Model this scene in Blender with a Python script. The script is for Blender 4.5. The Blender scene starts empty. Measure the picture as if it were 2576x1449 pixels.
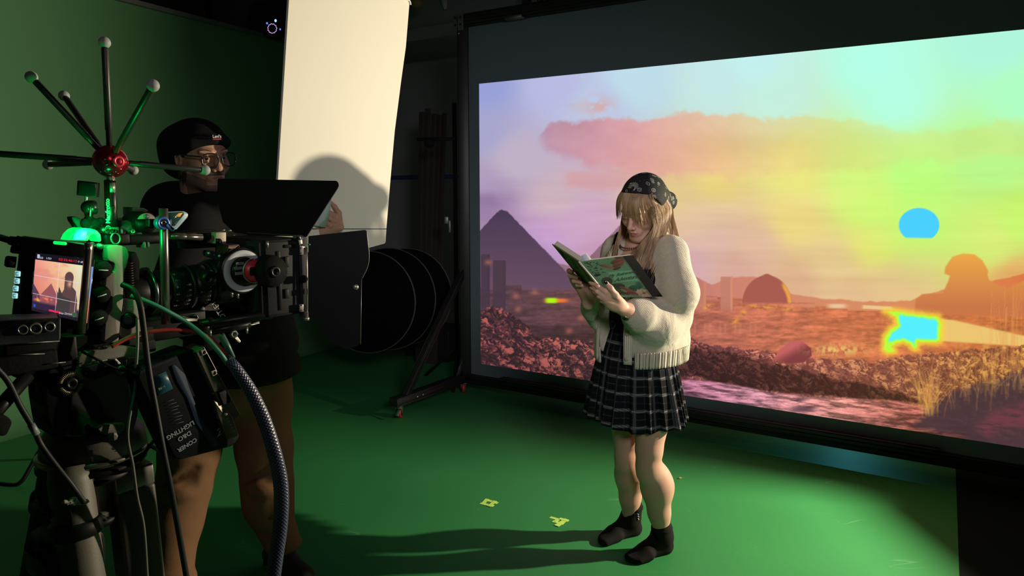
import bpy, bmesh, math, random
import numpy as np
from mathutils import Vector, Matrix, noise as mnoise

scene = bpy.context.scene
# ------------------------------------------------------------------ camera
FPX, CAMH = 1750.0, 1.55
PITCH = math.atan(238.5 / FPX)
cam_data = bpy.data.cameras.new('camera')
cam_data.sensor_width = 36.0
cam_data.lens = 36.0 * FPX / 2576.0
cam_data.clip_start = 0.05
cam = bpy.data.objects.new('camera', cam_data)
scene.collection.objects.link(cam)
cam.location = (0, 0, CAMH)
cam.rotation_euler = (math.pi / 2 - PITCH, 0, 0)
scene.camera = cam
# ------------------------------------------------------------------ world and lamps
world = bpy.data.worlds.new('world')
scene.world = world
world.use_nodes = True
world.node_tree.nodes['Background'].inputs[0].default_value = (0.55, 0.75, 0.70, 1)
world.node_tree.nodes['Background'].inputs[1].default_value = 0.012

def spot(name, loc, target, power, col, size, radius, blend):
    l = bpy.data.lights.new(name, 'SPOT')
    l.energy = power; l.color = col; l.spot_size = size; l.spot_blend = blend; l.shadow_soft_size = radius
    o = bpy.data.objects.new(name, l); scene.collection.objects.link(o)
    o.location = loc
    o.rotation_euler = (Vector(target) - Vector(loc)).to_track_quat('-Z', 'Y').to_euler()
    return o
# warm key lamp just outside the right edge of the frame, aimed left across the set
spot('key_lamp', (3.02, 2.95, 1.50), (-0.9, 2.75, 1.15), 640, (1.0, 0.86, 0.62), math.radians(130), 0.035, 0.25)
# weak spill of the projector that stands behind the screen
spot('projector_spill', (2.45, 4.83, 0.62), (1.75, 3.78, 0.0), 9, (0.12, 0.70, 0.90), math.radians(62), 0.015, 1.0)

# soft fill light added high behind the camera to lift the shaded sides
fl_ = bpy.data.lights.new('added_fill', 'AREA'); fl_.shape = 'RECTANGLE'; fl_.size = 0.9; fl_.size_y = 0.7; fl_.energy = 4.6; fl_.color = (1.0, 0.92, 0.95); fl_.spread = math.radians(46)
fo_ = bpy.data.objects.new('added_fill', fl_); scene.collection.objects.link(fo_); fo_.location = (0.9, -0.8, 2.5)
fo_.rotation_euler = (Vector((0.12, 2.9, 1.55)) - fo_.location).to_track_quat('-Z', 'Y').to_euler()

scene.view_settings.view_transform = 'Standard'
scene.view_settings.look = 'None'
scene.view_settings.gamma = 1.0
scene.view_settings.exposure = 0.0
scene.view_settings.use_curve_mapping = False

# ------------------------------------------------------------------ helpers
C = scene.collection
V = Vector
def ray(px, py):
    u = (px - 1288.0) / FPX; v = (724.5 - py) / FPX
    return V((u, math.cos(PITCH) + v * math.sin(PITCH), -math.sin(PITCH) + v * math.cos(PITCH)))
def at(px, py, Y):
    "the point of world depth Y seen at a place of the photograph"
    d = ray(px, py); t = Y / d.y
    return V((d.x * t, Y, CAMH + d.z * t))
def onfloor(px, py, z=0.0):
    d = ray(px, py); t = (z - CAMH) / d.z
    return V((d.x * t, d.y * t, z))
def onplane(px, py, p0, n):
    d = ray(px, py); c = V((0, 0, CAMH))
    t = (V(p0) - c).dot(V(n)) / d.dot(V(n))
    return c + d * t

def lin(c):
    if isinstance(c, str):
        c = c.lstrip('#'); c = [int(c[i:i+2], 16) / 255 for i in (0, 2, 4)]
    return tuple((x / 12.92 if x <= 0.04045 else ((x + 0.055) / 1.055) ** 2.4) for x in c)

MATS = {}
def mat(name, col, rough=0.6, metal=0.0, var=0.12, scale=30.0, bump=0.0, bscale=60.0, spec=0.5, emit=None, estr=0.0, coat=0.0, sss=0.0, alpha=None, bdist=0.002):
    "procedural surface: a base colour mottled by noise, optional bump"
    if name in MATS: return MATS[name]
    m = bpy.data.materials.new(name); m.use_nodes = True
    nt = m.node_tree; b = nt.nodes['Principled BSDF']
    c = lin(col) if isinstance(col, str) else col
    tc = nt.nodes.new('ShaderNodeTexCoord')
    n = nt.nodes.new('ShaderNodeTexNoise'); n.inputs['Scale'].default_value = scale; n.inputs['Detail'].default_value = 4
    nt.links.new(tc.outputs['Object'], n.inputs['Vector'])
    mx = nt.nodes.new('ShaderNodeMix'); mx.data_type = 'RGBA'
    mx.inputs[6].default_value = (*[x * (1 - var) for x in c], 1); mx.inputs[7].default_value = (*[min(1, x * (1 + var)) for x in c], 1)
    nt.links.new(n.outputs['Fac'], mx.inputs[0]); nt.links.new(mx.outputs[2], b.inputs['Base Color'])
    b.inputs['Roughness'].default_value = rough; b.inputs['Metallic'].default_value = metal
    b.inputs['Specular IOR Level'].default_value = spec
    if coat: b.inputs['Coat Weight'].default_value = coat
    if sss:
        b.inputs['Subsurface Weight'].default_value = sss
        b.inputs['Subsurface Radius'].default_value = (0.02, 0.008, 0.004); b.inputs['Subsurface Scale'].default_value = 0.3
    if bump:
        n2 = nt.nodes.new('ShaderNodeTexNoise'); n2.inputs['Scale'].default_value = bscale; n2.inputs['Detail'].default_value = 5
        nt.links.new(tc.outputs['Object'], n2.inputs['Vector'])
        bp = nt.nodes.new('ShaderNodeBump'); bp.inputs['Strength'].default_value = bump; bp.inputs['Distance'].default_value = bdist
        nt.links.new(n2.outputs['Fac'], bp.inputs['Height']); nt.links.new(bp.outputs[0], b.inputs['Normal'])
    if emit is not None:
        b.inputs['Emission Color'].default_value = (*(lin(emit) if isinstance(emit, str) else emit), 1)
        b.inputs['Emission Strength'].default_value = estr
    MATS[name] = m
    return m
def attr_mat(name, emission=1.0, rough=0.5, base=False, spec=0.3):
    "shows the colours computed for each vertex of a picture, print or screen"
    if name in MATS: return MATS[name]
    m = bpy.data.materials.new(name); m.use_nodes = True
    nt = m.node_tree; b = nt.nodes['Principled BSDF']
    a = nt.nodes.new('ShaderNodeVertexColor'); a.layer_name = 'Col'
    b.inputs['Roughness'].default_value = rough; b.inputs['Specular IOR Level'].default_value = spec
    if base: nt.links.new(a.outputs[0], b.inputs['Base Color'])
    else: b.inputs['Base Color'].default_value = (0.02, 0.02, 0.02, 1)
    if emission:
        nt.links.new(a.outputs[0], b.inputs['Emission Color']); b.inputs['Emission Strength'].default_value = emission
    MATS[name] = m
    return m

def setp(o, label=None, cat=None, group=None, kind=None):
    if label: o['label'] = label
    if cat: o['category'] = cat
    if group: o['group'] = group
    if kind: o['kind'] = kind
    return o
def thing(name, label, cat, loc, group=None):
    o = bpy.data.objects.new(name, None); C.objects.link(o); o.location = loc
    o.empty_display_size = 0.05
    return setp(o, label, cat, group)
def origin_of(p):
    w = V((0, 0, 0))
    while p is not None: w = w + p.location; p = p.parent
    return w
def link_mesh(name, me, m, parent=None, smooth=True, mods=()):
    "me holds world coordinates; the object gets its origin at its parent's or at its own base"
    if parent is not None: org = origin_of(parent); loc = V((0, 0, 0))
    else:
        co = np.empty(len(me.vertices) * 3, dtype=np.float32); me.vertices.foreach_get('co', co); co = co.reshape(-1, 3)
        lo, hi = co.min(0), co.max(0); org = V(((lo[0] + hi[0]) / 2, (lo[1] + hi[1]) / 2, lo[2])); loc = org
    me.transform(Matrix.Translation(-org))
    o = bpy.data.objects.new(name, me); C.objects.link(o); o.location = loc
    if parent is not None: o.parent = parent
    ms = m if isinstance(m, (list, tuple)) else [m]
    for x in ms: me.materials.append(x)
    if smooth: me.shade_smooth() if hasattr(me, 'shade_smooth') else me.polygons.foreach_set('use_smooth', [True] * len(me.polygons))
    for typ, kw in mods:
        md = o.modifiers.new(typ.lower(), typ)
        for k, v in kw.items(): setattr(md, k, v)
    return o
def obj(name, bm, m, parent=None, smooth=True, auto=35, mods=()):
    if smooth and auto:
        for e in bm.edges:
            if len(e.link_faces) == 2 and e.calc_face_angle(0) > math.radians(auto): e.smooth = False
    me = bpy.data.meshes.new(name); bm.to_mesh(me); bm.free()
    return link_mesh(name, me, m, parent, smooth, mods)

def frame(p, x, up=(0, 0, 1)):
    "matrix with origin p, X along x, Z as near to up as can be"
    x = V(x).normalized(); up = V(up)
    if abs(x.dot(up.normalized())) > 0.999: up = V((0, 1, 0))
    y = up.cross(x).normalized(); z = x.cross(y)
    return Matrix(((x.x, y.x, z.x, p[0]), (x.y, y.y, z.y, p[1]), (x.z, y.z, z.z, p[2]), (0, 0, 0, 1)))
def box(bm, lo, hi, M=None, bev=0.0, seg=2, mi=0):
    lo, hi = V(lo), V(hi)
    b2 = bmesh.new(); bmesh.ops.create_cube(b2, size=1)
    for v in b2.verts: v.co = V((lo[i] + (v.co[i] + 0.5) * (hi[i] - lo[i]) for i in range(3)))
    if bev:
        bev = min(bev, 0.45 * min(abs(hi[i] - lo[i]) for i in range(3)))
        bmesh.ops.bevel(b2, geom=list(b2.edges), offset=bev, segments=seg, affect='EDGES', profile=0.5)
    add(bm, b2, M, mi)
def add(bm, b2, M=None, mi=0):
    if M is not None: bmesh.ops.transform(b2, matrix=M, verts=b2.verts)
    mp = [bm.verts.new(v.co) for v in b2.verts]
    b2.verts.index_update()
    for f in b2.faces:
        try:
            nf = bm.faces.new([mp[v.index] for v in f.verts]); nf.material_index = mi
        except ValueError: pass
    b2.free()
def cyl(bm, a, b, r, r2=None, n=20, cap=True, mi=0, bev=0.0):
    "solid of revolution between two points"
    prof = [(0, r), (1, r if r2 is None else r2)]
    a, b = V(a), V(b); L = (b - a).length
    if bev: prof = [(0, r - bev), (bev / L, r), (1 - bev / L, (r if r2 is None else r2)), (1, (r if r2 is None else r2) - bev)]
    lathe(bm, a, b, prof, n, cap, mi)
def lathe(bm, a, b, prof, n=24, cap=True, mi=0):
    a, b = V(a), V(b); M = frame(a, b - a); L = (b - a).length
    rings = []
    for t, r in prof:
        rings.append([bm.verts.new(M @ V((t * L, max(r, 1e-5) * math.cos(2 * math.pi * k / n), max(r, 1e-5) * math.sin(2 * math.pi * k / n)))) for k in range(n)])
    for i in range(len(rings) - 1):
        for k in range(n):
            f = bm.faces.new((rings[i][k], rings[i][(k + 1) % n], rings[i + 1][(k + 1) % n], rings[i + 1][k])); f.material_index = mi
    if cap:
        bm.faces.new(rings[0][::-1]).material_index = mi; bm.faces.new(rings[-1]).material_index = mi
def ball(bm, c, r, mi=0, n=20, sc=(1, 1, 1)):
    b2 = bmesh.new(); bmesh.ops.create_uvsphere(b2, u_segments=n, v_segments=n // 2, radius=r)
    M = Matrix.Translation(V(c)) @ Matrix.Diagonal((*sc, 1)); add(bm, b2, M, mi)
def catmull(pts, n=8):
    pts = [V(p) for p in pts]; out = []
    P = [pts[0] * 2 - pts[1]] + pts + [pts[-1] * 2 - pts[-2]]
    for i in range(1, len(P) - 2):
        for k in range(n):
            t = k / n; p0, p1, p2, p3 = P[i - 1:i + 3]
            out.append(0.5 * ((2 * p1) + (p2 - p0) * t + (2 * p0 - 5 * p1 + 4 * p2 - p3) * t * t + (3 * p1 - 3 * p2 + p3 - p0) * t ** 3))
    out.append(pts[-1]); return out
def tube(bm, pts, r, n=10, sm=8, cap=True, mi=0, flat=1.0, nrm=None):
    "tube along a smooth curve, r a number or a list"
    P = catmull(pts, sm) if sm else [V(p) for p in pts]
    m = len(P); rr = [r] * m if not isinstance(r, (list, tuple)) else [np.interp(i / (m - 1), np.linspace(0, 1, len(r)), r) for i in range(m)]
    rings = []; prev = None
    for i, p in enumerate(P):
        t = (P[min(i + 1, m - 1)] - P[max(i - 1, 0)]).normalized()
        if nrm is not None: u = V(nrm)
        elif prev is None: u = V((0, 0, 1)) if abs(t.z) < 0.9 else V((1, 0, 0))
        else: u = prev
        u = (u - t * u.dot(t)).normalized(); prev = u; w = t.cross(u)
        rings.append([bm.verts.new(p + (u * math.cos(2 * math.pi * k / n) * flat + w * math.sin(2 * math.pi * k / n)) * rr[i]) for k in range(n)])
    for i in range(m - 1):
        for k in range(n):
            f = bm.faces.new((rings[i][k], rings[i][(k + 1) % n], rings[i + 1][(k + 1) % n], rings[i + 1][k])); f.material_index = mi
    if cap: bm.faces.new(rings[0][::-1]).material_index = mi; bm.faces.new(rings[-1]).material_index = mi
def prism(bm, pts, d, mi=0, bev=0.0):
    "polygon of world points pushed out by vector d"
    b2 = bmesh.new(); d = V(d)
    a = [b2.verts.new(V(p)) for p in pts]; b = [b2.verts.new(V(p) + d) for p in pts]
    n = len(pts); b2.faces.new(a[::-1]); b2.faces.new(b)
    for i in range(n): b2.faces.new((a[i], a[(i + 1) % n], b[(i + 1) % n], b[i]))
    bmesh.ops.recalc_face_normals(b2, faces=b2.faces)
    if bev: bmesh.ops.bevel(b2, geom=list(b2.edges), offset=bev, segments=2, affect='EDGES', profile=0.5)
    add(bm, b2, None, mi)
def roundpoly(pts, rad, n=5):
    out = []; m = len(pts)
    for i in range(m):
        p, a, b = V(pts[i]), V(pts[i - 1]), V(pts[(i + 1) % m])
        r = rad[i] if isinstance(rad, (list, tuple)) else rad
        r = min(r, (a - p).length * 0.45, (b - p).length * 0.45)
        if r <= 0: out.append(p); continue
        s, e = p + (a - p).normalized() * r, p + (b - p).normalized() * r
        for k in range(n + 1):
            t = k / n; out.append(s * (1 - t) ** 2 + p * 2 * t * (1 - t) + e * t * t)
    return out
def text_mesh(name, s, size, M, m, parent, extrude=0.0003, align='CENTER', shear=0.0, space=1.0, bold=0.0):
    "real lettering: a font curve turned into a mesh; M places it (X reads along, Y up, Z out)"
    cu = bpy.data.curves.new(name, 'FONT'); cu.body = s; cu.size = size; cu.extrude = extrude; cu.align_x = align; cu.align_y = 'CENTER'
    cu.shear = shear; cu.space_character = space; cu.offset = bold; cu.resolution_u = 3
    o = bpy.data.objects.new(name, cu); C.objects.link(o)
    bpy.context.view_layer.update()
    me = bpy.data.meshes.new_from_object(o.evaluated_get(bpy.context.evaluated_depsgraph_get()))
    bpy.data.objects.remove(o); bpy.data.curves.remove(cu)
    me.transform(M)
    me.materials.clear()
    return link_mesh(name, me, m, parent, smooth=False)
def axes(p, x, y):
    "placement matrix from an origin and the X and Y directions"
    x = V(x).normalized(); y = V(y); y = (y - x * y.dot(x)).normalized(); z = x.cross(y)
    return Matrix(((x.x, y.x, z.x, p[0]), (x.y, y.y, z.y, p[1]), (x.z, y.z, z.z, p[2]), (0, 0, 0, 1)))

# -------- numpy noise
def _hash(ix, iy, seed):
    h = (ix.astype(np.int64) * 374761393 + iy.astype(np.int64) * 668265263 + seed * 974711) & 0x7fffffff
    h = ((h ^ (h >> 13)) * 1274126177) & 0x7fffffff
    return ((h ^ (h >> 16)) & 0xffff) / 65535.0
def vnoise(x, y, seed=0):
    ix, iy = np.floor(x), np.floor(y); fx, fy = x - ix, y - iy
    fx = fx * fx * (3 - 2 * fx); fy = fy * fy * (3 - 2 * fy)
    a, b = _hash(ix, iy, seed), _hash(ix + 1, iy, seed); c, d = _hash(ix, iy + 1, seed), _hash(ix + 1, iy + 1, seed)
    return (a * (1 - fx) + b * fx) * (1 - fy) + (c * (1 - fx) + d * fx) * fy
def fbm(x, y, oct=4, seed=0):
    s = 0; a = 0.5; t = 0
    for k in range(oct): s = s + a * vnoise(x * 2 ** k, y * 2 ** k, seed + k * 17); t += a; a *= 0.55
    return s / t
def sstep(a, b, x): t = np.clip((x - a) / (b - a), 0, 1); return t * t * (3 - 2 * t)
def inpoly(x, y, poly):
    r = np.zeros(x.shape, bool); n = len(poly)
    for i in range(n):
        x1, y1 = poly[i]; x2, y2 = poly[(i + 1) % n]
        if y1 == y2: continue
        c = ((y1 > y) != (y2 > y)) & (x < (x2 - x1) * (y - y1) / (y2 - y1) + x1); r ^= c
    return r
def polydist(x, y, poly):
    "signed distance to a polygon, negative inside"
    d = np.full(x.shape, 1e9); n = len(poly)
    for i in range(n):
        x1, y1 = poly[i]; x2, y2 = poly[(i + 1) % n]
        dx, dy = x2 - x1, y2 - y1; t = np.clip(((x - x1) * dx + (y - y1) * dy) / (dx * dx + dy * dy + 1e-9), 0, 1)
        d = np.minimum(d, np.hypot(x - x1 - t * dx, y - y1 - t * dy))
    return np.where(inpoly(x, y, poly), -d, d)
def srgb2lin(a): return np.where(a <= 0.04045, a / 12.92, ((a + 0.055) / 1.055) ** 2.4)
def color_grid(name, P, col, m, parent):
    "P: (h,w,3) world points; col: (h,w,3) sRGB 0..255. one sheet coloured per vertex"
    h, w = P.shape[:2]; me = bpy.data.meshes.new(name)
    me.vertices.add(h * w); me.vertices.foreach_set('co', P.reshape(-1).astype(np.float32))
    i = np.arange(h * w).reshape(h, w)
    q = np.stack([i[:-1, :-1], i[:-1, 1:], i[1:, 1:], i[1:, :-1]], -1).reshape(-1, 4)
    me.loops.add(q.size); me.loops.foreach_set('vertex_index', q.reshape(-1).astype(np.int32))
    me.polygons.add(len(q)); me.polygons.foreach_set('loop_start', np.arange(0, q.size, 4, dtype=np.int32))
    me.update(calc_edges=True)
    at_ = me.color_attributes.new('Col', 'FLOAT_COLOR', 'POINT')
    rgba = np.ones((h * w, 4), np.float32); rgba[:, :3] = srgb2lin(np.clip(col.reshape(-1, 3) / 255.0, 0, 1))
    at_.data.foreach_set('color', rgba.reshape(-1))
    return link_mesh(name, me, m, parent, smooth=False)

# -------- implicit modelling: fields of rounded cones and ellipsoids, skinned by surface nets
class Field:
    def __init__(s, lo, hi, res):
        s.lo = np.array(lo, float); s.res = res
        s.n = np.ceil((np.array(hi) - s.lo) / res).astype(int) + 1
        s.d = np.full(s.n, 0.12, np.float32)
    def _sub(s, lo, hi):
        a = np.maximum(np.floor((lo - s.lo) / s.res).astype(int), 0); b = np.minimum(np.ceil((hi - s.lo) / s.res).astype(int) + 1, s.n)
        if (b <= a).any(): return None
        g = np.meshgrid(*[s.lo[i] + s.res * np.arange(a[i], b[i]) for i in range(3)], indexing='ij')
        return tuple(slice(a[i], b[i]) for i in range(3)), np.stack(g, -1)
    def _mix(s, sl, d, k, op):
        o = s.d[sl]
        if op == 'add':
            h = np.clip(0.5 + 0.5 * (o - d) / k, 0, 1); s.d[sl] = o + (d - o) * h - k * h * (1 - h)
        else:
            d = -d; h = np.clip(0.5 - 0.5 * (o - d) / k, 0, 1); s.d[sl] = o + (d - o) * h + k * h * (1 - h)
    def cone(s, a, b, r1, r2, k=0.02, op='add', squash=None):
        a, b = np.array(a, float), np.array(b, float); m = max(r1, r2) + k + 0.03
        got = s._sub(np.minimum(a, b) - m, np.maximum(a, b) + m)
        if got is None: return
        sl, P = got; ab = b - a; pa = P - a
        t = np.clip((pa @ ab) / max(ab @ ab, 1e-12), 0, 1)
        q = pa - t[..., None] * ab
        if squash is not None:
            n = np.array(squash[0], float); n /= np.linalg.norm(n); q = q + (q @ n)[..., None] * n * (1 / squash[1] - 1)
        d = np.linalg.norm(q, axis=-1) - (r1 + (r2 - r1) * t)
        if squash is not None: d = d * min(1.0, squash[1] * 1.2)
        s._mix(sl, d, k, op)
    def chain(s, pts, rs, k=0.02, op='add', squash=None):
        for i in range(len(pts) - 1): s.cone(pts[i], pts[i + 1], rs[i], rs[i + 1], k, op, squash)
    def ell(s, c, r, R=None, k=0.02, op='add'):
        c, r = np.array(c, float), np.array(r, float); m = r.max() + k + 0.03
        got = s._sub(c - m, c + m)
        if got is None: return
        sl, P = got; q = P - c
        if R is not None: q = q @ np.array(R)      # R columns are the local axes
        k0 = np.linalg.norm(q / r, axis=-1); k1 = np.linalg.norm(q / (r * r), axis=-1)
        d = k0 * (k0 - 1) / np.maximum(k1, 1e-9)
        s._mix(sl, d, k, op)
    def points(s):
        g = np.meshgrid(*[s.lo[i] + s.res * np.arange(s.n[i]) for i in range(3)], indexing='ij'); return np.stack(g, -1)
    def mesh(s, name):
        D = s.d; nx, ny, nz = D.shape; ins = D < 0
        cell = np.zeros((nx - 1, ny - 1, nz - 1), np.int8); corners = [(i, j, k) for i in (0, 1) for j in (0, 1) for k in (0, 1)]
        for i, j, k in corners: cell += ins[i:nx - 1 + i, j:ny - 1 + j, k:nz - 1 + k]
        act = (cell > 0) & (cell < 8); idx = -np.ones(act.shape, np.int64); A = np.argwhere(act); idx[act] = np.arange(len(A))
        acc = np.zeros((len(A), 3)); cnt = np.zeros(len(A))
        for ci in range(8):
            for cj in range(ci + 1, 8):
                a, b = np.array(corners[ci]), np.array(corners[cj])
                if abs(a - b).sum() != 1: continue
                da = D[tuple((A + a).T)]; db = D[tuple((A + b).T)]; m = (da < 0) != (db < 0)
                t = np.where(m, da / np.where(m, da - db, 1), 0)
                acc += (A + a + t[:, None] * (b - a)) * m[:, None]; cnt += m
        Vt = s.lo + s.res * acc / np.maximum(cnt, 1)[:, None]
        F = []
        for ax in range(3):
            sl0 = [slice(None)] * 3; sl1 = [slice(None)] * 3; sl0[ax] = slice(0, -1); sl1[ax] = slice(1, None)
            e = ins[tuple(sl0)] != ins[tuple(sl1)]
            o1, o2 = [(1, 2), (2, 0), (0, 1)][ax]
            E = np.argwhere(e); lim = np.array(act.shape)
            ok = (E[:, o1] > 0) & (E[:, o2] > 0) & (E[:, o1] < lim[o1]) & (E[:, o2] < lim[o2]); E = E[ok]
            u = np.zeros(3, int); v = np.zeros(3, int); u[o1] = 1; v[o2] = 1
            q = np.stack([idx[tuple((E - u - v).T)], idx[tuple((E - v).T)], idx[tuple(E.T)], idx[tuple((E - u).T)]], 1)
            flip = ~ins[tuple(E.T)]; q[flip] = q[flip][:, ::-1]; F.append(q)
        F = np.concatenate(F); F = F[(F >= 0).all(1)]
        me = bpy.data.meshes.new(name)
        me.vertices.add(len(Vt)); me.vertices.foreach_set('co', Vt.reshape(-1).astype(np.float32))
        me.loops.add(F.size); me.loops.foreach_set('vertex_index', F.reshape(-1).astype(np.int32))
        me.polygons.add(len(F)); me.polygons.foreach_set('loop_start', np.arange(0, F.size, 4, dtype=np.int32))
        me.update(calc_edges=True)
        return me
def field_obj(name, fl, m, parent, smooth=3, mods=()):
    mm = ([('SMOOTH', dict(factor=0.5, iterations=smooth))] if smooth else []) + list(mods)
    return link_mesh(name, fl.mesh(name), m, parent, True, mm)
# ================================================================== the room
ANG = math.radians(31.9)
EX = V((math.cos(ANG), -math.sin(ANG), 0))      # along the projection screen, to the right and nearer
EY = V((math.sin(ANG), math.cos(ANG), 0))       # away through the screen
UP = V((0, 0, 1))

def floor_mat(name, col, scr, rough):
    m = bpy.data.materials.new(name); m.use_nodes = True; nt = m.node_tree; b = nt.nodes['Principled BSDF']
    tc = nt.nodes.new('ShaderNodeTexCoord')
    def N(t, **k):
        n = nt.nodes.new(t)
        for a, v in k.items():
            if a in n.inputs: n.inputs[a].default_value = v
        return n
    def mixc(f, a, bb):
        x = nt.nodes.new('ShaderNodeMix'); x.data_type = 'RGBA'
        if isinstance(a, tuple): x.inputs[6].default_value = (*a, 1)
        else: nt.links.new(a, x.inputs[6])
        x.inputs[7].default_value = (*bb, 1); nt.links.new(f, x.inputs[0]); return x.outputs[2]
    n1 = N('ShaderNodeTexNoise', Scale=1.3, Detail=5.0); nt.links.new(tc.outputs['Object'], n1.inputs['Vector'])
    c0 = mixc(n1.outputs['Fac'], tuple(x * 0.85 for x in col), tuple(x * 1.12 for x in col))
    # scratches: thin contour lines of stretched noise, broken up by a second noise
    last = c0
    for k, (rot, sc, off) in enumerate(((0.4, (0.5, 5, 1), 0), (-0.9, (0.6, 4, 1), 3.3), (1.4, (0.45, 6, 1), 7.1))):
        mp = nt.nodes.new('ShaderNodeMapping'); mp.inputs['Rotation'].default_value = (0, 0, rot); mp.inputs['Scale'].default_value = sc; mp.inputs['Location'].default_value = (off, off, 0)
        nt.links.new(tc.outputs['Object'], mp.inputs['Vector'])
        n = N('ShaderNodeTexNoise', Scale=1.1, Detail=1.0); nt.links.new(mp.outputs[0], n.inputs['Vector'])
        s = nt.nodes.new('ShaderNodeMath'); s.operation = 'SUBTRACT'; s.inputs[1].default_value = 0.5; nt.links.new(n.outputs['Fac'], s.inputs[0])
        ab = nt.nodes.new('ShaderNodeMath'); ab.operation = 'ABSOLUTE'; nt.links.new(s.outputs[0], ab.inputs[0])
        mr = nt.nodes.new('ShaderNodeMapRange'); mr.inputs[1].default_value = 0.0; mr.inputs[2].default_value = 0.0016; mr.inputs[3].default_value = 1; mr.inputs[4].default_value = 0
        nt.links.new(ab.outputs[0], mr.inputs[0])
        n2 = N('ShaderNodeTexNoise', Scale=3.0, Detail=3.0); nt.links.new(tc.outputs['Object'], n2.inputs['Vector'])
        m2 = nt.nodes.new('ShaderNodeMapRange'); m2.inputs[1].default_value = 0.56; m2.inputs[2].default_value = 0.68; m2.inputs[3].default_value = 0; m2.inputs[4].default_value = 0.5
        nt.links.new(n2.outputs['Fac'], m2.inputs[0])
        mu = nt.nodes.new('ShaderNodeMath'); mu.operation = 'MULTIPLY'; nt.links.new(mr.outputs[0], mu.inputs[0]); nt.links.new(m2.outputs[0], mu.inputs[1])
        last = mixc(mu.outputs[0], last, scr)
    # specks
    vo = nt.nodes.new('ShaderNodeTexVoronoi'); vo.inputs['Scale'].default_value = 5.5; nt.links.new(tc.outputs['Object'], vo.inputs['Vector'])
    m3 = nt.nodes.new('ShaderNodeMapRange'); m3.inputs[1].default_value = 0.012; m3.inputs[2].default_value = 0.02; m3.inputs[3].default_value = 0.8; m3.inputs[4].default_value = 0
    nt.links.new(vo.outputs['Distance'], m3.inputs[0]); last = mixc(m3.outputs[0], last, scr)
    nt.links.new(last, b.inputs['Base Color'])
    mr = nt.nodes.new('ShaderNodeMapRange'); mr.inputs[3].default_value = rough - 0.06; mr.inputs[4].default_value = rough + 0.1; nt.links.new(n1.outputs['Fac'], mr.inputs[0]); nt.links.new(mr.outputs[0], b.inputs['Roughness'])
    b.inputs['Specular IOR Level'].default_value = 0.22 if rough < .6 else 0.08
    MATS[name] = m; return m
GREENF = floor_mat('green_floor_paint', (0.034, 0.225, 0.070), (0.20, 0.42, 0.27), 0.5)
BLACKF = floor_mat('black_floor_paint', (0.010, 0.015, 0.013), (0.06, 0.08, 0.07), 0.85)
GREENW = mat('green_wall_paint', (0.115, 0.32, 0.145), 0.75, var=0.06, scale=2.0, bump=0.15, bscale=9, bdist=0.01)
GREYW = mat('grey_wall_paint', (0.17, 0.185, 0.19), 0.85, var=0.1, scale=1.5, bump=0.1, bscale=40)
BLK = mat('black_painted_metal', (0.012, 0.012, 0.013), 0.45, spec=0.5, bump=0.05)
BLKM = mat('matt_black', (0.008, 0.008, 0.009), 0.8, spec=0.25, bump=0.1)
STEEL = mat('zinc_steel', (0.55, 0.56, 0.56), 0.35, 0.9)
ALU = mat('brushed_aluminium', (0.42, 0.40, 0.36), 0.4, 0.85, scale=90)

# floors: dark studio floor below, green painted area over it
bm = bmesh.new(); box(bm, (-9, -4, -0.2), (9, 12, 0.0)); o = obj('floor', bm, BLACKF, smooth=False); setp(o, 'dark studio floor right of the green painted area', kind='structure')
e1, e2 = onfloor(2404, 1185), onfloor(2413, 1449)
ed = (e1 - e2).normalized(); wl = V((0.46, 0.888, 0)).normalized()
WP = V((-2.33, 6.85, 0))                           # a point at the foot of the left wall
wn = V((wl.y, -wl.x, 0))                           # points into the room
a0 = e2 - ed * 3.0; a1 = e1 + ed * 2.6
b0 = WP - wl * 8.6; b1 = WP + wl * 1.2
bm = bmesh.new()
prism(bm, [a0, a1, b1 + V((0.4, 0, 0)), b1, b0, b0 + V((3, -1, 0))], (0, 0, 0.004)); bmesh.ops.recalc_face_normals(bm, faces=bm.faces)
o = obj('floor', bm, GREENF, smooth=False); setp(o, 'green painted studio floor under the woman', kind='structure')
# green cyclorama wall with a coved foot
bm = bmesh.new(); R = 0.45; HW = 3.0; prof = [(R, 0.004)] + [(R - R * math.sin(t), R - R * math.cos(t) + 0.004) for t in np.linspace(0.1, math.pi / 2, 12)] + [(0, HW), (-0.09, HW), (-0.09, 0.004)]
ends = []
for s in (-8.6, 1.15):
    ends.append([bm.verts.new(WP + wl * s + wn * x + UP * z) for x, z in prof])
n = len(prof)
for i in range(n): bm.faces.new((ends[0][i], ends[0][(i + 1) % n], ends[1][(i + 1) % n], ends[1][i]))
bm.faces.new(ends[0]); bm.faces.new(ends[1][::-1]); bmesh.ops.recalc_face_normals(bm, faces=bm.faces)
o = obj('wall_left', bm, GREENW); setp(o, 'green studio wall curving into the floor', kind='structure')
bm = bmesh.new(); M = frame(WP - wl * 8.6 + UP * HW, wl); box(bm, (0, -0.04, 0.0), (9.75, 0.16, 0.035), M)
# grey wall beyond the cyclorama
o = obj('trim_1', bm, GREYW, smooth=False); setp(o, 'grey capping along the top of the green wall', kind='structure')
bm = bmesh.new(); M = frame(WP - wl * 8.6 - wn * 0.75, wl); box(bm, (0, 0, 0), (11.5, 0.12, 4.6), M)
for xx in (4.4, 7.0, 8.55): box(bm, (xx, -0.02, 0), (xx + 0.05, 0.0, 4.6), M, mi=1)
o = obj('wall_left', bm, [GREYW, BLKM], smooth=False); setp(o, 'dark grey wall above and behind the green one', kind='structure')
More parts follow.
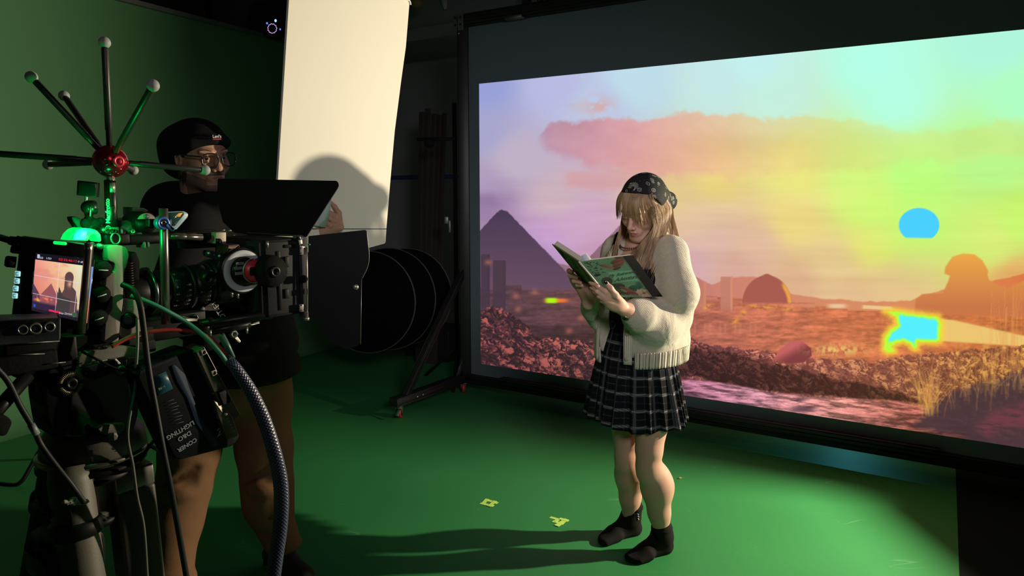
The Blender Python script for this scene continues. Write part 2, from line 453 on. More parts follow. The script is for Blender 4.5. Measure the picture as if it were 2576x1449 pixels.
# back wall
BW = V((-0.36, 7.1, 0))
M = frame(BW, EX); bm = bmesh.new(); box(bm, (-5, 0, 0), (7.5, 0.15, 4.6), M); o = obj('wall_back', bm, GREYW, smooth=False); setp(o, 'dark grey back wall behind the screen frame', kind='structure')
p0 = onplane(985, 447, BW, EY); p1 = onplane(1152, 452, BW, EY)
bm = bmesh.new(); dd = (p1 - p0).normalized()
dd = EX * (1 if dd.dot(EX) > 0 else -1)
bx = box(bm, ((p0 - BW).dot(EX) - 0.6, -0.004, p0.z - .022), ((p1 - BW).dot(EX) + .5, -0.001, p0.z + .022), M)
o = obj('painter_tape', bm, mat('blue_tape', (0.03, 0.06, 0.22), 0.7)); setp(o, 'long strip of blue masking tape across the grey back wall', 'tape')
# ceiling
bm = bmesh.new(); box(bm, (-9, -4, 4.6), (9, 12, 4.75)); o = obj('ceiling', bm, mat('ceiling_black', (0.02, 0.022, 0.023), 0.9), smooth=False); setp(o, 'dark studio ceiling', kind='structure')
bm = bmesh.new(); box(bm, (-8.9, -3.9, 0), (-8.75, 11.9, 4.6)); box(bm, (-8.75, -3.9, 0), (8.9, -3.75, 4.6)); box(bm, (8.75, -3.75, 0), (8.9, 11.9, 4.6)); 
o = obj('wall_front', bm, mat('black_wall', (0.02, 0.021, 0.022), 0.9), smooth=False); setp(o, 'black walls behind the camera position', kind='structure')
# boxed grey duct running along the back wall under the ceiling
pA = onplane(1035, 90, BW - EY * 0.9, EY); pB = onplane(1335, 52, BW - EY * 0.9, EY); pT = onplane(1335, 2, BW - EY * 0.9, EY)
M = frame(V((BW.x, BW.y, 0)) - EY * 0.9, EX)
zb = pB.z; bm = bmesh.new(); box(bm, (-5, 0, zb), ((pB - BW).dot(EX) + 0.28, 0.88, zb + 0.36), M, bev=0.01)
box(bm, (-5, -0.03, zb - 0.03), ((pB - BW).dot(EX) + 0.3, 0.02, zb + 0.07), M)
o = obj('trim_2', bm, mat('duct_grey', (0.13, 0.15, 0.15), 0.7), smooth=False); setp(o, 'grey boxed duct along the top of the back wall', kind='structure')
# hanging rod and cables near the duct
q = onplane(1325, 60, BW - EY * 1.1, EY)
bm = bmesh.new(); box(bm, (-0.035, -0.035, 0), (0.035, 0.035, 4.6 - q.z), Matrix.Translation(q)); box(bm, (-.06, -.06, 4.6 - q.z - .02), (.06, .06, 4.6 - q.z), Matrix.Translation(q)); o = obj('ceiling_hanger', bm, BLKM); setp(o, 'black square hanger post dropping from the ceiling beside the grey duct', 'hanger')
for k, (px, c) in enumerate(((1345, 'left'), (1350, 'right'))):
    q = onplane(px, 30, BW - EY * (1.15 + .08 * k), EY); bm = bmesh.new()
    tube(bm, [V((q.x, q.y, 4.6)), q + V((0.02 + .03 * k, 0, 0.3)), q + V((0.03, 0, 0.0)), q + V((0.06 + .05 * k, 0, 0.32)), V((q.x + 0.1 + .04 * k, q.y, 4.6))], 0.008, 6)
    o = obj('cable_loop', bm, BLKM); setp(o, 'thin black cable loop hanging by the ceiling post, the %s one of two' % c, 'cable')
# long pale tube fixture near the top centre
qa, qb = onplane(1502, 24, BW - EY * .4, EY), onplane(1700, -8, BW - EY * .4, EY)
t = thing('tube_light', 'unlit long pale tube light hanging above the projection screen', 'light', (qa + qb) / 2)
qe = qa + EX * 1.5; bm = bmesh.new(); tube(bm, [qa, qe], 0.022, 12, 2); obj('tube', bm, mat('dull_white', (0.3, 0.31, 0.3), 0.6), t)
bm = bmesh.new(); tube(bm, [qa + UP * .045, qe + UP * .045], 0.03, 8, 2)
for s in (.3, 1.6):
    w = qa + (qe - qa) * min(s, .9); cyl(bm, w + UP * .06, V((w.x, w.y, 4.59)), .006, n=6)
obj('housing', bm, BLKM, t)

# ================================================================== projection screen on its wheeled frame
SP = onfloor(1178, 988); SP.z = 0                    # foot of the left post
def sx(px, py, off=0.0): return onplane(px, py, SP + EY * off, EY)
L0 = sx(1206, 211); L1 = sx(1206, 914); S_l = (L0 - SP).dot(EX)
zt = L0.z; zb_ = L1.z; HH = zt - zb_; WW = HH * 16 / 9
scr = thing('projection_screen', 'large rear-lit projection screen on a black wheeled frame showing pyramids at sunset', 'screen', SP)
MS = frame(SP, EX)
# border cloth
bm = bmesh.new()
xl, xr = S_l, S_l + WW
ZT = zt + 0.42; PL, PR = 0.02, xr + 0.22
for lo, hi in (((PL, -0.006, 0.16), (xl, 0.006, ZT)), ((xr, -0.006, 0.16), (PR, 0.006, ZT)), ((xl, -0.006, zt), (xr, 0.006, ZT)), ((xl, -0.006, 0.16), (xr, 0.006, zb_))): box(bm, lo, hi, MS)
obj('screen_border', bm, mat('screen_cloth_grey', (0.13, 0.17, 0.22), 0.85, var=0.05), scr, smooth=False, auto=0)
# posts and rails (slotted extrusion)
def beam(bm, a, b, w, h):
    a, b = V(a), V(b); M = frame(a, b - a); L = (b - a).length
    box(bm, (0, -w / 2, -h / 2), (L, w / 2, h / 2), M, bev=0.004)
    for s in (-1, 1):
        for zz in (-h / 4, h / 4):
            box(bm, (0, s * w / 2 - 0.001, zz + 0.008), (L, s * w / 2 + 0.002, zz + 0.014), M); box(bm, (0, s * w / 2 - 0.001, zz - 0.014), (L, s * w / 2 + 0.002, zz - 0.008), M)
W0 = lambda x, y, z: MS @ V((x, y, z))
for k, x in enumerate((-0.02, PR + 0.04)):
    bm = bmesh.new(); beam(bm, W0(x, 0, 0.13), W0(x, 0, ZT + 0.06), 0.08, 0.045 * 2); obj('post', bm, BLK, scr)
bm = bmesh.new(); beam(bm, W0(-0.06, 0, ZT + 0.03), W0(PR + 0.08, 0, ZT + 0.03), 0.09, 0.09); obj('top_rail', bm, BLK, scr)
bm = bmesh.new(); beam(bm, W0(-0.06, 0, 0.125), W0(PR + 0.08, 0, 0.125), 0.09, 0.07); obj('bottom_rail', bm, BLK, scr)
bm = bmesh.new(); beam(bm, W0(0.35, -0.07, 0.165), W0(S_l + 3.02, -0.07, 0.165), 0.045, 0.05); obj('lower_crossbar', bm, BLK, scr)
def caster(p, yaw, brake=True):
    cs = []
    R = Matrix.Rotation(yaw, 3, 'Z'); ax = R @ V((0, 1, 0)); fx = R @ V((1, 0, 0)); c = V((p.x, p.y, 0.037 + .004)) + fx * 0.02
    b1 = bmesh.new(); lathe(b1, c - ax * .012, c + ax * .012, [(0, .024), (0, .033), (.2, .037), (.8, .037), (1, .033), (1, .024)], 28)
    w = obj('wheel', b1, mat('red_rubber', (0.55, 0.03, 0.035), 0.5), scr)
    b1 = bmesh.new(); lathe(b1, c - ax * .013, c + ax * .013, [(0, .008), (0, .0245), (1, .0245), (1, .008)], 24); cyl(b1, c - ax * .02, c + ax * .02, .006)
    obj('wheel_hub', b1, BLK, w)
    b1 = bmesh.new(); top = V((p.x, p.y, 0.088))
    for s in (-1, 1):
        prism(b1, roundpoly([top - fx * .028 + ax * s * .016, top + fx * .034 + ax * s * .016, c + fx * .012 + ax * s * .016 - UP * .006, c - fx * .012 + ax * s * .016 - UP * .006], .006), ax * s * .0025)
    box(b1, (-.034, -.022, .084), (.036, .022, .09), Matrix.Translation(V((p.x, p.y, 0))) @ R.to_4x4(), bev=.002)
    cyl(b1, V((p.x, p.y, .088)), V((p.x, p.y, .098)), .02)
    fk = obj('fork', b1, STEEL, scr)
    if brake:
        b1 = bmesh.new(); prism(b1, [top - fx * .03 + ax * .012 - UP * .01, top - fx * .03 - ax * .012 - UP * .01, top - fx * .075 - ax * .012 - UP * .045, top - fx * .075 + ax * .012 - UP * .045], V((0, 0, .004)))
        obj('brake_pedal', b1, mat('green_plastic', (0.02, 0.12, 0.07), 0.5), fk)
# foot beams with casters, braces and gussets at both ends
c1, c2 = onfloor(1006, 1054), onfloor(1160, 999)
fd = (c2 - c1).normalized(); FL = (c2 - c1).length
for k, x in enumerate((-0.02, PR + 0.04)):
    if k == 0: A, B = c1 - fd * 0.06, W0(x, 0, 0) + fd * 0.25
    else: A, B = W0(x, -0.68, 0), W0(x, 0.25, 0)
    A = V((A.x, A.y, .13)); B = V((B.x, B.y, .13))
    bm = bmesh.new(); beam(bm, A, B, 0.075, 0.06); ft = obj('foot_beam', bm, BLK, scr)
    d = (B - A).normalized(); pc = W0(x, 0, 0)
    bm = bmesh.new(); beam(bm, A + d * 0.12 + UP * .02, V((pc.x, pc.y, 0)) - d * 0.01 + UP * 0.98, 0.04, 0.04); obj('brace', bm, BLK, scr)
    for m_, w_ in (('near', A + d * 0.06), ('far', V((pc.x, pc.y, 0)) - d * 0.035)):
        caster(V((w_.x, w_.y, 0)), math.atan2(d.y, d.x) + (0.5 if m_ == 'near' else 0.9), m_ == 'near')
    bm = bmesh.new(); cc = V((pc.x, pc.y, .16)); prism(bm, [cc - d * .05, cc - d * .13, cc - d * .05 + UP * .13], EX * .006); obj('gusset', bm, STEEL if k else mat('grey_gusset', (0.12, .13, .14), .5, .6), scr)
    for s in (.2, .26):
        bm = bmesh.new(); w_ = A + d * (s + .0) - UP * .0; cyl(bm, w_ + EX * .04, w_ + EX * .046, .007, n=10); obj('bolt', bm, STEEL, ft)
# corner plate with bolt holes on the top of the post
pm = mat('plate_grey', (0.16, 0.17, 0.17), 0.5, 0.6)
bm = bmesh.new(); box(bm, (-0.07, -0.056, ZT - 0.04), (0.02, -0.046, ZT + 0.075), MS, bev=.002)
pl = obj('corner_plate', bm, pm, scr)
for (x, z) in ((-.045, ZT + .05), (0, ZT + .05), (-.045, ZT + .0), (0, ZT)):
    bm = bmesh.new(); cyl(bm, W0(x, -.0565, z), W0(x, -.059, z), .009, n=12); obj('bolt', bm, BLK, pl)
bm = bmesh.new(); cyl(bm, W0(-.02, -.05, ZT - .06), W0(-.02, -.056, ZT - .06), .008, n=10); obj('bolt', bm, STEEL, scr)
for px in (1296, 1800):
    q = sx(px, 94 if px < 1500 else 20, -.05); x = (q - SP).dot(EX)
    bm = bmesh.new(); box(bm, (x - .07, -.075, ZT - .022), (x + .07, -.02, ZT - .014), MS); box(bm, (x - .07, -.08, ZT - .022), (x + .07, -.075, ZT - .0), MS); obj('clip', bm, pm, scr)

def worley(x, y, seed):
    "nearest jittered cell: distance, offset to its centre, random value, distance to the second"
    ix, iy = np.floor(x), np.floor(y); b1 = np.full(x.shape, 9.0); b2 = np.full(x.shape, 9.0); ox = np.zeros(x.shape); oy = np.zeros(x.shape); rr = np.zeros(x.shape)
    for i in (-1, 0, 1):
        for j in (-1, 0, 1):
            cx, cy = ix + i + .1 + .8 * _hash(ix + i, iy + j, seed), iy + j + .1 + .8 * _hash(ix + i, iy + j, seed + 5); dx, dy = x - cx, y - cy; d = np.hypot(dx, dy)
            n = d < b1; b2 = np.where(n, b1, np.minimum(b2, d)); ox = np.where(n, dx, ox); oy = np.where(n, dy, oy); rr = np.where(n, _hash(ix + i, iy + j, seed + 9), rr); b1 = np.minimum(b1, d)
    return b1, ox, oy, rr, b2
# ---- the projected picture
def paint(px, py):
    "colour of the projected desert at a place of the photograph"
    S = [(1210,215,150,160,216),(1206,330,165,165,205),(1400,215,184,186,226),(1500,260,188,200,228),(1600,200,190,222,236),(1800,220,196,232,228),(1900,160,195,240,238),(2200,160,180,255,232),(2500,110,176,246,222),(2700,90,170,240,215),(2570,240,178,255,196),
         (2250,250,182,255,226),(1950,250,198,240,222),(1300,400,192,178,198),(1215,470,176,156,190),(1225,520,160,128,168),(1400,500,205,178,188),(1450,560,206,166,196),(1380,600,200,160,205),(1350,640,176,140,190),(1700,480,226,200,140),(1800,450,235,212,128),(2000,430,236,232,128),
         (2150,430,214,248,128),(2300,430,190,255,132),(2500,400,186,248,140),(2700,420,190,240,130),(2180,520,214,246,120),(2000,560,236,215,130),(2200,620,236,226,118),(1780,600,222,184,170),(1760,560,228,196,158),(1900,620,226,186,158),(2100,660,230,200,146),(2250,700,230,190,140),
         (2500,620,216,236,120),(2570,560,200,245,110),(2550,700,226,170,100),(1850,680,216,168,152),(2000,720,222,176,140),(1740,660,214,170,176),(2150,740,226,186,140),(1500,650,196,150,180)]
    S = np.array(S, float); num = np.zeros(px.shape + (3,)); den = np.zeros(px.shape)
    for s in S:
        d2 = ((px - s[0]) / 1.15) ** 2 + (py - s[1]) ** 2; w = 1.0 / (d2 + 900) ** 1.9
        num += w[..., None] * s[2:]; den += w
    c = num / den[..., None]
    def mixin(c, m, col): m = m[..., None]; return c * (1 - m) + np.array(col, float) * m
    # cloud bank
    nz = fbm(px / 110, py / 60, 5, 3)
    top = np.interp(px, [1340, 1380, 1480, 1560, 1700, 1850, 1990, 2060, 2150, 2300, 2420, 2576], [366, 318, 300, 306, 286, 282, 300, 292, 300, 330, 318, 300])
    bot = np.interp(px, [1340, 1420, 1550, 1700, 2000, 2576], [352, 390, 425, 440, 430, 380])
    wob = (fbm(px / 45, py / 45, 5, 9) - 0.5) * 60
    m = sstep(-7, 9, py - top - wob * 0.7) * (1 - sstep(-12, 30, py - bot - wob)) * sstep(1345, 1380, px - wob * 0.4)
    m *= np.interp(px, [1340, 1400, 1700, 2000, 2300, 2576], [0.85, 0.95, 0.85, 0.6, 0.42, 0.5])
    cc = np.stack([np.interp(px, [1350, 1450, 1600, 1800, 2000, 2200, 2576], v) for v in ([184, 200, 220, 232, 230, 215, 205], [142, 145, 155, 182, 208, 225, 225], [168, 160, 155, 142, 130, 132, 120])], -1)
    c = c * (1 - m[..., None]) + (cc + (nz[..., None] - .5) * 26) * m[..., None]
    m = sstep(0, 14, py - (425 + wob * .4)) * (1 - sstep(465, 488, py - wob * .5)) * sstep(1400, 1450, px - wob) * (1 - sstep(1560, 1700, px)); c = mixin(c, m * .7, (214, 156, 160))
    m = np.exp(-(((px - 1500 - wob) / 42) ** 2 + ((py - 266 - wob * .3) / 22) ** 2)) * sstep(.38, .62, fbm(px / 24, py / 18, 4, 31)); c = mixin(c, m * .95, (212, 172, 172))
    m = (1 - sstep(1230, 1300, px + wob)) * np.exp(-((py - 508 - wob * .3) / 22) ** 2); c = mixin(c, m * .55, (136, 110, 150))
    st = fbm(px / 260, py / 22, 4, 55); c = c + ((st - .5) * 16)[..., None] * sstep(380, 480, py)[..., None]
    # sun halo and sun
    d = np.hypot((px - 2312) / 1.15, (py - 570)); c = mixin(c, 0.75 * np.exp(-(d / 105) ** 2), (190, 255, 110))
    sd = np.hypot(px - 2312, (py - 566) / 0.84) - 51; sm = (1 - sstep(-1.5, 1.5, sd)) * (1 - sstep(596, 601, py - 0.02 * (px - 2312)))
    c = mixin(c, sm, (74, 208, 255))
    # far hills
    hl = np.interp(px, [1206, 1340, 1430, 1480, 1700, 1745, 1790, 1830, 1900, 1990, 2060, 2150, 2290, 2330, 2576], [640, 650, 668, 700, 690, 694, 716, 700, 694, 738, 750, 757, 757, 740, 690]) + (fbm(px / 30, px * 0, 3, 5) - .5) * 8
    m = sstep(-2, 3, py - hl); hz = np.stack([np.interp(px, [1206, 1700, 1800, 2100, 2400, 2576], v) for v in ([130, 170, 205, 214, 222, 220], [100, 118, 128, 138, 140, 120], [130, 125, 112, 100, 88, 70])], -1)
    c = c * (1 - m[..., None]) + hz * m[..., None]
    # pyramids
    def pyr(c, poly, col0, col1, soft=1.6):
        m = 1 - sstep(-soft, soft, polydist(px, py, poly) + (fbm(px / 6, py / 6, 2, 8) - .5) * 2.2)
        t = np.clip((py - 530) / 200, 0, 1)[..., None]; cl = np.array(col0) * (1 - t) + np.array(col1) * t
        return c * (1 - m[..., None]) + cl * m[..., None]
    c = pyr(c, [(1430, 702), (1592, 532), (1750, 700), (1750, 800), (1430, 800)], (150, 118, 140), (128, 88, 100))
    c = pyr(c, [(1150, 640), (1206, 582), (1250, 534), (1262, 527), (1276, 532), (1440, 700), (1470, 790), (1150, 800)], (72, 56, 82), (104, 76, 96))
    # city band
    blk = np.floor(px / 17 + 3 * vnoise(px * 0 + np.floor(py / 11), py * 0, 4)); bl = _hash(blk, np.floor(py / 11), 7); b2 = _hash(np.floor(px / 41), np.floor(py / 17), 8); br0 = _hash(np.floor((px + 40 * np.floor(py / 14)) / 31), np.floor(py / 14), 5)
    yb = np.interp(px, [1206, 1480, 1740, 2000, 2300, 2576], [722, 726, 742, 765, 785, 780])
    ye = np.interp(px, [1206, 1320, 1480, 1740, 2000, 2200, 2576], [775, 835, 860, 865, 890, 880, 860])
    base = np.stack([np.interp(px, [1206, 1350, 1480, 1740, 2100, 2576], v) for v in ([84, 96, 108, 182, 206, 205], [58, 66, 72, 104, 116, 118], [70, 72, 74, 88, 78, 62])], -1)
    tex = .93 + .07 * br0 + (fbm(px / 60, py / 8, 4, 12) - .5) * .42 + (fbm(px / 12, py / 5, 3, 14) - .5) * .26 + .05 * b2
    dk = 1 - .30 * sstep(790, 850, py) * (px < 1560)
    m = sstep(-3, 5, py - yb - (b2 - .5) * 14); c = c * (1 - m[..., None]) + base * (tex * dk)[..., None] * m[..., None]
    # tower, dome, block left of the dome
    for (x0, x1, y0, col, lite) in ((1813, 1843, 696, (194, 126, 108), (214, 140, 110)), (1744, 1776, 709, (196, 122, 104), (206, 132, 108)), (1210, 1232, 640, (70, 52, 68), (70, 52, 68)), (1240, 1272, 655, (72, 54, 68), (72, 54, 68))):
        m = sstep(x0 - 1, x0 + 1, px) * (1 - sstep(x1 - 1, x1 + 1, px)) * sstep(y0 - 1, y0 + 1, py) * (1 - sstep(770, 790, py)); c = mixin(c, m * .9, col); c = mixin(c, m * sstep(x1 - 8, x1 - 3, px), lite)
    dd = np.hypot((px - 1929) / 62, (py - 765) / 72); m = (1 - sstep(.97, 1.03, dd - .06 * np.exp(-((px - 1929) / 10) ** 2))) * (1 - sstep(758, 768, py))
    c = mixin(c, m, (168, 90, 78)); c = mixin(c, m * sstep(.8, .9, dd) * sstep(1962, 1974, px) * sstep(705, 716, py), (232, 160, 70))
    gl = fbm(px / 9, py / 6, 3, 44)
    for (x, y, w, h) in ((1928, 772, 30, 7), (1985, 778, 16, 7), (1850, 808, 9, 14), (1780, 772, 14, 9), (1870, 786, 10, 6), (1905, 770, 26, 5)):
        c = mixin(c, np.exp(-(((px - x) / w) ** 2 + ((py - y) / h) ** 2)) * sstep(.35, .6, gl) * .75, (236, 164, 66))
    for k in range(9):
        x0 = 1745 + k * 19 + 6 * (k % 2); m = sstep(x0, x0 + 2, px) * (1 - sstep(x0 + 5, x0 + 7, px)) * sstep(812, 816, py) * (1 - sstep(838, 842, py)); c = mixin(c, m * .3, (206, 140, 110))
    c = mixin(c, np.exp(-(((px - 2106) / 24) ** 4 + ((py - 770) / 6) ** 4)), (232, 196, 150))
    m = np.exp(-(((px - 1400) / 30) ** 4 + ((py - 756) / 5.5) ** 4)); c = mixin(c, m, (240, 120, 60)); c = mixin(c, np.exp(-(((px - 1387) / 15) ** 4 + ((py - 756) / 7) ** 4)), (170, 250, 20))
    for (x, y) in ((1298, 745), (1303, 778), (1462, 800), (1432, 832), (1345, 735), (1228, 660)):
        c = mixin(c, np.exp(-(((px - x) / 9) ** 2 + ((py - y) / 7) ** 2)) * .6, (190, 112, 88))
    # sphinx
    sph = [(2300, 790), (2304, 752), (2320, 740), (2372, 738), (2386, 706), (2390, 694), (2376, 688), (2378, 672), (2396, 646), (2422, 638), (2452, 640), (2472, 656), (2486, 682), (2484, 692), (2488, 704), (2510, 718), (2536, 726), (2576, 706), (2700, 660), (2700, 800)]
    m = 1 - sstep(-2.5, 3, polydist(px, py, sph)); t = np.clip((py - 640) / 130, 0, 1)[..., None]
    cl = np.array((236, 168, 72)) * (1 - t) + np.array((202, 118, 72)) * t; c = c * (1 - m[..., None]) + cl * m[..., None]
    # river
    riv = [(2350, 800), (2400, 806), (2576, 845), (2700, 860), (2700, 880), (2500, 866), (2370, 858)]
    m = 1 - sstep(-3, 4, polydist(px, py, riv)); c = mixin(c, m, (236, 196, 112))
    m = (1 - sstep(0, 3, np.abs(py - (772 + (px - 2170) * .05)) - 3)) * sstep(2165, 2175, px) * (1 - sstep(2240, 2250, px)); c = mixin(c, m, (236, 196, 140))
    # rocks
    ry = np.interp(px, [1206, 1240, 1262, 1290, 1330, 1345, 1420, 1480, 1700, 1738, 1760, 1830, 1930, 1990, 2060, 2200, 2300, 2450, 2576], [786, 766, 775, 792, 820, 845, 852, 862, 845, 842, 862, 872, 880, 898, 900, 908, 890, 880, 868]) + (fbm(px / 14, px * 0, 3, 6) - .5) * 16
    m = sstep(-1, 3, py - ry)
    b = fbm((px + py * .9) / 34, (py - px * .5) / 15, 4, 26)
    hi = np.zeros(px.shape)
    wx, wy = (fbm(px / 22, py / 22, 4, 71) - .5) * 42, (fbm(px / 22, py / 22, 4, 72) - .5) * 34
    for k, (sx_, sy_, wt_) in enumerate(((38, 19, .50), (19, 10, .50), (9, 5, .32))):
        big = 1 + .5 * np.clip((py - 800) / 200, 0, 1) * 0
        d1, ox, oy, rr_, d2 = worley((px + wx + .45 * py) / sx_ / big, (py + wy - .3 * px) / sy_ / big, 30 + k)
        sh_ = np.clip(.25 + .9 * (ox * .75 - oy * .85), 0, 1) * (.25 + .95 * rr_) * sstep(.0, .22, d2 - d1); hi += wt_ * sh_
    hi = np.clip((hi - .08) * 2.7, 0, 1) * (.35 + 1.0 * sstep(.32, .62, b)) * (.75 + .5 * sstep(.35, .6, fbm((px + py) / 9, (py - px * .6) / 5, 3, 66)))
    hi = np.clip(hi, 0, 1)
    shade = np.interp(px, [1206, 1480, 1760, 2576], [.86, .9, 1, 1])
    # a dark belt of stones right of the woman
    y1 = np.interp(px, [1738, 1850, 2000, 2150, 2260, 2576], [872, 886, 930, 958, 985, 1100]); y2 = np.interp(px, [1738, 1800, 1900, 2000, 2150, 2280, 2576], [945, 962, 984, 990, 1004, 1012, 1050])
    belt = sstep(-8, 10, py - y1 + (b - .5) * 40) * (1 - sstep(-6, 4, py - y2)) * sstep(1560, 1730, px)
    hcol = np.stack([np.interp(px, [1206, 1480, 1740, 2000, 2250, 2576], v) for v in ([206, 216, 226, 238, 240, 240], [104, 118, 128, 156, 160, 172], [100, 104, 112, 118, 104, 84])], -1)
    lcol = np.stack([np.interp(px, [1206, 1480, 1740, 2000, 2250, 2576], v) for v in ([58, 62, 92, 130, 140, 128], [40, 42, 50, 66, 78, 72], [50, 50, 56, 64, 62, 50])], -1)
    hi2 = hi * (1 - .72 * belt); rk = lcol * (1 - .42 * belt)[..., None] * (1 - hi2[..., None]) + hcol * hi2[..., None]
    fade = np.interp(py, [760, 860, 960, 1100], [1.0, 1.0, .86, .8]); rk = rk * (fade * shade)[..., None]
    c = c * (1 - m[..., None]) + rk * m[..., None]
    bd = polydist(px, py, [(1945, 905), (1962, 878), (1990, 858), (2016, 856), (2040, 876), (2042, 895), (2022, 912), (1985, 915)]); c = mixin(c, 1 - sstep(-2, 2, bd), (196, 98, 96)); c = mixin(c, (1 - sstep(-2, 2, bd)) * sstep(.2, .9, (py - 860) / 50 + (px - 1990) / 90), (128, 60, 62))
    g2 = np.exp(-(((px - 2110) / 62) ** 2 + ((py - 880) / 13) ** 2)) * sstep(.36, .6, fbm(px / 8, py / 12, 3, 61)); c = mixin(c, g2, (236, 200, 110))
    # pale trodden path in the foreground
    y3 = np.interp(px, [1520, 1738, 1850, 1950, 2100, 2250, 2330, 2420, 2480, 2576], [1000, 952, 968, 988, 1000, 1008, 1022, 1062, 1100, 1180])
    m = sstep(-3, 5, py - y3); wv = fbm((px + py * 2) / 60, (py * 2.2 - px * .35) / 14, 5, 71)
    pc = np.stack([np.interp(px, [1740, 1900, 2100, 2300, 2450], v) for v in ([168, 196, 226, 214, 120], [108, 134, 148, 122, 72], [132, 148, 138, 104, 74])], -1)
    p1_, po_, pp_, pr_, p2_ = worley((px + wx + 1.2 * py) / 30, (py * 1.6 + wy - px * .26) / 9, 91)
    pc = pc * (.58 + .52 * sstep(.34, .66, wv) + .16 * np.clip(.5 - pp_ * 1.3, 0, 1) * (.4 + .8 * pr_) + (fbm((px + py) / 22, py / 4, 3, 7) - .5) * .5)[..., None] * np.interp(py, [950, 1010, 1100], [1.02, .98, .66])[..., None]
    c = c * (1 - m[..., None]) + pc * m[..., None]
    c = mixin(c, np.exp(-(((px - 2020) / 32) ** 4 + ((py - 1030) / 7) ** 4)) * .8, (90, 62, 74))
    # dark bank bottom right and grasses
    dk = polydist(px, py, [(2300, 1075), (2330, 1022), (2400, 985), (2480, 960), (2576, 925), (2700, 900), (2700, 1300), (2500, 1140), (2420, 1100)])
    c = mixin(c, (1 - sstep(-14, 10, dk + (b - .5) * 22)) * .92, (74, 52, 58))
    rd2 = polydist(px, py, [(2450, 1075), (2500, 1030), (2600, 1005), (2700, 1000), (2700, 1090), (2560, 1080), (2480, 1100)]); c = mixin(c, (1 - sstep(-20, 12, rd2)) * .7 * sstep(.3, .6, wv), (126, 62, 72))
    rng = np.random.RandomState(4)
    for k in range(190):
        t = rng.rand()
        if k % 5 < 2: x0 = 2336 + rng.randn() * 14; y0 = 1050 - abs(rng.randn()) * 20; ln = 70 + rng.rand() * 70; dx = rng.randn() * 38
        else: x0 = 2380 + t * 300; y0 = 1000 - t * 40 + rng.randn() * 22; ln = 40 + rng.rand() * 90; dx = rng.randn() * 20
        if k % 9 == 0: x0 = 2530 + rng.randn() * 25; y0 = 930; ln = 150 + rng.rand() * 70; dx = rng.randn() * 18
        t2 = (y0 - py) / ln; sel = (t2 > 0) & (t2 < 1); xx = x0 + dx * np.clip(t2, 0, 1) ** 1.6
        w = np.exp(-((px - xx) / (2.0 * (1.2 - t2).clip(.2))) ** 2) * sel; c = mixin(c, w * (.12 + .34 * t2.clip(0, 1)), (226, 150 + 14 * (k % 3), 84))
    gg = sstep(.5, .72, fbm(px / 13, py / 11, 4, 90)) * sstep(2380, 2460, px) * sstep(850, 870, py) * (1 - sstep(940, 1000, py)); c = mixin(c, gg * .5, (236, 176, 84))
    # blown-out water
    wt = [(2226, 783), (2250, 781), (2360, 796), (2368, 812), (2366, 858), (2356, 862), (2310, 862), (2308, 876), (2300, 879), (2286, 866), (2272, 860), (2254, 866), (2244, 872), (2252, 884), (2232, 888), (2222, 878), (2224, 846), (2240, 826), (2256, 818), (2252, 798)]
    wd = polydist(px, py, wt) + (fbm(px / 8, py / 8, 3, 33) - .5) * 5
    c = mixin(c, np.exp(-(np.maximum(wd, 0) / 9) ** 2) * .8, (250, 214, 60)); c = mixin(c, 1 - sstep(-5, 1, wd), (186, 255, 60)); c = mixin(c, (1 - sstep(-13, -5, wd + .15 * np.maximum(0, 2262 - px))), (84, 240, 255))
    return np.clip(c, 0, 255)
NW, NH = 1040, 600
uu = np.linspace(0, 1, NW); vv = np.linspace(0, 1, NH); U_, V_ = np.meshgrid(uu, vv)
Pn = np.array(L1)[None, None] + U_[..., None] * WW * np.array(EX) + V_[..., None] * HH * np.array(UP)
Pn = Pn - np.array(EY) * 0.004
q = Pn - np.array((0, 0, CAMH)); xf = q[..., 0]; yf = q[..., 1] * math.cos(PITCH) - q[..., 2] * math.sin(PITCH); zf = q[..., 1] * math.sin(PITCH) + q[..., 2] * math.cos(PITCH)
PXs, PYs = 1288 + FPX * xf / yf, 724.5 - FPX * zf / yf
o = color_grid('projected_picture', Pn, paint(PXs, PYs), attr_mat('projected_light', 1.0), scr)
o['label'] = 'projected desert picture with pyramids, dome and bright sun'
# ================================================================== the lamp itself (it stands just outside the right edge)
lt = thing('stage_lamp', 'black stage lamp with barn door on a stand, right of the projection screen', 'lamp', (3.2, 2.98, 0))
bm = bmesh.new(); lathe(bm, (3.48, 2.96, 1.52), (3.06, 2.95, 1.50), [(0, .05), (.1, .10), (.8, .11), (1, .11), (1, .105), (.9, .09)], 28); obj('housing', bm, BLKM, lt)
bm = bmesh.new(); prism(bm, [V((3.03, 3.045, 1.20)), V((3.03, 3.045, 1.67)), V((2.815, 3.027, 1.72)), V((2.815, 3.027, 1.02))], (0, .003, 0)); obj('barn_door', bm, BLKM, lt)
bm = bmesh.new(); prism(bm, [V((3.03, 2.80, 1.39)), V((3.03, 3.05, 1.39)), V((2.80, 3.02, 1.245)), V((2.80, 2.74, 1.245))], (0, 0, -.003)); obj('barn_door', bm, BLKM, lt)
bm = bmesh.new(); cyl(bm, (3.25, 2.985, .35), (3.25, 2.985, 1.40), .014); obj('pole', bm, BLK, lt)
for k in range(3):
    a = k * 2.094 + .4; bm = bmesh.new(); tube(bm, [V((3.25, 2.985, .75)), V((3.25 + .4 * math.cos(a), 2.985 + .4 * math.sin(a), .012))], .01, 8, 2); obj('leg', bm, BLK, lt)
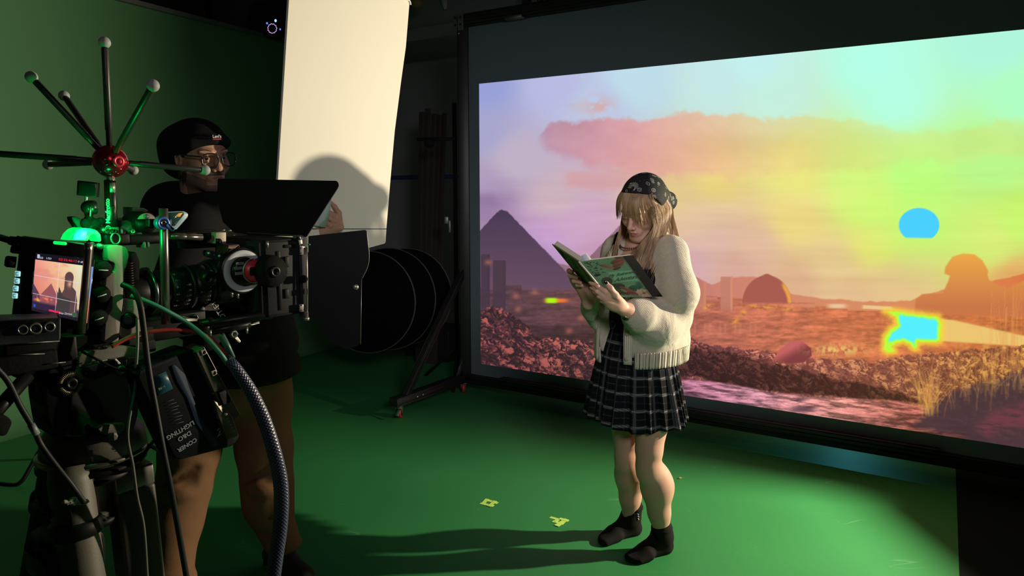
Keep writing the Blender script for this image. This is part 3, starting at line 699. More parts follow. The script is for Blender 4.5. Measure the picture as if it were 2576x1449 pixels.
# ================================================================== tape marks and scraps on the floor
TP = mat('fluorescent_tape', (0.55, 0.85, 0.16), 0.6)
def tape_strip(bm, a, b, w=0.022, z=.0045):
    a = onfloor(*a, z); b = onfloor(*b, z); d = (b - a).normalized(); s = V((-d.y, d.x, 0)) * w / 2
    prism(bm, [a - s, b - s, b + s, a + s], (0, 0, .0006))
bm = bmesh.new()
for i, (a, b) in enumerate((((1222, 1257), (1252, 1266)), ((1208, 1266), (1242, 1273)), ((1213, 1269), (1226, 1255)), ((1230, 1274), (1246, 1260)))): tape_strip(bm, a, b, .02, .0045 + .0007 * i)
o = obj('tape_mark', bm, TP, smooth=False); setp(o, 'small square of yellow-green tape on the green floor, the one farther left', 'tape mark', 'tape marks on the floor')
bm = bmesh.new()
for i, (a, b) in enumerate((((1384, 1301), (1402, 1306)), ((1390, 1311), (1418, 1318)), ((1396, 1312), (1408, 1305)), ((1400, 1323), (1426, 1306)), ((1408, 1304), (1430, 1311)))): tape_strip(bm, a, b, .018 if i != 3 else .026, .0045 + .0007 * i)
o = obj('tape_mark', bm, TP, smooth=False); setp(o, 'torn square of yellow-green tape nearest the reading woman\'s shadow', 'tape mark', 'tape marks on the floor')
bm = bmesh.new(); p = onfloor(1709, 1204, .005); prism(bm, [p + V(x) for x in ((-.012, -.004, 0), (.004, -.007, .004), (.014, .002, .002), (.002, .007, .006))], (0, 0, .002))
o = obj('paper_scrap', bm, mat('ochre_scrap', (.6, .4, .12), .7)); setp(o, 'tiny ochre scrap lying on the floor right of the woman', 'scrap')
# ================================================================== things stored behind the screen frame
WD = mat('dark_plank', (.030, .022, .018), .8, var=.3, scale=8)
Yb = 6.35
for k, (x, w_, y, nm) in enumerate(((1047, 15, 281, 'leftmost of the five'), (1062, 16, 272, 'second from the left'), (1078, 15, 285, 'the middle one of five'), (1092, 13, 288, 'fourth from the left'), (1104, 11, 284, 'rightmost of the five'))):
    bm = bmesh.new(); a = at(x, y, Yb); wd_ = w_ * Yb / FPX * .46; Mx = frame(V((a.x + .03, a.y + .0, 0)), EX); lean = .10
    prism(bm, [Mx @ V((-wd_, -lean - .02 * k, .002)), Mx @ V((wd_, -lean - .02 * k, .002)), Mx @ V((wd_ * .9, .02, a.z)), Mx @ V((-wd_ * .9, .02, a.z))], EY * .03, bev=.003)
    o = obj('plank', bm, WD, smooth=False); setp(o, 'tall dark wooden plank leaning at the back wall, %s' % nm, 'plank', 'planks leaning behind the screen frame')
RIMM = mat('rim_grey', (.10, .095, .08), .6)
for k, (cx, cy, r, Y, nm) in enumerate(((925, 760, 128, 5.35, 'nearest and leftmost of three'), (975, 752, 128, 5.6, 'the middle of three'), (1022, 745, 120, 5.85, 'farthest and rightmost of three'))):
    c_ = at(cx, cy, Y); r_ = r * Y / FPX * 1.02; n_ = V((-.25, -.95, .12)).normalized()
    c_.z = max(c_.z, r_ * .99 + .0)
    t = thing('reflector_disc', 'large round black reflector disc standing behind the frame, %s' % nm, 'reflector', V((c_.x, c_.y, 0)), 'round reflector discs')
    bm = bmesh.new(); lathe(bm, c_, c_ - n_ * .012, [(0, r_ * .985), (1, r_ * .985)], 72); obj('cloth', bm, mat('reflector_cloth', (.004, .004, .0045), .9, spec=.05), t)
    bm = bmesh.new(); lathe(bm, c_ + n_ * .004, c_ - n_ * .016, [(0, r_ * .988), (.2, r_ * 1.0), (.8, r_ * 1.0), (1, r_ * .988), (.8, r_ * .982), (.2, r_ * .982), (0, r_ * .988)], 72, cap=False); obj('rim', bm, RIMM, t)
# clamp arm and clamp on the post side
q = at(1160, 350, 5.45); q2 = at(1085, 350, 5.75)
t = thing('stand_arm', 'black stand with a side arm and silver clamp behind the left screen post', 'stand', at(1150, 900, 5.6) * V((1, 1, 0)) if False else V((at(1150, 900, 5.6).x, 5.6, 0)))
px_ = t.location.x
bm = bmesh.new(); cyl(bm, (px_, 5.6, .05), (px_, 5.6, 2.25), .018); obj('pole', bm, BLKM, t)
zz = at(1100, 350, 5.6).z; bm = bmesh.new(); cyl(bm, (px_ + .02, 5.58, zz), (px_ - .30, 5.62, zz), .014); ball(bm, (px_ - .20, 5.6, zz - .03), .04, n=12); obj('arm', bm, BLKM, t)
zz = at(1130, 560, 5.6).z
for (x, z, w_, h_) in ((-.07, .02, .035, .06), (-.045, -.03, .02, .10)):
    bm = bmesh.new(); box(bm, (px_ + x - w_ / 2, 5.55, zz + z - h_ / 2), (px_ + x + w_ / 2, 5.59, zz + z + h_ / 2), None, .006); obj('clamp', bm, mat('dull_clamp', (.22, .22, .21), .45, .7), t)
for k in range(3):
    a = 2.1 * k + .5; bm = bmesh.new(); tube(bm, [V((px_, 5.6, .30)), V((px_ + .33 * math.cos(a), 5.6 + .33 * math.sin(a), .015))], .012, 8, 2); obj('leg', bm, BLKM, t)
# equipment case
c_ = onfloor(1075, 905); t = thing('equipment_case', 'black equipment case on the floor behind the wheeled frame', 'case', c_)
Mx = frame(c_, EX); bm = bmesh.new(); box(bm, (-.28, 0, .004), (.25, .35, .30), Mx, .012); cs = obj('case', bm, mat('case_black', (.012, .013, .013), .6), t)
bm = bmesh.new(); box(bm, (-.02, -.004, .19), (.08, .0, .27), Mx); obj('label', bm, mat('case_label', (.06, .09, .08), .7), cs)
bm = bmesh.new(); tube(bm, [Mx @ V((-.09, -.004, .15)), Mx @ V((-.08, -.03, .17)), Mx @ V((.06, -.03, .17)), Mx @ V((.07, -.004, .15))], .008, 8, 4); obj('handle', bm, BLK, cs)
# tracking sensor with lit ring on top of the green wall
c_ = at(684, 68, 6.55); ny = (V((0, 0, CAMH)) - c_).normalized(); xx = V((.97, -.05, -.24)); Mx = axes(c_, xx, V((.22, 0, .97))); zx = Mx.col[2].to_3d()
t = thing('tracking_camera', 'small black tracking camera with a glowing violet ring, mounted above the green wall', 'tracking camera', c_ - UP * .12)
bm = bmesh.new(); box(bm, (-.068, -.095, -.10), (.072, .095, 0), Mx, .006); cb = obj('housing', bm, mat('sensor_black', (.008, .009, .010), .4), t)
bm = bmesh.new(); tube(bm, [Mx @ V(p) for p in ((-.064, -.09, .001), (-.064, .09, .001), (.066, .09, .001))], .0016, 5, 0); obj('edge', bm, mat('edge_grey2', (.10, .10, .10), .5), cb)
VI = mat('violet_led', (.6, .4, .8), .4, emit=(.75, .45, .95), estr=1.2); BL_ = mat('blue_led', (.2, .3, .9), .4, emit=(.12, .22, 1.0), estr=1.2); CY = mat('cyan_led', (.4, .7, .95), .4, emit=(.30, .72, 1.0), estr=1.2)
for k in range(22):
    a = 2 * math.pi * k / 22; bm = bmesh.new(); rr_ = .0385 + .003 * (k % 2); p = Mx @ V((.006 + rr_ * math.cos(a), -.012 + rr_ * math.sin(a), .001)); ball(bm, p, .0042, n=8, sc=(1, .5, 1)); obj('ring_lamp', bm, VI, cb, auto=0)
for (x, y, r_, m_) in ((.022, .062, .011, CY), (-.050, .022, .0085, BL_), (.078, -.002, .0075, BL_)):
    bm = bmesh.new(); ball(bm, Mx @ V((x, y, .0)), r_, n=12, sc=(1, .6, 1.2)); obj('status_lamp', bm, m_, cb, auto=0)
bm = bmesh.new(); tube(bm, [Mx @ V((.0, .09, -.05)), Mx @ V((-.02, .16, -.06)), at(650, 14, 6.6), at(634, 26, 6.6)], [.02, .022, .022, .028], 10, 6); obj('mount_arm', bm, BLKM, t)
bm = bmesh.new(); q = at(693, 30, 6.62); tube(bm, [q, V((q.x + .1, q.y + .1, 3.4)), V((q.x + .12, q.y + .1, 4.58))], .05, 8, 4); obj('mount_pole', bm, BLKM, t)
# two lamps under the ceiling
q = at(1118, 12, 6.2); t = thing('spot_lamp', 'small dark ceiling lamp with a pale cone, top left of the screen frame', 'lamp', q)
bm = bmesh.new(); lathe(bm, q + V((.0, 0, .07)), q + V((.01, -.05, -.05)), [(0, .055), (1, .008)], 16); obj('cone', bm, mat('pale_cone', (.25, .26, .27), .6), t); bm = bmesh.new(); lathe(bm, q + V((0, .02, .07)), V((q.x, q.y + .02, 4.59)), [(0, .05), (.06, .05), (.08, .012), (1, .012)], 10); obj('hanger', bm, BLKM, t)
q = at(1048, 6, 5.9); t = thing('work_lamp', 'dull yellow lamp head hanging beside the top of the bounce board', 'lamp', q)
bm = bmesh.new(); ball(bm, q, .055, n=16, sc=(1, 1, .9)); obj('head', bm, mat('dull_yellow', (.16, .13, .04), .6), t); bm = bmesh.new(); cyl(bm, q + UP * .04, V((q.x, q.y, 4.59)), .01, n=6); obj('hanger', bm, BLKM, t)
# ================================================================== the woman reading
SKIN = mat('skin_pale', (0.62, 0.37, 0.28), 0.48, var=0.06, scale=25, sss=0.15, bump=0.05, bscale=300, spec=0.4)
LIP = mat('lips_rose', (0.42, 0.14, 0.13), 0.4, sss=0.1)
NAIL = mat('black_nail_polish', (0.008, 0.008, 0.01), 0.15, coat=0.6)
def rough_from(R, name): pass
wf = V((-0.70, -0.714, 0)); wlft = V((0.714, -0.70, 0))
WC = V((0.53, 2.91, 0))
def wp(l, f, z, c=None): return (c or WC) + wlft * l + wf * f + UP * z
woman = thing('person', 'woman in black bandana, cream cardigan and plaid skirt reading an open book', 'person', (WC.x, WC.y, 0.004))

def head_field(M, res, fem=True):
    "a head in local axes: X to its left, Y forward, Z up; M places it in the world"
    F = Field((-.115, -.135, -.205), (.115, .135, .155), res)
    F.ell((0, -.012, .038), (.074, .094, .085), k=.01)
    F.ell((0, .022, -.018), (.060, .066, .088), k=.03)
    F.cone((-.048, .0, -.062), (-.018, .062, -.098), .022, .020, .025); F.cone((.048, .0, -.062), (.018, .062, -.098), .022, .020, .025)
    F.ell((0, .070, -.098), (.022, .018, .018), k=.015)
    for s in (-1, 1):
        F.ell((s * .038, .052, -.028), (.027, .028, .026), k=.02)
        F.ell((s * .078, -.008, -.008), (.009, .019, .031), k=.006); F.ell((s * .083, -.004, -.004), (.004, .010, .019), k=.004, op='sub')
        F.ell((s * .031, .101, .002), (.021, .019, .013), k=.012, op='sub')
        F.ell((s * .031, .0745, -.001), (.0155, .0135, .0125), k=.004)
        F.cone((s * .014, .089, .022), (s * .046, .077, .022), .008, .007, .012)
        # lids
        F.chain([(s * .017, .084, -.004), (s * .031, .0885, -.001 if fem else .006), (s * .045, .080, -.003)], [.0032, .004, .003], .003)
        F.chain([(s * .018, .084, -.008), (s * .031, .0865, -.011), (s * .044, .080, -.007)], [.0025, .003, .0025], .003)
    w = 1.0 if fem else 1.18
    F.cone((0, .086, .014), (0, .107, -.028), .0075 * w, .0095 * w, .012)
    F.ell((0, .109, -.034), (.0105 * w, .010, .009), k=.006)
    for s in (-1, 1): F.ell((s * .0125 * w, .098, -.038), (.0075 * w, .010, .0075), k=.005); F.ell((s * .006, .106, -.0445), (.0035, .005, .0025), k=.002, op='sub')
    F.ell((0, .080, -.064), (.030, .015, .020), k=.014)
    F.chain([(-.026, .0800, -.0655), (-.008, .0925, -.0600), (0, .0925, -.0615), (.008, .0925, -.0600), (.026, .0800, -.0655)], [.003, .0052, .0045, .0052, .003], .003)
    F.chain([(-.023, .080, -.068), (0, .0915, -.0725), (.023, .080, -.068)], [.003, .0068, .003], .003)
    F.chain([(-.026, .0840, -.0662), (0, .1000, -.0655), (.026, .0840, -.0662)], [.0008, .0014, .0008], .0015, op='sub')
    F.cone((0, .094, -.052), (0, .096, -.046), .002, .0015, .003, op='sub')
    F.cone((0, -.028, -.06), (0, -.045, -.20), .052 if fem else .062, .050 if fem else .064, .03)
    me = F.mesh('head'); n = len(me.vertices); co = np.empty(n * 3, np.float32); me.vertices.foreach_get('co', co); loc = co.reshape(-1, 3).copy()
    me.transform(M); return me, loc
def lip_mask(c): return (np.abs(c[:, 0]) < .0255) & (c[:, 1] > .080) & (c[:, 2] < -.0575 + .10 * 0 - np.abs(c[:, 0]) * .28) & (c[:, 2] > -.0785 + np.abs(c[:, 0]) * .5)
def join_mesh(name, mes):
    bm = bmesh.new()
    for me in mes: bm.from_mesh(me)
    out = bpy.data.meshes.new(name); bm.to_mesh(out); bm.free(); return out
def face_mats(me, start, loc, fn, idx):
    "give faces of one part of a joined mesh another material, by the local place of their vertices"
    m = fn(loc)
    for p in me.polygons:
        v = p.vertices
        if start <= v[0] < start + len(loc) and all(m[i - start] for i in v): p.material_index = idx

hyaw = V((-0.68, -0.733, 0)).normalized(); hp = math.radians(24); hroll = math.radians(5)
hY = hyaw * math.cos(hp) - UP * math.sin(hp)
hX0 = V((0.733, -0.68, 0)); hZ0 = hX0.cross(hY)
hX = -(hX0 * math.cos(hroll) - hX0.cross(hY).cross(hX0) * 0 + hX0.cross(hY) * math.sin(hroll)).normalized(); hZ = hX.cross(hY)
HC = at(1617, 526, 2.86)
MH = Matrix(((hX.x, hY.x, hZ.x, HC.x), (hX.y, hY.y, hZ.y, HC.y), (hX.z, hY.z, hZ.z, HC.z), (0, 0, 0, 1)))
H = lambda x, y, z: MH @ V((-x, y, z))          # x counted to her left
head_me, head_loc = head_field(MH, .0024)
# torso, arms and legs
hipL, hipR = wp(.088, -.01, .84), wp(-.088, -.01, .84)
kneeL, kneeR = at(1632, 1160, 2.80), at(1577, 1135, 2.92)
ankL, ankR = V((.648, 2.826, .085)), V((.536, 2.985, .085))
B = Field((.12, 2.45, .0), (.95, 3.25, 1.42), .005)
B.ell(wp(0, -.01, .88), (.125, .095, .10), k=.02); B.ell(wp(0, 0, 1.05), (.10, .08, .14), k=.04); B.ell(wp(0, -.01, 1.21), (.125, .09, .12), k=.05)
shL, shR = wp(.145, -.01, 1.32), wp(-.12, -.01, 1.32)
B.cone(shL, shR, .045, .045, .05)
neck0 = H(0, -.04, -.17); B.cone(neck0, wp(0, -.01, 1.33), .050, .06, .03)
for hip, kn, an, s in ((hipL, kneeL, ankL, 1), (hipR, kneeR, ankR, -1)):
    B.cone(hip, hip.lerp(kn, .55), .080, .076, .03); B.cone(hip.lerp(kn, .55), kn + UP * .05, .078, .055, .02)
    B.cone(kn + UP * .05, kn - UP * .05, .054, .048, .02); B.ell(kn + wf * .018, (.036, .036, .04), k=.02)
    calf = kn.lerp(an, .36) - wf * .022
    B.chain([kn - UP * .03, calf, kn.lerp(an, .68) - wf * .008, an], [.046, .060, .044, .034], .03)
    B.ell(calf + wlft * s * .008 + UP * .01, (.056, .056, .095), k=.04)
elL, elR = at(1690, 812, 2.86), at(1519, 796, 2.98)
wrL, wrR = at(1583, 783, 2.66), at(1474, 733, 2.72)
B.chain([shL, elL, wrL], [.05, .036, .024], .02); B.chain([shR, elR, wrR], [.05, .036, .024], .02)
body_me = B.mesh('b')
# hands
def hand(F, joints, palm, r=.0082):
    for a, b, ra, rb in palm: F.cone(a, b, ra, rb, .012)
    for pts, rr in joints: F.chain(pts, [x for x in rr], .004)
HL = Field((.22, 2.50, 1.05), (.57, 2.77, 1.27), .0022)
a_ = at
w0, kn = at(1578, 782, 2.655), [at(1524, 735, 2.565), at(1520, 748, 2.572), at(1523, 757, 2.585), at(1528, 766, 2.60)]
tips = [at(1484, 712, 2.575), at(1487, 724, 2.585), at(1493, 736, 2.60), at(1503, 748, 2.61)]
mids = [at(1503, 720, 2.545), at(1501, 733, 2.552), at(1506, 745, 2.565), at(1514, 757, 2.585)]
for p, r in zip(kn, (.013, .0135, .0125, .011)): HL.cone(w0, p, .022, r, .014)
HL.ell((w0 + kn[1]) / 2, (.030, .020, .022), k=.02)
for i in range(4): HL.chain([kn[i], mids[i], tips[i]], [.0105 - .0005 * i, .0088 - .0004 * i, .0068], .004)
th = [at(1566, 766, 2.63), at(1548, 742, 2.568), at(1536, 725, 2.552), at(1525, 712, 2.553)]
HL.chain(th, [.017, .0125, .0100, .0078], .008); HL.cone(w0, wrL, .023, .025, .02); HL.cone(wrL, wrL + (wrL - w0).normalized() * .03, .025, .026, .02)
hl_me = HL.mesh('hl')
HR = Field((.16, 2.58, 1.05), (.40, 2.84, 1.32), .0022)
w1 = at(1472, 727, 2.72); kr = [at(1438, 692, 2.735), at(1441, 703, 2.73), at(1447, 713, 2.728), at(1455, 720, 2.726)]
mr = [at(1431, 681, 2.70), at(1434, 694, 2.695), at(1443, 707, 2.69), at(1452, 717, 2.69)]
tr = [at(1440, 684, 2.672), at(1456, 700, 2.665), at(1460, 711, 2.665), at(1464, 719, 2.67)]
for p in kr: HR.cone(w1, p, .022, .0125, .014)
for i in range(4): HR.chain([kr[i], mr[i], tr[i]], [.010, .0086, .0072], .004)
HR.cone(w1, wrR, .023, .024, .02); HR.cone(wrR, wrR + (wrR - w1).normalized() * .03 - UP * .02, .024, .026, .02)
HR.chain([w1, at(1462, 705, 2.745), at(1458, 692, 2.75)], [.016, .011, .008], .008)
hr_me = HR.mesh('hr')
nh = [len(m.vertices) for m in (head_me, body_me, hl_me)]
me = join_mesh('body', [head_me, body_me, hl_me, hr_me])
wb = link_mesh('body', me, [SKIN, LIP], woman, True, [('SMOOTH', dict(factor=0.5, iterations=1))])
face_mats(me, 0, head_loc, lip_mask, 1)
# nails
def nail(p, d, n, w=.0052, L=.0095, par=None):
    bm = bmesh.new(); b2 = bmesh.new(); bmesh.ops.create_uvsphere(b2, u_segments=12, v_segments=8, radius=1)
    Mx = axes(p, d, n) ; add(bm, b2, Mx @ Matrix.Diagonal((L, .0022, w, 1))); return obj('nail', bm, NAIL, par, auto=0)
cdir = lambda p: (V((0, 0, CAMH)) - p).normalized()
nail(th[3] + cdir(th[3]) * .0064 + (th[3] - th[2]).normalized() * .002, th[3] - th[2], cdir(th[3]), .006, .010, wb)
nail(tips[0] + cdir(tips[0]) * .0055, tips[0] - mids[0], cdir(tips[0]) + UP * .4, .0045, .008, wb)
for i in (0, 1): nail(tr[i] + cdir(tr[i]) * .006, tr[i] - mr[i], cdir(tr[i]), .005, .0085, wb)
# eyebrows, lashes
HAIRD = mat('brow_brown', (0.10, 0.055, 0.03), 0.7)
for s in (-1, 1):
    bm = bmesh.new(); tube(bm, [H(s * .013, .0940, .0215), H(s * .031, .0890, .0265), H(s * .047, .0780, .0215)], [.0022, .0024, .0010], 8, 6, flat=.5)
    obj('eyebrow', bm, HAIRD, woman)
for s in (-1, 1):
    bm = bmesh.new()
    tube(bm, [H(s * .017, .0865, -.0055), H(s * .031, .0925, -.0045), H(s * .046, .0825, -.0055)], [.0007, .0011, .0009], 6, 6)
    for k in range(9):
        t = k / 8; x = .018 + .028 * t; y = .0885 + .0035 * math.sin(math.pi * t) - .006 * t; p = H(s * x, y, -.0055); tube(bm, [p, p + hY * .006 - hZ * .004 - hX * s * .003 * t], [.0005, .0002], 4, 0)
    obj('eyelashes', bm, mat('lash_black', (.01, .008, .008), .6), woman)

# ---- black camisole
TOPM = mat('black_cotton', (0.010, 0.010, 0.012), 0.85, spec=0.2, bump=0.1, bscale=200)
T = Field((.12, 2.55, .93), (.95, 3.25, 1.42), .006)
T.ell(wp(0, 0.0, 1.00), (.122, .100, .12), k=.02); T.ell(wp(0, .0, 1.08), (.120, .108, .14), k=.05); T.ell(wp(0, .008, 1.20), (.146, .128, .11), k=.05)
for s in (-1, 1): T.ell(wp(s * .065, .085, 1.20), (.06, .06, .06), k=.04); T.cone(wp(s * .075, .10, 1.24), wp(s * .09, .02, 1.375), .016, .014, .02)
field_obj('camisole', T, TOPM, woman, 3)

# ---- skirt: pleated, plaid woven in as colours
nu, nv = 720, 150
u = np.linspace(0, 2 * math.pi, nu); v = np.linspace(0, 1, nv); U1, V1 = np.meshgrid(u, v)
ztop, zhem, zy = 1.015, .598, .90
z = ztop + (zhem - ztop) * V1
tt = np.clip((ztop - z) / (ztop - zhem), 0, 1); yoke = np.clip((ztop - z) / (ztop - zy), 0, 1)
rx = .130 + .030 * yoke + (.062) * np.clip((zy - z) / (zy - zhem), 0, 1) ** .9; ry = .108 + .035 * yoke + .055 * np.clip((zy - z) / (zy - zhem), 0, 1) ** .9
npl = 22; ph = (U1 * npl / (2 * math.pi) + .25 * np.sin(U1 * 3)) % 1.0; amp = np.clip((zy + .0 - z) / (zy - zhem), 0, 1)
saw = np.where(ph < .82, ph / .82, (1 - ph) / .18)
dr = (saw - .5) * (.004 + .020 * amp) * (amp > 0) + .010 * amp * np.sin(U1 * 5 + 1.0) + .006 * amp * np.sin(U1 * 9)
X = (rx + dr) * np.cos(U1); Y = (ry + dr) * np.sin(U1)
z = z + .006 * amp * np.sin(U1 * 5) + .012 * tt * np.cos(U1 + 2.2)
Pk = np.array(WC)[None, None] + X[..., None] * np.array(wlft) + (Y - .012 * amp)[..., None] * np.array(wf) + z[..., None] * np.array(UP)
arc = U1 * 1.18 / (2 * math.pi) * (.16 + .0 * V1) * 6.2; hgt = (ztop - z) * 1.0
def stripe(x, per, off, w=.0017, gap=.0042):
    d = (x + off) % per; r = 0
    for k in (-1, 0, 1): r = np.maximum(r, np.exp(-((d - per / 2 - k * gap) / w) ** 2) * (.75 if k else 1))
    return r
tw = .86 + .14 * np.sin(U1 * 900) * np.sin(z * 2200)
sv = stripe(arc, .078, .0); sh = stripe(hgt, .066, .020); s2 = stripe(hgt, .066, .053, .0012, 1.0) * .28 + stripe(arc, .078, .039, .0012, 1.0) * .22
col = np.array([20., 21., 28.])[None, None] + np.maximum(np.maximum(sv * .50, sh * .72), s2)[..., None] * np.array([205., 208., 200.])
edge = (V1 > .985) | (V1 < .02); col = np.where(edge[..., None], col * .6, col)
sk = color_grid('skirt', Pk, col * tw[..., None], attr_mat('plaid_wool', 0, 0.85, base=True, spec=0.15), woman)
sk.data.shade_smooth(); md = sk.modifiers.new('thickness', 'SOLIDIFY'); md.thickness = .003; md.offset = -1
bm = bmesh.new(); bx_ = wp(-.03, .118, 1.005); tube(bm, [wp(-.055, .112, 1.012), wp(-.038, .122, .990), wp(-.02, .124, 1.012), wp(-.038, .120, 1.022), wp(-.055, .112, 1.012)], .0022, 6, 5); obj('waist_tie', bm, mat('grey_cord', (.12, .12, .12), .7), sk)

# ---- cardigan
def knit_mat(name, col, vert=False):
    m = bpy.data.materials.new(name); m.use_nodes = True; nt = m.node_tree; b = nt.nodes['Principled BSDF']
    b.inputs['Roughness'].default_value = .9; b.inputs['Specular IOR Level'].default_value = .15; b.inputs['Sheen Weight'].default_value = .25
    tc = nt.nodes.new('ShaderNodeTexCoord'); mp = nt.nodes.new('ShaderNodeMapping'); nt.links.new(tc.outputs['Object'], mp.inputs[0])
    wv = nt.nodes.new('ShaderNodeTexWave'); wv.wave_type = 'BANDS'; wv.bands_direction = 'X' if vert else 'Z'; wv.inputs['Scale'].default_value = 40 if vert else 66; wv.inputs['Distortion'].default_value = 1.0 if vert else 1.6; wv.inputs['Detail'].default_value = 2; wv.inputs['Detail Scale'].default_value = 1.2
    if not vert: mp.inputs['Rotation'].default_value = (0.25, 0.55, 0)
    nt.links.new(mp.outputs[0], wv.inputs['Vector'])
    w2 = nt.nodes.new('ShaderNodeTexNoise'); w2.inputs['Scale'].default_value = 220; nt.links.new(tc.outputs['Object'], w2.inputs['Vector'])
    ad = nt.nodes.new('ShaderNodeMath'); ad.operation = 'MULTIPLY_ADD'; ad.inputs[1].default_value = .5; nt.links.new(w2.outputs['Fac'], ad.inputs[0]); nt.links.new(wv.outputs['Fac'], ad.inputs[2])
    bp = nt.nodes.new('ShaderNodeBump'); bp.inputs['Strength'].default_value = .9; bp.inputs['Distance'].default_value = .0020; w3 = nt.nodes.new('ShaderNodeTexNoise'); w3.inputs['Scale'].default_value = 11; w3.inputs['Distortion'].default_value = .6; nt.links.new(tc.outputs['Object'], w3.inputs['Vector']); a3 = nt.nodes.new('ShaderNodeMath'); a3.operation = 'MULTIPLY_ADD'; a3.inputs[1].default_value = 0.0 if vert else 9.0; nt.links.new(w3.outputs['Fac'], a3.inputs[0]); nt.links.new(ad.outputs[0], a3.inputs[2]); nt.links.new(a3.outputs[0], bp.inputs['Height']); nt.links.new(bp.outputs[0], b.inputs['Normal'])
    mx = nt.nodes.new('ShaderNodeMix'); mx.data_type = 'RGBA'; mx.inputs[6].default_value = (*[x * .80 for x in col], 1); mx.inputs[7].default_value = (*col, 1); nt.links.new(wv.outputs['Fac'], mx.inputs[0]); nt.links.new(mx.outputs[2], b.inputs['Base Color'])
    MATS[name] = m; return m
KNIT = knit_mat('cream_knit', (0.66, 0.60, 0.49)); RIB = knit_mat('cream_ribbing', (0.66, 0.60, 0.49), True)
K = Field((.05, 2.45, .885), (1.0, 3.30, 1.46), .0055)
K.ell(wp(.0, -.02, .94), (.185, .185, .13), k=.02); K.ell(wp(.0, -.015, 1.10), (.178, .165, .17), k=.06); K.ell(wp(0, -.02, 1.23), (.165, .140, .12), k=.05)
K.cone(wp(.135, -.025, 1.315), wp(-.115, -.025, 1.315), .062, .060, .05); K.cone(wp(.06, -.045, 1.37), wp(-.06, -.045, 1.37), .045, .045, .04)
# back drape outline to the right
K.cone(wp(.075, -.09, 1.24), wp(.09, -.11, .93), .075, .090, .05)
# sleeves: roomy, gathering over the forearm
K.chain([wp(.150, -.01, 1.30), wp(.190, -.01, 1.15), elL + V((.0, 0, .03))], [.070, .076, .082], .04)
K.chain([elL + V((-.01, 0, .03)), elL.lerp(wrL, .45) + V((0, 0, -.012)), elL.lerp(wrL, .80) + V((0, 0, -.004)), wrL + (elL - wrL) * .07], [.082, .080, .066, .040], .03)
K.ell(elL.lerp(wrL, .40) - UP * .045, (.10, .08, .055), k=.05)
K.chain([wp(-.125, -.01, 1.295), wp(-.15, .0, 1.15), elR + V((.0, 0, .0))], [.060, .058, .052], .04)
K.chain([elR, elR.lerp(wrR, .55) - UP * .02, wrR + (elR - wrR) * .14], [.052, .050, .034], .03); K.ell(elR.lerp(wrR, .40) - UP * .045, (.035, .035, .050), k=.04)
# front opening down the body, and the inside hollow of neck
K.chain([wp(-.0, .10, 1.42), wp(-.004, .14, 1.27), wp(-.014, .155, 1.05), wp(-.018, .155, .80)], [.085, .072, .068, .066], .010, op='sub')
K.ell(wp(-.0, -.0, 1.42), (.062, .062, .07), k=.02, op='sub')
K.ell(wp(0, -.0, .80), (.150, .140, .08), k=.01, op='sub')
cd = field_obj('cardigan', K, KNIT, woman, 4)
# ribbed hem band, with real ribs
def outline_cardigan(ang, z):
    return None
bm = bmesh.new(); nr = 300; rings = []
zs = np.linspace(.915, .848, 7)
for j, zz in enumerate(zs):
    row = []
    for i in range(nr + 1):
        t = i / nr; a = math.radians(118) + (math.radians(62 + 360) - math.radians(118)) * t  # gap at the front
        r_a = .172 - .012 * math.sin(math.pi * j / 6) * 0 - .004 * j / 6
        x = (r_a + .010) * math.cos(a); y = (r_a + .004) * math.sin(a) - .020
        if math.cos(a) > -.2 and math.sin(a) < .3: x += .012 * max(0, math.cos(a + .9)); y -= .030 * max(0, math.cos(a + .9))
        rb = .0028 * math.cos(i * math.pi * 2 * 75 / nr)
        n_ = V((math.cos(a), math.sin(a), 0)); x += rb * n_.x; y += rb * n_.y
        row.append(bm.verts.new(wp(x, y, zz - .012 * (1 - math.cos(a + 1.1)) * .5 + .004)))
    rings.append(row)
for j in range(len(rings) - 1):
    for i in range(nr): bm.faces.new((rings[j][i], rings[j + 1][i], rings[j + 1][i + 1], rings[j][i + 1]))
obj('ribbed_hem', bm, RIB, cd, auto=0, mods=[('SOLIDIFY', dict(thickness=.007, offset=-1))])
# button band on the near front edge, with two buttons
def ribbon(name, pts, w, wd, thick, m, par):
    bm = bmesh.new(); P = catmull(pts, 10); D = V(wd).normalized() * w / 2; rows = []
    for p in P: rows.append([bm.verts.new(p + D * s) for s in (-1, -.5, 0, .5, 1)])
    for a, b in zip(rows, rows[1:]):
        for k in range(4): bm.faces.new((a[k], a[k + 1], b[k + 1], b[k]))
    return obj(name, bm, m, par, auto=0, mods=[('SOLIDIFY', dict(thickness=thick, offset=0))])
ribbon('button_band', [wp(.075, .060, 1.335), wp(.072, .112, 1.26), wp(.063, .150, 1.13), wp(.066, .158, 1.0), wp(.068, .158, .862)], .034, wlft - wf * .5, .008, RIB, cd)
ribbon('button_band', [wp(-.075, .060, 1.335), wp(-.082, .112, 1.26), wp(-.083, .150, 1.13), wp(-.088, .158, 1.0), wp(-.090, .158, .862)], .030, wlft + wf * .5, .008, RIB, cd)
for zz in (.99, .885):
    bm = bmesh.new(); p = wp(.068, .165, zz); lathe(bm, p, p + (wf + wlft * .5).normalized() * .003, [(0, .008), (.6, .008), (1, .006)], 16); obj('button', bm, mat('horn_button', (.45, .38, .3), .3), cd)

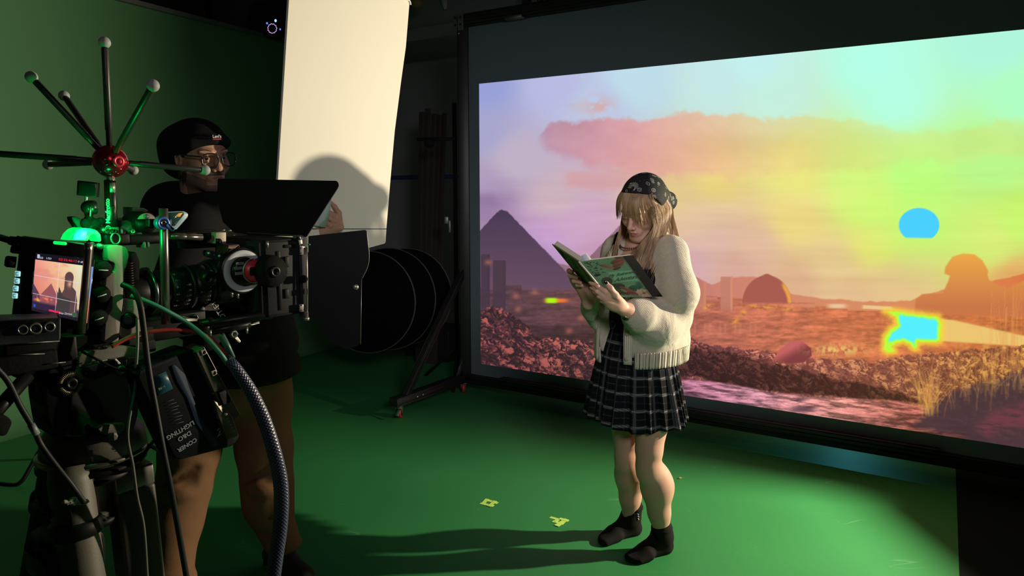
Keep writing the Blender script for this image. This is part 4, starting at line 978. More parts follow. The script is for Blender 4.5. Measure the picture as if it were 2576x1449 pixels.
# ---- socks
SOCK = mat('black_sock_knit', (0.013, 0.012, 0.012), 0.9, spec=0.15, bump=0.3, bscale=260)
for nm, an, heel, toe, top in (('near', ankL, onfloor(1684, 1385), onfloor(1578, 1420), 1326), ('far', ankR, onfloor(1606, 1340), onfloor(1510, 1370), 1273)):
    fl_ = Field((min(heel.x, toe.x) - .09, min(heel.y, toe.y) - .09, 0), (max(heel.x, toe.x) + .09, max(heel.y, toe.y) + .09, .26), .0035)
    d = (toe - heel).normalized(); sd = V((-d.y, d.x, 0)); h0 = heel + d * .03
    st = at(1665 if nm == 'near' else 1592, top, an.y)
    fl_.chain([st, st.lerp(an, .5), V((an.x, an.y, .085))], [.043, .040, .040], .02, squash=None)
    fl_.cone(V((an.x, an.y, .085)), h0 + UP * .034, .040, .033, .02)
    fl_.cone(V((an.x, an.y, .075)), h0 + d * .095 + UP * .048, .036, .031, .03)
    fl_.cone(h0 + UP * .030, h0 + d * .12 + UP * .026, .032, .030, .03)
    for s, L, r in ((.026, .182, .017), (.012, .190, .015), (-.004, .186, .014), (-.018, .176, .0135), (-.030, .162, .013)):
        s = -s if nm == 'far' else s
        fl_.cone(h0 + d * .11 + sd * s * -.9 + UP * .030, h0 + d * (L - .005) + sd * s * -1.0 + UP * .017, .024, r, .014)
    for k in range(4):   # wrinkles round the ankle
        c_ = st.lerp(an, .35 + .2 * k) - d * .0; fl_.cone(c_ + d * .045 + sd * .02, c_ + d * .040 - sd * .03 - UP * .008, .003, .002, .008, op='sub')
    so = field_obj('sock', fl_, SOCK, woman, 3)
    bm = bmesh.new(); lathe(bm, st - UP * .012, st + UP * .004, [(0, .0435), (.2, .046), (.9, .046), (1, .043)], 28, cap=False); obj('cuff', bm, SOCK, so)
    if nm == 'far':
        p = at(1603, 1298, an.y - .04)
        for (x, y, c) in ((1603, 1295, (.25, .5, .6)), (1604, 1301, (.5, .3, .4)), (1604, 1307, (.65, .5, .2))):
            bm = bmesh.new(); q = onplane(x, y, an - V((0.0, .0405, 0)), (0, 1, 0)); lathe(bm, q + V((.002, 0.004, 0)), q - V((0, .002, 0)), [(0, .0055), (1, .0055), (1, .003), (.2, .003)], 10, cap=False); obj('embroidery', bm, mat('stitch%d' % y, c, .8), so)
# ---- watch on her left wrist, band on the right wrist
wd = (elL - wrL).normalized()
bm = bmesh.new(); c_ = wrL - wd * .006; lathe(bm, c_ - wd * .011, c_ + wd * .011, [(0, .027), (0, .030), (1, .031), (1, .028)], 32, cap=False); wt_ = obj('wrist_watch', bm, mat('black_leather', (.012, .012, .013), .5, bump=.2), woman)
bm = bmesh.new(); q = c_ + V((-.014, -.018, -.022)); nn = V((-.35, -.45, -.82)).normalized(); lathe(bm, q - nn * .003, q + nn * .006, [(0, .015), (.4, .0165), (.8, .0165), (1, .014), (.85, .0135)], 28); obj('watch_case', bm, mat('brass_rim', (.5, .38, .2), .3, .9), wt_)
bm = bmesh.new(); lathe(bm, q + nn * .005, q + nn * .0062, [(0, .0128), (1, .0128)], 28); obj('watch_face', bm, mat('dark_dial', (.015, .02, .02), .15), wt_)
bm = bmesh.new(); e_ = (wrR - w1).normalized(); lathe(bm, w1 + e_ * .002, w1 + e_ * .010, [(0, .0245), (.5, .0265), (1, .0245)], 28, cap=False); obj('bracelet', bm, mat('black_cord', (.01, .01, .01), .6), woman)
# earring and necklace
bm = bmesh.new(); p = H(.083, -.004, -.036); tube(bm, [p, p - UP * .010 - hX * .004, p - UP * .022, p - UP * .012 - hX * .0, p], .0011, 6, 6); ball(bm, p - UP * .026, .004, n=10, sc=(.6, .6, 1)); obj('earring', bm, mat('silver', (.7, .7, .68), .25, 1), woman)
bm = bmesh.new()
for k in range(17):
    a = math.radians(-70 + 140 * k / 16); ball(bm, wp(.062 * math.sin(a), .035 + .045 * math.cos(a), 1.345 - .020 * math.cos(a)), .004, n=8)
obj('necklace', bm, mat('red_beads', (.12, .02, .02), .4), woman)

# ---- hair: cap plus strands
def hair_mat():
    m = bpy.data.materials.new('blonde_hair'); m.use_nodes = True; nt = m.node_tree; b = nt.nodes['Principled BSDF']
    tc = nt.nodes.new('ShaderNodeTexCoord'); n = nt.nodes.new('ShaderNodeTexNoise'); n.inputs['Scale'].default_value = 45; n.inputs['Detail'].default_value = 3
    mp = nt.nodes.new('ShaderNodeMapping'); mp.inputs['Scale'].default_value = (1, 1, .12); nt.links.new(tc.outputs['Object'], mp.inputs[0]); nt.links.new(mp.outputs[0], n.inputs['Vector'])
    r = nt.nodes.new('ShaderNodeValToRGB'); r.color_ramp.elements[0].position = .32; r.color_ramp.elements[0].color = (.20, .112, .055, 1); r.color_ramp.elements[1].position = .66; r.color_ramp.elements[1].color = (.46, .31, .175, 1)
    nt.links.new(n.outputs['Fac'], r.inputs[0]); nt.links.new(r.outputs[0], b.inputs['Base Color']); b.inputs['Roughness'].default_value = .42; b.inputs['Specular IOR Level'].default_value = .5; b.inputs['Anisotropic'].default_value = .5
    MATS['blonde_hair'] = m; return m
BLOND = hair_mat(); rs = random.Random(5)
bm = bmesh.new()
HF = Field((-.12, -.15, -.14), (.12, .14, .15), .004)
HF.ell((0, -.018, .040), (.081, .097, .090), k=.01); HF.ell((0, -.045, -.02), (.078, .070, .10), k=.03)
HF.ell((0, .095, -.030), (.075, .105, .100), k=.01, op='sub')
hm = HF.mesh('hc'); hm.transform(MH); bm.from_mesh(hm)
def strand(pts, r=.0026, flat=.45):
    tube(bm, pts, [r * .7, r, r, r * .8, r * .25], 5, 4, flat=flat)
# fringe: from under the bandana down over the brow, thinning at the tips
for k in range(165):
    a = -1.22 + 2.44 * k / 164 + rs.uniform(-.02, .02)
    x1 = .068 * a; end = .014 - .030 * abs(a) ** 1.6 + rs.uniform(-.012, .007) - .020 * min(1, max(0, (a + .15) / .5)); sw = .012 * a + rs.uniform(-.004, .004)
    strand([H(x1 * .50, .034, .1135), H(x1 * .74, .060 - .026 * a * a, .099), H(x1 * .95 + sw * .2, .0870 - .030 * a * a, .068), H(x1 * 1.02 + sw * .6, .0985 - .036 * a * a, .034), H(x1 * 1.05 + sw, .1000 - .038 * a * a, end)], .0018)
# long side locks falling in front of both shoulders
def fall(side, n, y0, y1, ends, spread, back=0.0):
    for k in range(n):
        t = rs.random(); yy = y0 + (y1 - y0) * t; o_ = rs.uniform(-.004, .004)
        el_ = math.sqrt(max(.05, 1 - ((yy + .02) / .104) ** 2)); p0 = H(side * .060 * el_, yy * .85, .075); p1 = H(side * (.083 * el_ - .10 * max(0, yy - .02)), yy * .96 + o_, .025); p2 = H(side * (.087 - .30 * max(0, yy - .02)), yy - .004 + o_, -.040)
        e = ends[0].lerp(ends[1], t) + V((rs.uniform(-1, 1), rs.uniform(-1, 1), 0)) * spread; e.z += rs.uniform(-.05, .03)
        m1 = p2.lerp(e, .36) + V((rs.uniform(-.005, .005), rs.uniform(-.005, .005), 0)); m2 = p2.lerp(e, .74) + V((rs.uniform(-.007, .007), rs.uniform(-.007, .007), 0))
        strand([p0, p1, p2, m1, m2, e], .0021)
fall(1, 220, .058, -.070, (wp(.055, .165, 1.12), wp(.120, .115, 1.14)), .012)
fall(1, 40, .060, .035, (wp(.000, .165, 1.20), wp(.02, .165, 1.16)), .006)
fall(-1, 140, .062, -.050, (wp(-.040, .150, 1.13), wp(-.095, .135, 1.15)), .010)
for k in range(120):                                                                  # down the back
    t = rs.random() * 2 - 1; p0 = H(.05 * t, -.085, .0); p1 = H(.076 * t, -.100, -.03); p2 = H(.080 * t, -.100, -.08)
    e = wp(.115 * t + .03, -.105 - .02 * (1 - t * t), 1.28) + V((rs.uniform(-.01, .01),) * 3); strand([p0, p1, p2, p2.lerp(e, .5) + hY * -.005, e], .0022)
for k in range(26):                                                                   # stray locks under the book side
    e = at(rs.uniform(1612, 1632), rs.uniform(790, 815), 2.66); a = wp(.075, .150, 1.16); strand([a + V((rs.uniform(-.012, .012),) * 3), a.lerp(e, .5), e], .002)
obj('hair', bm, BLOND, woman, auto=0)

# ---- bandana
def bandana_mat():
    m = bpy.data.materials.new('printed_bandana'); m.use_nodes = True; nt = m.node_tree; b = nt.nodes['Principled BSDF']; b.inputs['Roughness'].default_value = .8; b.inputs['Specular IOR Level'].default_value = .2
    tc = nt.nodes.new('ShaderNodeTexCoord'); nz = nt.nodes.new('ShaderNodeTexNoise'); nz.inputs['Scale'].default_value = 60; nt.links.new(tc.outputs['Object'], nz.inputs['Vector'])
    ad = nt.nodes.new('ShaderNodeVectorMath'); ad.operation = 'MULTIPLY_ADD'; ad.inputs[1].default_value = (.010, .010, .010); nt.links.new(nz.outputs['Color'], ad.inputs[0]); nt.links.new(tc.outputs['Object'], ad.inputs[2])
    def ring(scale, lo, hi, src):
        v_ = nt.nodes.new('ShaderNodeTexVoronoi'); v_.inputs['Scale'].default_value = scale; v_.inputs['Randomness'].default_value = .7; nt.links.new(src, v_.inputs['Vector'])
        m1 = nt.nodes.new('ShaderNodeMath'); m1.operation = 'COMPARE'; m1.inputs[1].default_value = (lo + hi) / 2; m1.inputs[2].default_value = (hi - lo) / 2; nt.links.new(v_.outputs['Distance'], m1.inputs[0]); return m1.outputs[0]
    def mx(a, c):
        q = nt.nodes.new('ShaderNodeMath'); q.operation = 'MAXIMUM'; nt.links.new(a, q.inputs[0]); nt.links.new(c, q.inputs[1]); return q.outputs[0]
    f = mx(ring(36, .24, .29, ad.outputs[0]), ring(36, .10, .13, ad.outputs[0])); f = mx(f, ring(64, 0, .07, tc.outputs['Object']))
    c = nt.nodes.new('ShaderNodeMix'); c.data_type = 'RGBA'; c.inputs[6].default_value = (.014, .014, .016, 1); c.inputs[7].default_value = (.42, .41, .38, 1); nt.links.new(f, c.inputs[0]); nt.links.new(c.outputs[2], b.inputs['Base Color'])
    MATS['printed_bandana'] = m; return m
BD = Field((-.13, -.22, -.12), (.13, .14, .17), .003)
BD.ell((0, -.020, .046), (.0895, .106, .097), k=.01)
BD.ell((0, -.095, .010), (.066, .060, .060), k=.03); BD.cone((-.002, -.115, -.010), (-.012, -.170, -.042), .052, .044, .025)
# front edge: a plane slanting from the forehead back to below the ears
n_ = np.array((0, .84, -.54)); Pn_ = BD.points(); dpl = (Pn_ - np.array((0, .050, .094))) @ n_ - .008 * np.cos(np.clip(Pn_[..., 0] / .09, -1, 1) * 3.0)
dp2 = (Pn_ - np.array((0, -.03, -.024))) @ np.array((0, .35, -.94)); BD.d = np.maximum(BD.d, np.where(Pn_[..., 1] > -.10, np.maximum(dpl, dp2), dpl).astype(np.float32))
for k in range(7):
    x = -.045 + .015 * k; BD.cone((x * 1.3, -.075, .075), (x * .4 - .012, -.135, -.01), .0035, .003, .006, op='sub')
BD.ell((0, -.02, .028), (.0815, .096, .088), k=.004, op='sub')
bme = BD.mesh('bandana'); bme.transform(MH)
ban = link_mesh('bandana', bme, bandana_mat(), woman, True, [('SMOOTH', dict(factor=.5, iterations=3))])
# white flower outlines printed over the forehead
bm = bmesh.new(); c0 = V((-.004, 0, 0))
def onband(x, z):
    y = -.020 + .1055 * math.sqrt(max(0, 1 - (x / .0905) ** 2 - ((z - .046) / .0975) ** 2)); return H(x, y, z)
for k in range(18):
    a = 2 * math.pi * k / 18; R_ = .024; 
    if math.sin(a) < -.25: continue
    pt = [onband(.0 + R_ * .35 * math.cos(a), .116 + R_ * .22 * math.sin(a)), onband(R_ * .8 * math.cos(a - .09), .116 + R_ * .55 * math.sin(a - .09)), onband(R_ * math.cos(a), .116 + R_ * .66 * math.sin(a)), onband(R_ * .8 * math.cos(a + .09), .116 + R_ * .55 * math.sin(a + .09)), onband(R_ * .35 * math.cos(a), .116 + R_ * .22 * math.sin(a))]
    tube(bm, pt, .0005, 4, 3)
obj('printed_flower', bm, mat('print_white', (.45, .44, .42), .8), ban, auto=0)

# ================================================================== the book
bk = thing('book', 'open hardback with green floral cover titled My Retirement Adventures, held by the woman', 'book', at(1490, 745, 2.60))
TL, ST, SB, BL = at(1389, 614, 2.66), at(1456, 658, 2.515), at(1532, 748, 2.625), at(1484, 731, 2.765)
TR, BR = at(1592, 641, 2.60), at(1667, 746, 2.70)
def cover_paint(s, t, back=False):
    n1 = fbm(s * 7 + 3, t * 7, 4, 2 if not back else 5)
    c = np.array([70., 106., 84.])[None, None] + (n1[..., None] - .5) * 26
    def blob(c, cx, cy, rx, ry, rot, col, edge=.2):
        x = (s - cx) * math.cos(rot) + (t - cy) * math.sin(rot); y = -(s - cx) * math.sin(rot) + (t - cy) * math.cos(rot)
        d = np.hypot(x / rx, y / ry) + (fbm(s * 22, t * 22, 2, 3) - .5) * .25; m = 1 - sstep(1 - edge * .3, 1, d)
        vein = .86 + .14 * sstep(.0, .03, np.abs(y)); return c * (1 - m[..., None]) + np.array(col, float) * (vein * (.85 + .3 * (x / rx * .5 + .5)))[..., None] * m[..., None]
    if back:
        for k, (x, y, a, b, r, cl) in enumerate(((.2, .85, .18, .07, .8, (52, 58, 44)), (.5, .7, .25, .07, 1.0, (44, 62, 48)), (.3, .5, .2, .06, .5, (90, 104, 62)), (.7, .4, .25, .08, 1.2, (50, 60, 46)), (.5, .2, .2, .07, .9, (100, 110, 70)), (.15, .25, .15, .06, .2, (60, 44, 40)), (.85, .8, .15, .06, 1.4, (96, 60, 56)))): c = blob(c * 1.0, x, y, a, b, r, cl)
        return c * np.array([1.35, 1.25, 1.0])
    for x, y, a, b, r, cl in ((.80, .93, .17, .05, -.35, (70, 44, 42)), (.66, .90, .16, .06, .2, (86, 54, 50)), (.62, .82, .14, .05, .35, (92, 58, 52)), (.40, .80, .13, .05, -.5, (96, 78, 66)), (.55, .74, .10, .025, .3, (34, 62, 48)),
                              (.20, .45, .13, .09, .6, (34, 52, 42)), (.30, .30, .17, .08, .1, (36, 50, 42)), (.22, .22, .15, .06, -.6, (40, 66, 52)), (.28, .12, .16, .05, -.2, (54, 50, 40)), (.12, .62, .07, .03, .3, (30, 48, 38)),
                              (.60, .24, .13, .07, .3, (40, 76, 64)), (.72, .30, .09, .06, 1.2, (44, 80, 68)), (.86, .16, .10, .12, .4, (42, 78, 66)), (.90, .05, .09, .05, .2, (50, 70, 60)),
                              (.44, .20, .14, .045, -.7, (112, 62, 58)), (.50, .10, .12, .05, -.3, (104, 60, 56))): c = blob(c, x, y, a, b, r, cl)
    for k in range(9):
        a = k * .72 + .2; c = blob(c, .70 + .075 * math.cos(a), .09 + .055 * math.sin(a), .075, .04, a * .8, (150 - 5 * (k % 3), 132 - 6 * (k % 3), 118 - 6 * (k % 3)), .15)
    c = blob(c, .70, .10, .03, .02, 0, (90, 64, 50))
    dots = sstep(.62, .7, vnoise(s * 34, t * 34, 40)) * sstep(.05, .08, s) * (1 - sstep(.26, .32, s)) * sstep(.62, .68, t) * (1 - sstep(.94, .98, t)); c = c * (1 - .55 * dots[..., None])
    lab = sstep(.335, .345, s + (t - .6) * .05) * (1 - sstep(.775, .785, s)) * sstep(.40, .415, t) * (1 - sstep(.665, .68, t)); c = c * (1 - lab[..., None]) + np.array([80., 134., 104.]) * lab[..., None]
    band = sstep(.795, .80, s); c = c * (1 - band[..., None]) + np.array([20., 19., 21.]) * band[..., None]
    ln = ((np.abs(s - .80) < .003) | (np.abs(s - .788) < .002) | (np.abs(s - .778) < .002)); c = np.where(ln[..., None], np.array([58., 66., 60.]), c)
    return c * .93
def bilin(a, b, c_, d, n, m):
    s, t = np.meshgrid(np.linspace(0, 1, n), np.linspace(0, 1, m)); a, b, c_, d = [np.array(x)[None, None] for x in (a, b, c_, d)]
    return s, t, a * ((1 - s) * (1 - t))[..., None] + b * (s * (1 - t))[..., None] + c_ * (s * t)[..., None] + d * ((1 - s) * t)[..., None]
CV = attr_mat('printed_cover', 0, .5, base=True, spec=.2)
def _unused(quad, th, m, name, par, n=1, bend=0.0):
    bm = bmesh.new(); a, b, c_, d = [V(x) for x in quad]; nn = (b - a).cross(d - a).normalized()
    prism(bm, [a, b, c_, d], nn * th, bev=min(.0008, abs(th) * .3)); return obj(name, bm, m, par)
nR = (TR - ST).cross(SB - ST).normalized();  nR = nR if nR.dot(cdir(ST)) > 0 else -nR
nL = (ST - TL).cross(BL - TL).normalized();  nL = nL if nL.dot(cdir(ST)) > 0 else -nL
s, t, P = bilin(SB, BR, TR, ST, 260, 300); P = P + np.array(nR) * .0012
fc = color_grid('front_cover', P, cover_paint(s, t), CV, bk); fc['label'] = 'green floral front cover with handwritten title and black strip'
s, t, P = bilin(BL, SB, ST, TL, 140, 200); P = P + np.array(nL) * .0012
bc = color_grid('back_cover', P, cover_paint(s, t, True), CV, bk)
BRD = mat('cover_board', (.50, .46, .40), .7); PG = mat('page_paper', (.62, .58, .46), .8, var=.05)
def sheet(name, a, b, c_, d, nn, off, th, m, par):
    "block that follows the slightly twisted cover: outer face off below it, th thick"
    s, t, P = bilin(a, b, c_, d, 8, 8); bm = bmesh.new(); g = [[[bm.verts.new(V(P[j, i]) - nn * (off + k * th)) for i in range(8)] for j in range(8)] for k in (0, 1)]
    for j in range(7):
        for i in range(7):
            bm.faces.new((g[0][j][i], g[0][j][i + 1], g[0][j + 1][i + 1], g[0][j + 1][i])); bm.faces.new((g[1][j][i], g[1][j + 1][i], g[1][j + 1][i + 1], g[1][j][i + 1]))
    for e in range(7):
        for A_, B_ in (((0, e), (0, e + 1)), ((7, e + 1), (7, e)), ((e + 1, 0), (e, 0)), ((e, 7), (e + 1, 7))):
            bm.faces.new((g[0][B_[0]][B_[1]], g[0][A_[0]][A_[1]], g[1][A_[0]][A_[1]], g[1][B_[0]][B_[1]]))
    bmesh.ops.recalc_face_normals(bm, faces=bm.faces); return obj(name, bm, m, par, smooth=False)
sheet('board', SB, BR, TR, ST, nR, -.0008, .003, BRD, fc)
sheet('board', BL, SB, ST, TL, nL, -.0008, .003, mat('board_green', (.12, .14, .07), .7), bc)
sheet('pages', SB.lerp(BR, .02), BR.lerp(SB, .03), TR.lerp(ST, .03), ST.lerp(TR, .02), nR, .0035, .006, PG, bk)
sheet('pages', BL.lerp(SB, .04), SB.lerp(BL, .04), ST.lerp(TL, .02), TL.lerp(ST, .05), nL, .0035, .018, PG, bk)
bm = bmesh.new()   # loose leaves fanning near the spine
for k in range(7):
    a = k / 6; off = -nL * (.004 + .016 * a) ; p = ST + off; q_ = SB + off; e = TL.lerp(TR, .06 + .03 * k) + hY * .0
    dirn = ((TL - ST).normalized() * (1 - a) - nL * a * 1.2 - nR * .2).normalized() * .022
    prism(bm, [q_, q_ + dirn, p + dirn + UP * .002, p], nR * .0004)
obj('loose_leaves', bm, mat('leaf_white', (.60, .64, .68), .7), bk)
bm = bmesh.new(); tube(bm, [ST, SB], .0035, 8, 2); obj('spine', bm, BRD, bk)
INK = mat('ink_black', (.012, .014, .012), .6)
def sxy(s_, t_): return SB * ((1 - s_) * (1 - t_)) + BR * (s_ * (1 - t_)) + TR * (s_ * t_) + ST * ((1 - s_) * t_) + nR * .0015
for txt, s_, t_, size in (('My  Retirement', .565, .60, .0190), ('Adventures', .60, .49, .0240)):
    o_ = sxy(s_, t_); Mx = axes(o_, sxy(s_ + .1, t_ + .012) - o_, sxy(s_, t_ + .1) - o_); text_mesh('title', txt, size, Mx, INK, fc, .0001, shear=.35, space=.92)
# ================================================================== bounce board held by the man
BP = at(865, 500, 2.86); bn = V((.80, -.60, 0)).normalized(); bt = V((-bn.y, bn.x, 0))
pb = lambda x, y, o=0.0: onplane(x, y, BP + bn * o, bn)
CARD = mat('white_foam_board', (0.78, 0.74, 0.645), 0.75, var=.02, scale=6, bump=.05, bscale=12)
bd = thing('bounce_board', 'tall cream-white bounce board held upright behind the camera rig, lit by the lamp', 'board', pb(835, 622))
bm = bmesh.new()
top_l, top_r = pb(762, -560), pb(1090, -560); 
outl = [pb(699, 455), pb(727, 0), top_l, top_r, pb(1030, 8), pb(1021, 118), pb(1009, 205), pb(993, 330), pb(982, 455), pb(972, 575), pb(690, 575)]
prism(bm, roundpoly(outl, [0, 0, .01, .02, .0, 0, 0, 0, 0, 0, 0]), -bn * .012); obj('panel', bm, CARD, bd, smooth=False)
bm = bmesh.new(); prism(bm, roundpoly([pb(690, 577), pb(972, 577), pb(970, 612), pb(930, 623), pb(700, 640)], [0, 0, .01, .004, .01]), -bn * .012)
obj('lower_flap', bm, CARD, bd, smooth=False)
bm = bmesh.new(); tube(bm, [pb(1018, -2, .002), pb(1030, 2, .004), pb(1033, 12, .002)], .0035, 6, 6); obj('corner_piping', bm, mat('white_piping', (.8, .78, .72), .6), bd)
bm = bmesh.new(); prism(bm, roundpoly([pb(799, 568, .035), pb(801, 545, .035), pb(822, 500, .035), pb(834, 498, .035), pb(830, 540, .035), pb(820, 572, .035)], .004), -bn * .03); obj('grip_tab', bm, mat('grey_blue_tab', (.42, .50, .52), .7), bd)

# ================================================================== the man behind the camera
SKM = mat('skin_tan', (0.46, 0.255, 0.175), 0.5, var=.08, scale=25, sss=.12, bump=.06, bscale=260, spec=.35)
mf = V((.90, -.44, 0)).normalized(); ml = V((-mf.y, mf.x, 0))       # facing, and his left
MC = V((-1.06, 2.70, 0))
mp_ = lambda l, f, z: MC + ml * l + mf * f + UP * z
man = thing('person', 'man in black beanie, glasses, black hoodie and brown trousers standing behind the camera rig', 'person', (MC.x, MC.y, 0.004))
mhp = math.radians(6); mhf = V((.80, -.60, 0)).normalized(); mY = mhf * math.cos(mhp) - UP * math.sin(mhp); mX = V((mhf.y, -mhf.x, 0)); mX = (mX * math.cos(.10) + UP * math.sin(.10) * -1).normalized(); mX = (mX - mY * mX.dot(mY)).normalized(); mZ = mX.cross(mY)
MHC = at(507, 393, 2.67)
MM = Matrix(((mX.x * 1.10, mY.x * 1.10, mZ.x * 1.10, MHC.x), (mX.y * 1.10, mY.y * 1.10, mZ.y * 1.10, MHC.y), (mX.z * 1.10, mY.z * 1.10, mZ.z * 1.10, MHC.z), (0, 0, 0, 1)))
G = lambda x, y, z: MM @ V((-x, y, z))
mh_me, mh_loc = head_field(MM, .0026, fem=False)
mB = Field((-1.75, 2.05, .0), (-.40, 3.1, 1.62), .007)
mB.ell(mp_(0, 0, .92), (.16, .16, .13), k=.02); mB.ell(mp_(0, 0, 1.10), (.14, .14, .16), k=.05); mB.ell(mp_(0, 0, 1.28), (.15, .14, .13), k=.05)
msl, msr = mp_(.19, 0, 1.42), mp_(-.19, 0, 1.42); mB.cone(msl, msr, .05, .05, .05); mB.cone(G(0, -.04, -.17), mp_(0, 0, 1.42), .062, .065, .03)
mhipR, mhipL = at(500, 1010, 2.63), at(655, 1000, 2.77)
mknR, mknL = at(462, 1225, 2.56), at(672, 1215, 2.70)
manR, manL = V((at(438, 1449, 2.44).x, 2.43, .11)), V((-.955, 2.70, .11))
for h_, k_, a_n in ((mhipR, mknR, manR), (mhipL, mknL, manL)):
    mB.chain([h_, k_, a_n], [.085, .055, .038], .03)
welL, wwrL = at(735, 640, 2.74), at(786, 582, 2.79)
welR, wwrR = at(420, 770, 2.42), at(520, 850, 2.30)
mB.chain([msl, welL, wwrL], [.05, .04, .028], .02); mB.chain([msr, welR, wwrR], [.05, .04, .028], .02)
# his left hand gripping the board
MHd = Field(tuple(at(770, 610, 2.70) - V((.02, 0, .02))), tuple(at(875, 495, 2.88) + V((.02, 0, .02))), .0026)
f2 = 2.80
kn2 = [at(857, 572, f2 - .010), at(850, 560, f2 - .018), at(838, 566, f2 - .024), at(830, 575, f2 - .026)]
MHd.cone(wwrL, at(815, 580, f2 - .01), .028, .030, .02)
for p_ in kn2: MHd.cone(at(815, 580, f2 - .012), p_, .024, .013, .015)
MHd.chain([kn2[0], at(853, 536, f2 - .006), at(842, 520, f2 + .002), at(833, 511, f2 + .006)], [.0120, .0105, .0092, .0078], .005)
MHd.chain([kn2[1], at(847, 545, f2 - .020), at(828, 535, f2 - .018), at(820, 524, f2 - .012)], [.0120, .0108, .0098, .0088], .004)
MHd.chain([kn2[2], at(842, 556, f2 - .030), at(824, 546, f2 - .032), at(813, 537, f2 - .024)], [.0120, .0108, .0098, .0086], .004)
MHd.chain([kn2[3], at(832, 567, f2 - .040), at(816, 557, f2 - .040), at(808, 549, f2 - .032)], [.0110, .0100, .0090, .0080], .004)
MHd.chain([at(812, 580, f2 - .0), at(812, 560, f2 + .012), at(818, 545, f2 + .02)], [.018, .013, .010], .01)
me = join_mesh('body', [mh_me, mB.mesh('b'), MHd.mesh('h')])
mb = link_mesh('body', me, [SKM, mat('lips_dark', (.30, .12, .10), .45), mat('skin_stubble', (.17, .10, .075), .7, var=.25, scale=90)], man, True, [('SMOOTH', dict(factor=.5, iterations=1))]); face_mats(me, 0, mh_loc, lambda c: (((c[:, 2] < -.088) & (c[:, 2] > -.13) & (c[:, 1] > -.0)) | ((c[:, 2] < -.060 + .6 * (np.abs(c[:, 0]) - .05)) & (np.abs(c[:, 0]) > .03) & (c[:, 2] > -.13) & (c[:, 1] > -.01)) | ((c[:, 2] < -.048) & (c[:, 2] > -.060) & (np.abs(c[:, 0]) < .03) & (c[:, 1] > .07))), 2); face_mats(me, 0, mh_loc, lip_mask, 1)
for (x, y, o) in ((821, 526, -.012), (814, 539, -.025)):
    p_ = at(x, y, f2 + o); nail(p_ + cdir(p_) * .0075, V((-.4, 0, .9)), cdir(p_), .005, .008, mb); 
# eyes
EW = mat('eye_white', (.62, .60, .57), .15, coat=.5); IR = mat('iris_dark', (.03, .017, .010), .1, coat=1)
for s in (-1, 1):
    bm = bmesh.new(); ball(bm, G(s * .031, .0775, .0005), .0128, n=24); e_ = obj('eyeball', bm, EW, man, auto=0)
    bm = bmesh.new(); gz = (mY + mX * .12 * 1).normalized(); c_ = G(s * .031, .0775, .0005); lathe(bm, c_ + gz * .0112, c_ + gz * .0140, [(0, .0066), (.6, .0058), (1, .003)], 20); obj('iris', bm, IR, e_)
    bm = bmesh.new()
    for k in range(22):
        t_ = k / 21; x = .012 + .040 * t_; b_ = G(s * x, .0955 - .016 * t_ * t_, .0215 + .007 * math.sin(2.6 * t_)); tube(bm, [b_, b_ + mX * -s * .005 + mZ * .003 * (1 - t_)], [.0012, .0004], 4, 0)
    obj('eyebrow', bm, mat('brow_black', (.012, .010, .009), .7), man)
# glasses
gl = mat('glasses_black', (.008, .008, .009), .15, coat=.6)
bm = bmesh.new()
def rim(s):
    pts = []
    for k in range(25):
        a = 2 * math.pi * k / 24; cx = .0335; x = cx + .0265 * math.copysign(abs(math.cos(a)) ** .8, math.cos(a)); z = -.004 + .0225 * math.copysign(abs(math.sin(a)) ** .8, math.sin(a)); 
        x += .002 * (z > 0) * math.copysign(1, x - cx); pts.append(G(s * x, .116 - .42 * max(0, x - .02) ** 1.0 * .45, z))
    return pts
gs = None
bm = bmesh.new(); tube(bm, [G(-.008, .116, .004), G(0, .119, .006), G(.008, .116, .004)], .0022, 8, 5); gs = obj('glasses', bm, gl, man)
for s in (-1, 1):
    bm = bmesh.new(); tube(bm, rim(s), .0023, 8, 2, cap=False); obj('rim', bm, gl, gs)
    bm = bmesh.new(); p_ = [G(s * .062, .106, .010), G(s * .076, .060, .010), G(s * .082, .0, .010), G(s * .080, -.02, -.010)]; tube(bm, p_, [.0028, .0022, .0018], 8, 5); obj('temple', bm, gl, gs)
    m_ = MATS.get('lens_glass')
    if m_ is None:
        m_ = bpy.data.materials.new('lens_glass'); m_.use_nodes = True; b_ = m_.node_tree.nodes['Principled BSDF']; b_.inputs['Transmission Weight'].default_value = 1; b_.inputs['Roughness'].default_value = 0; b_.inputs['IOR'].default_value = 1.15; MATS['lens_glass'] = m_
    bm = bmesh.new(); r_ = rim(s)[:-1]; vs = [bm.verts.new(p) for p in r_]; bm.faces.new(vs); obj('lens', bm, m_, gs, smooth=False, mods=[('SOLIDIFY', dict(thickness=.0012, offset=0))])
# moustache and stubble
BE = mat('beard_black', (.016, .012, .010), .8)
rs = random.Random(11)
bm = bmesh.new()
for k in range(110):
    t_ = rs.uniform(-1, 1); x = .030 * t_; b_ = G(x, .0965 - .022 * t_ * t_, -.0505 - .012 * abs(t_) ** 1.6 + rs.uniform(-.003, .003)); tube(bm, [b_, b_ + mY * .001 - mZ * .005 - mX * t_ * .004], [.0005, .0002], 4, 0)
obj('moustache', bm, BE, man, auto=0)
for s in (-1, 1):
    bm = bmesh.new()
    for k in range(60):
        t_ = rs.random(); b_ = G(s * (.070 + .008 * rs.random()), .02 - .05 * t_, -.02 - .06 * rs.random()); tube(bm, [b_, b_ - mZ * .014 + mY * .002], [.0018, .0006], 4, 0)
    obj('sideburn', bm, BE, man, auto=0)
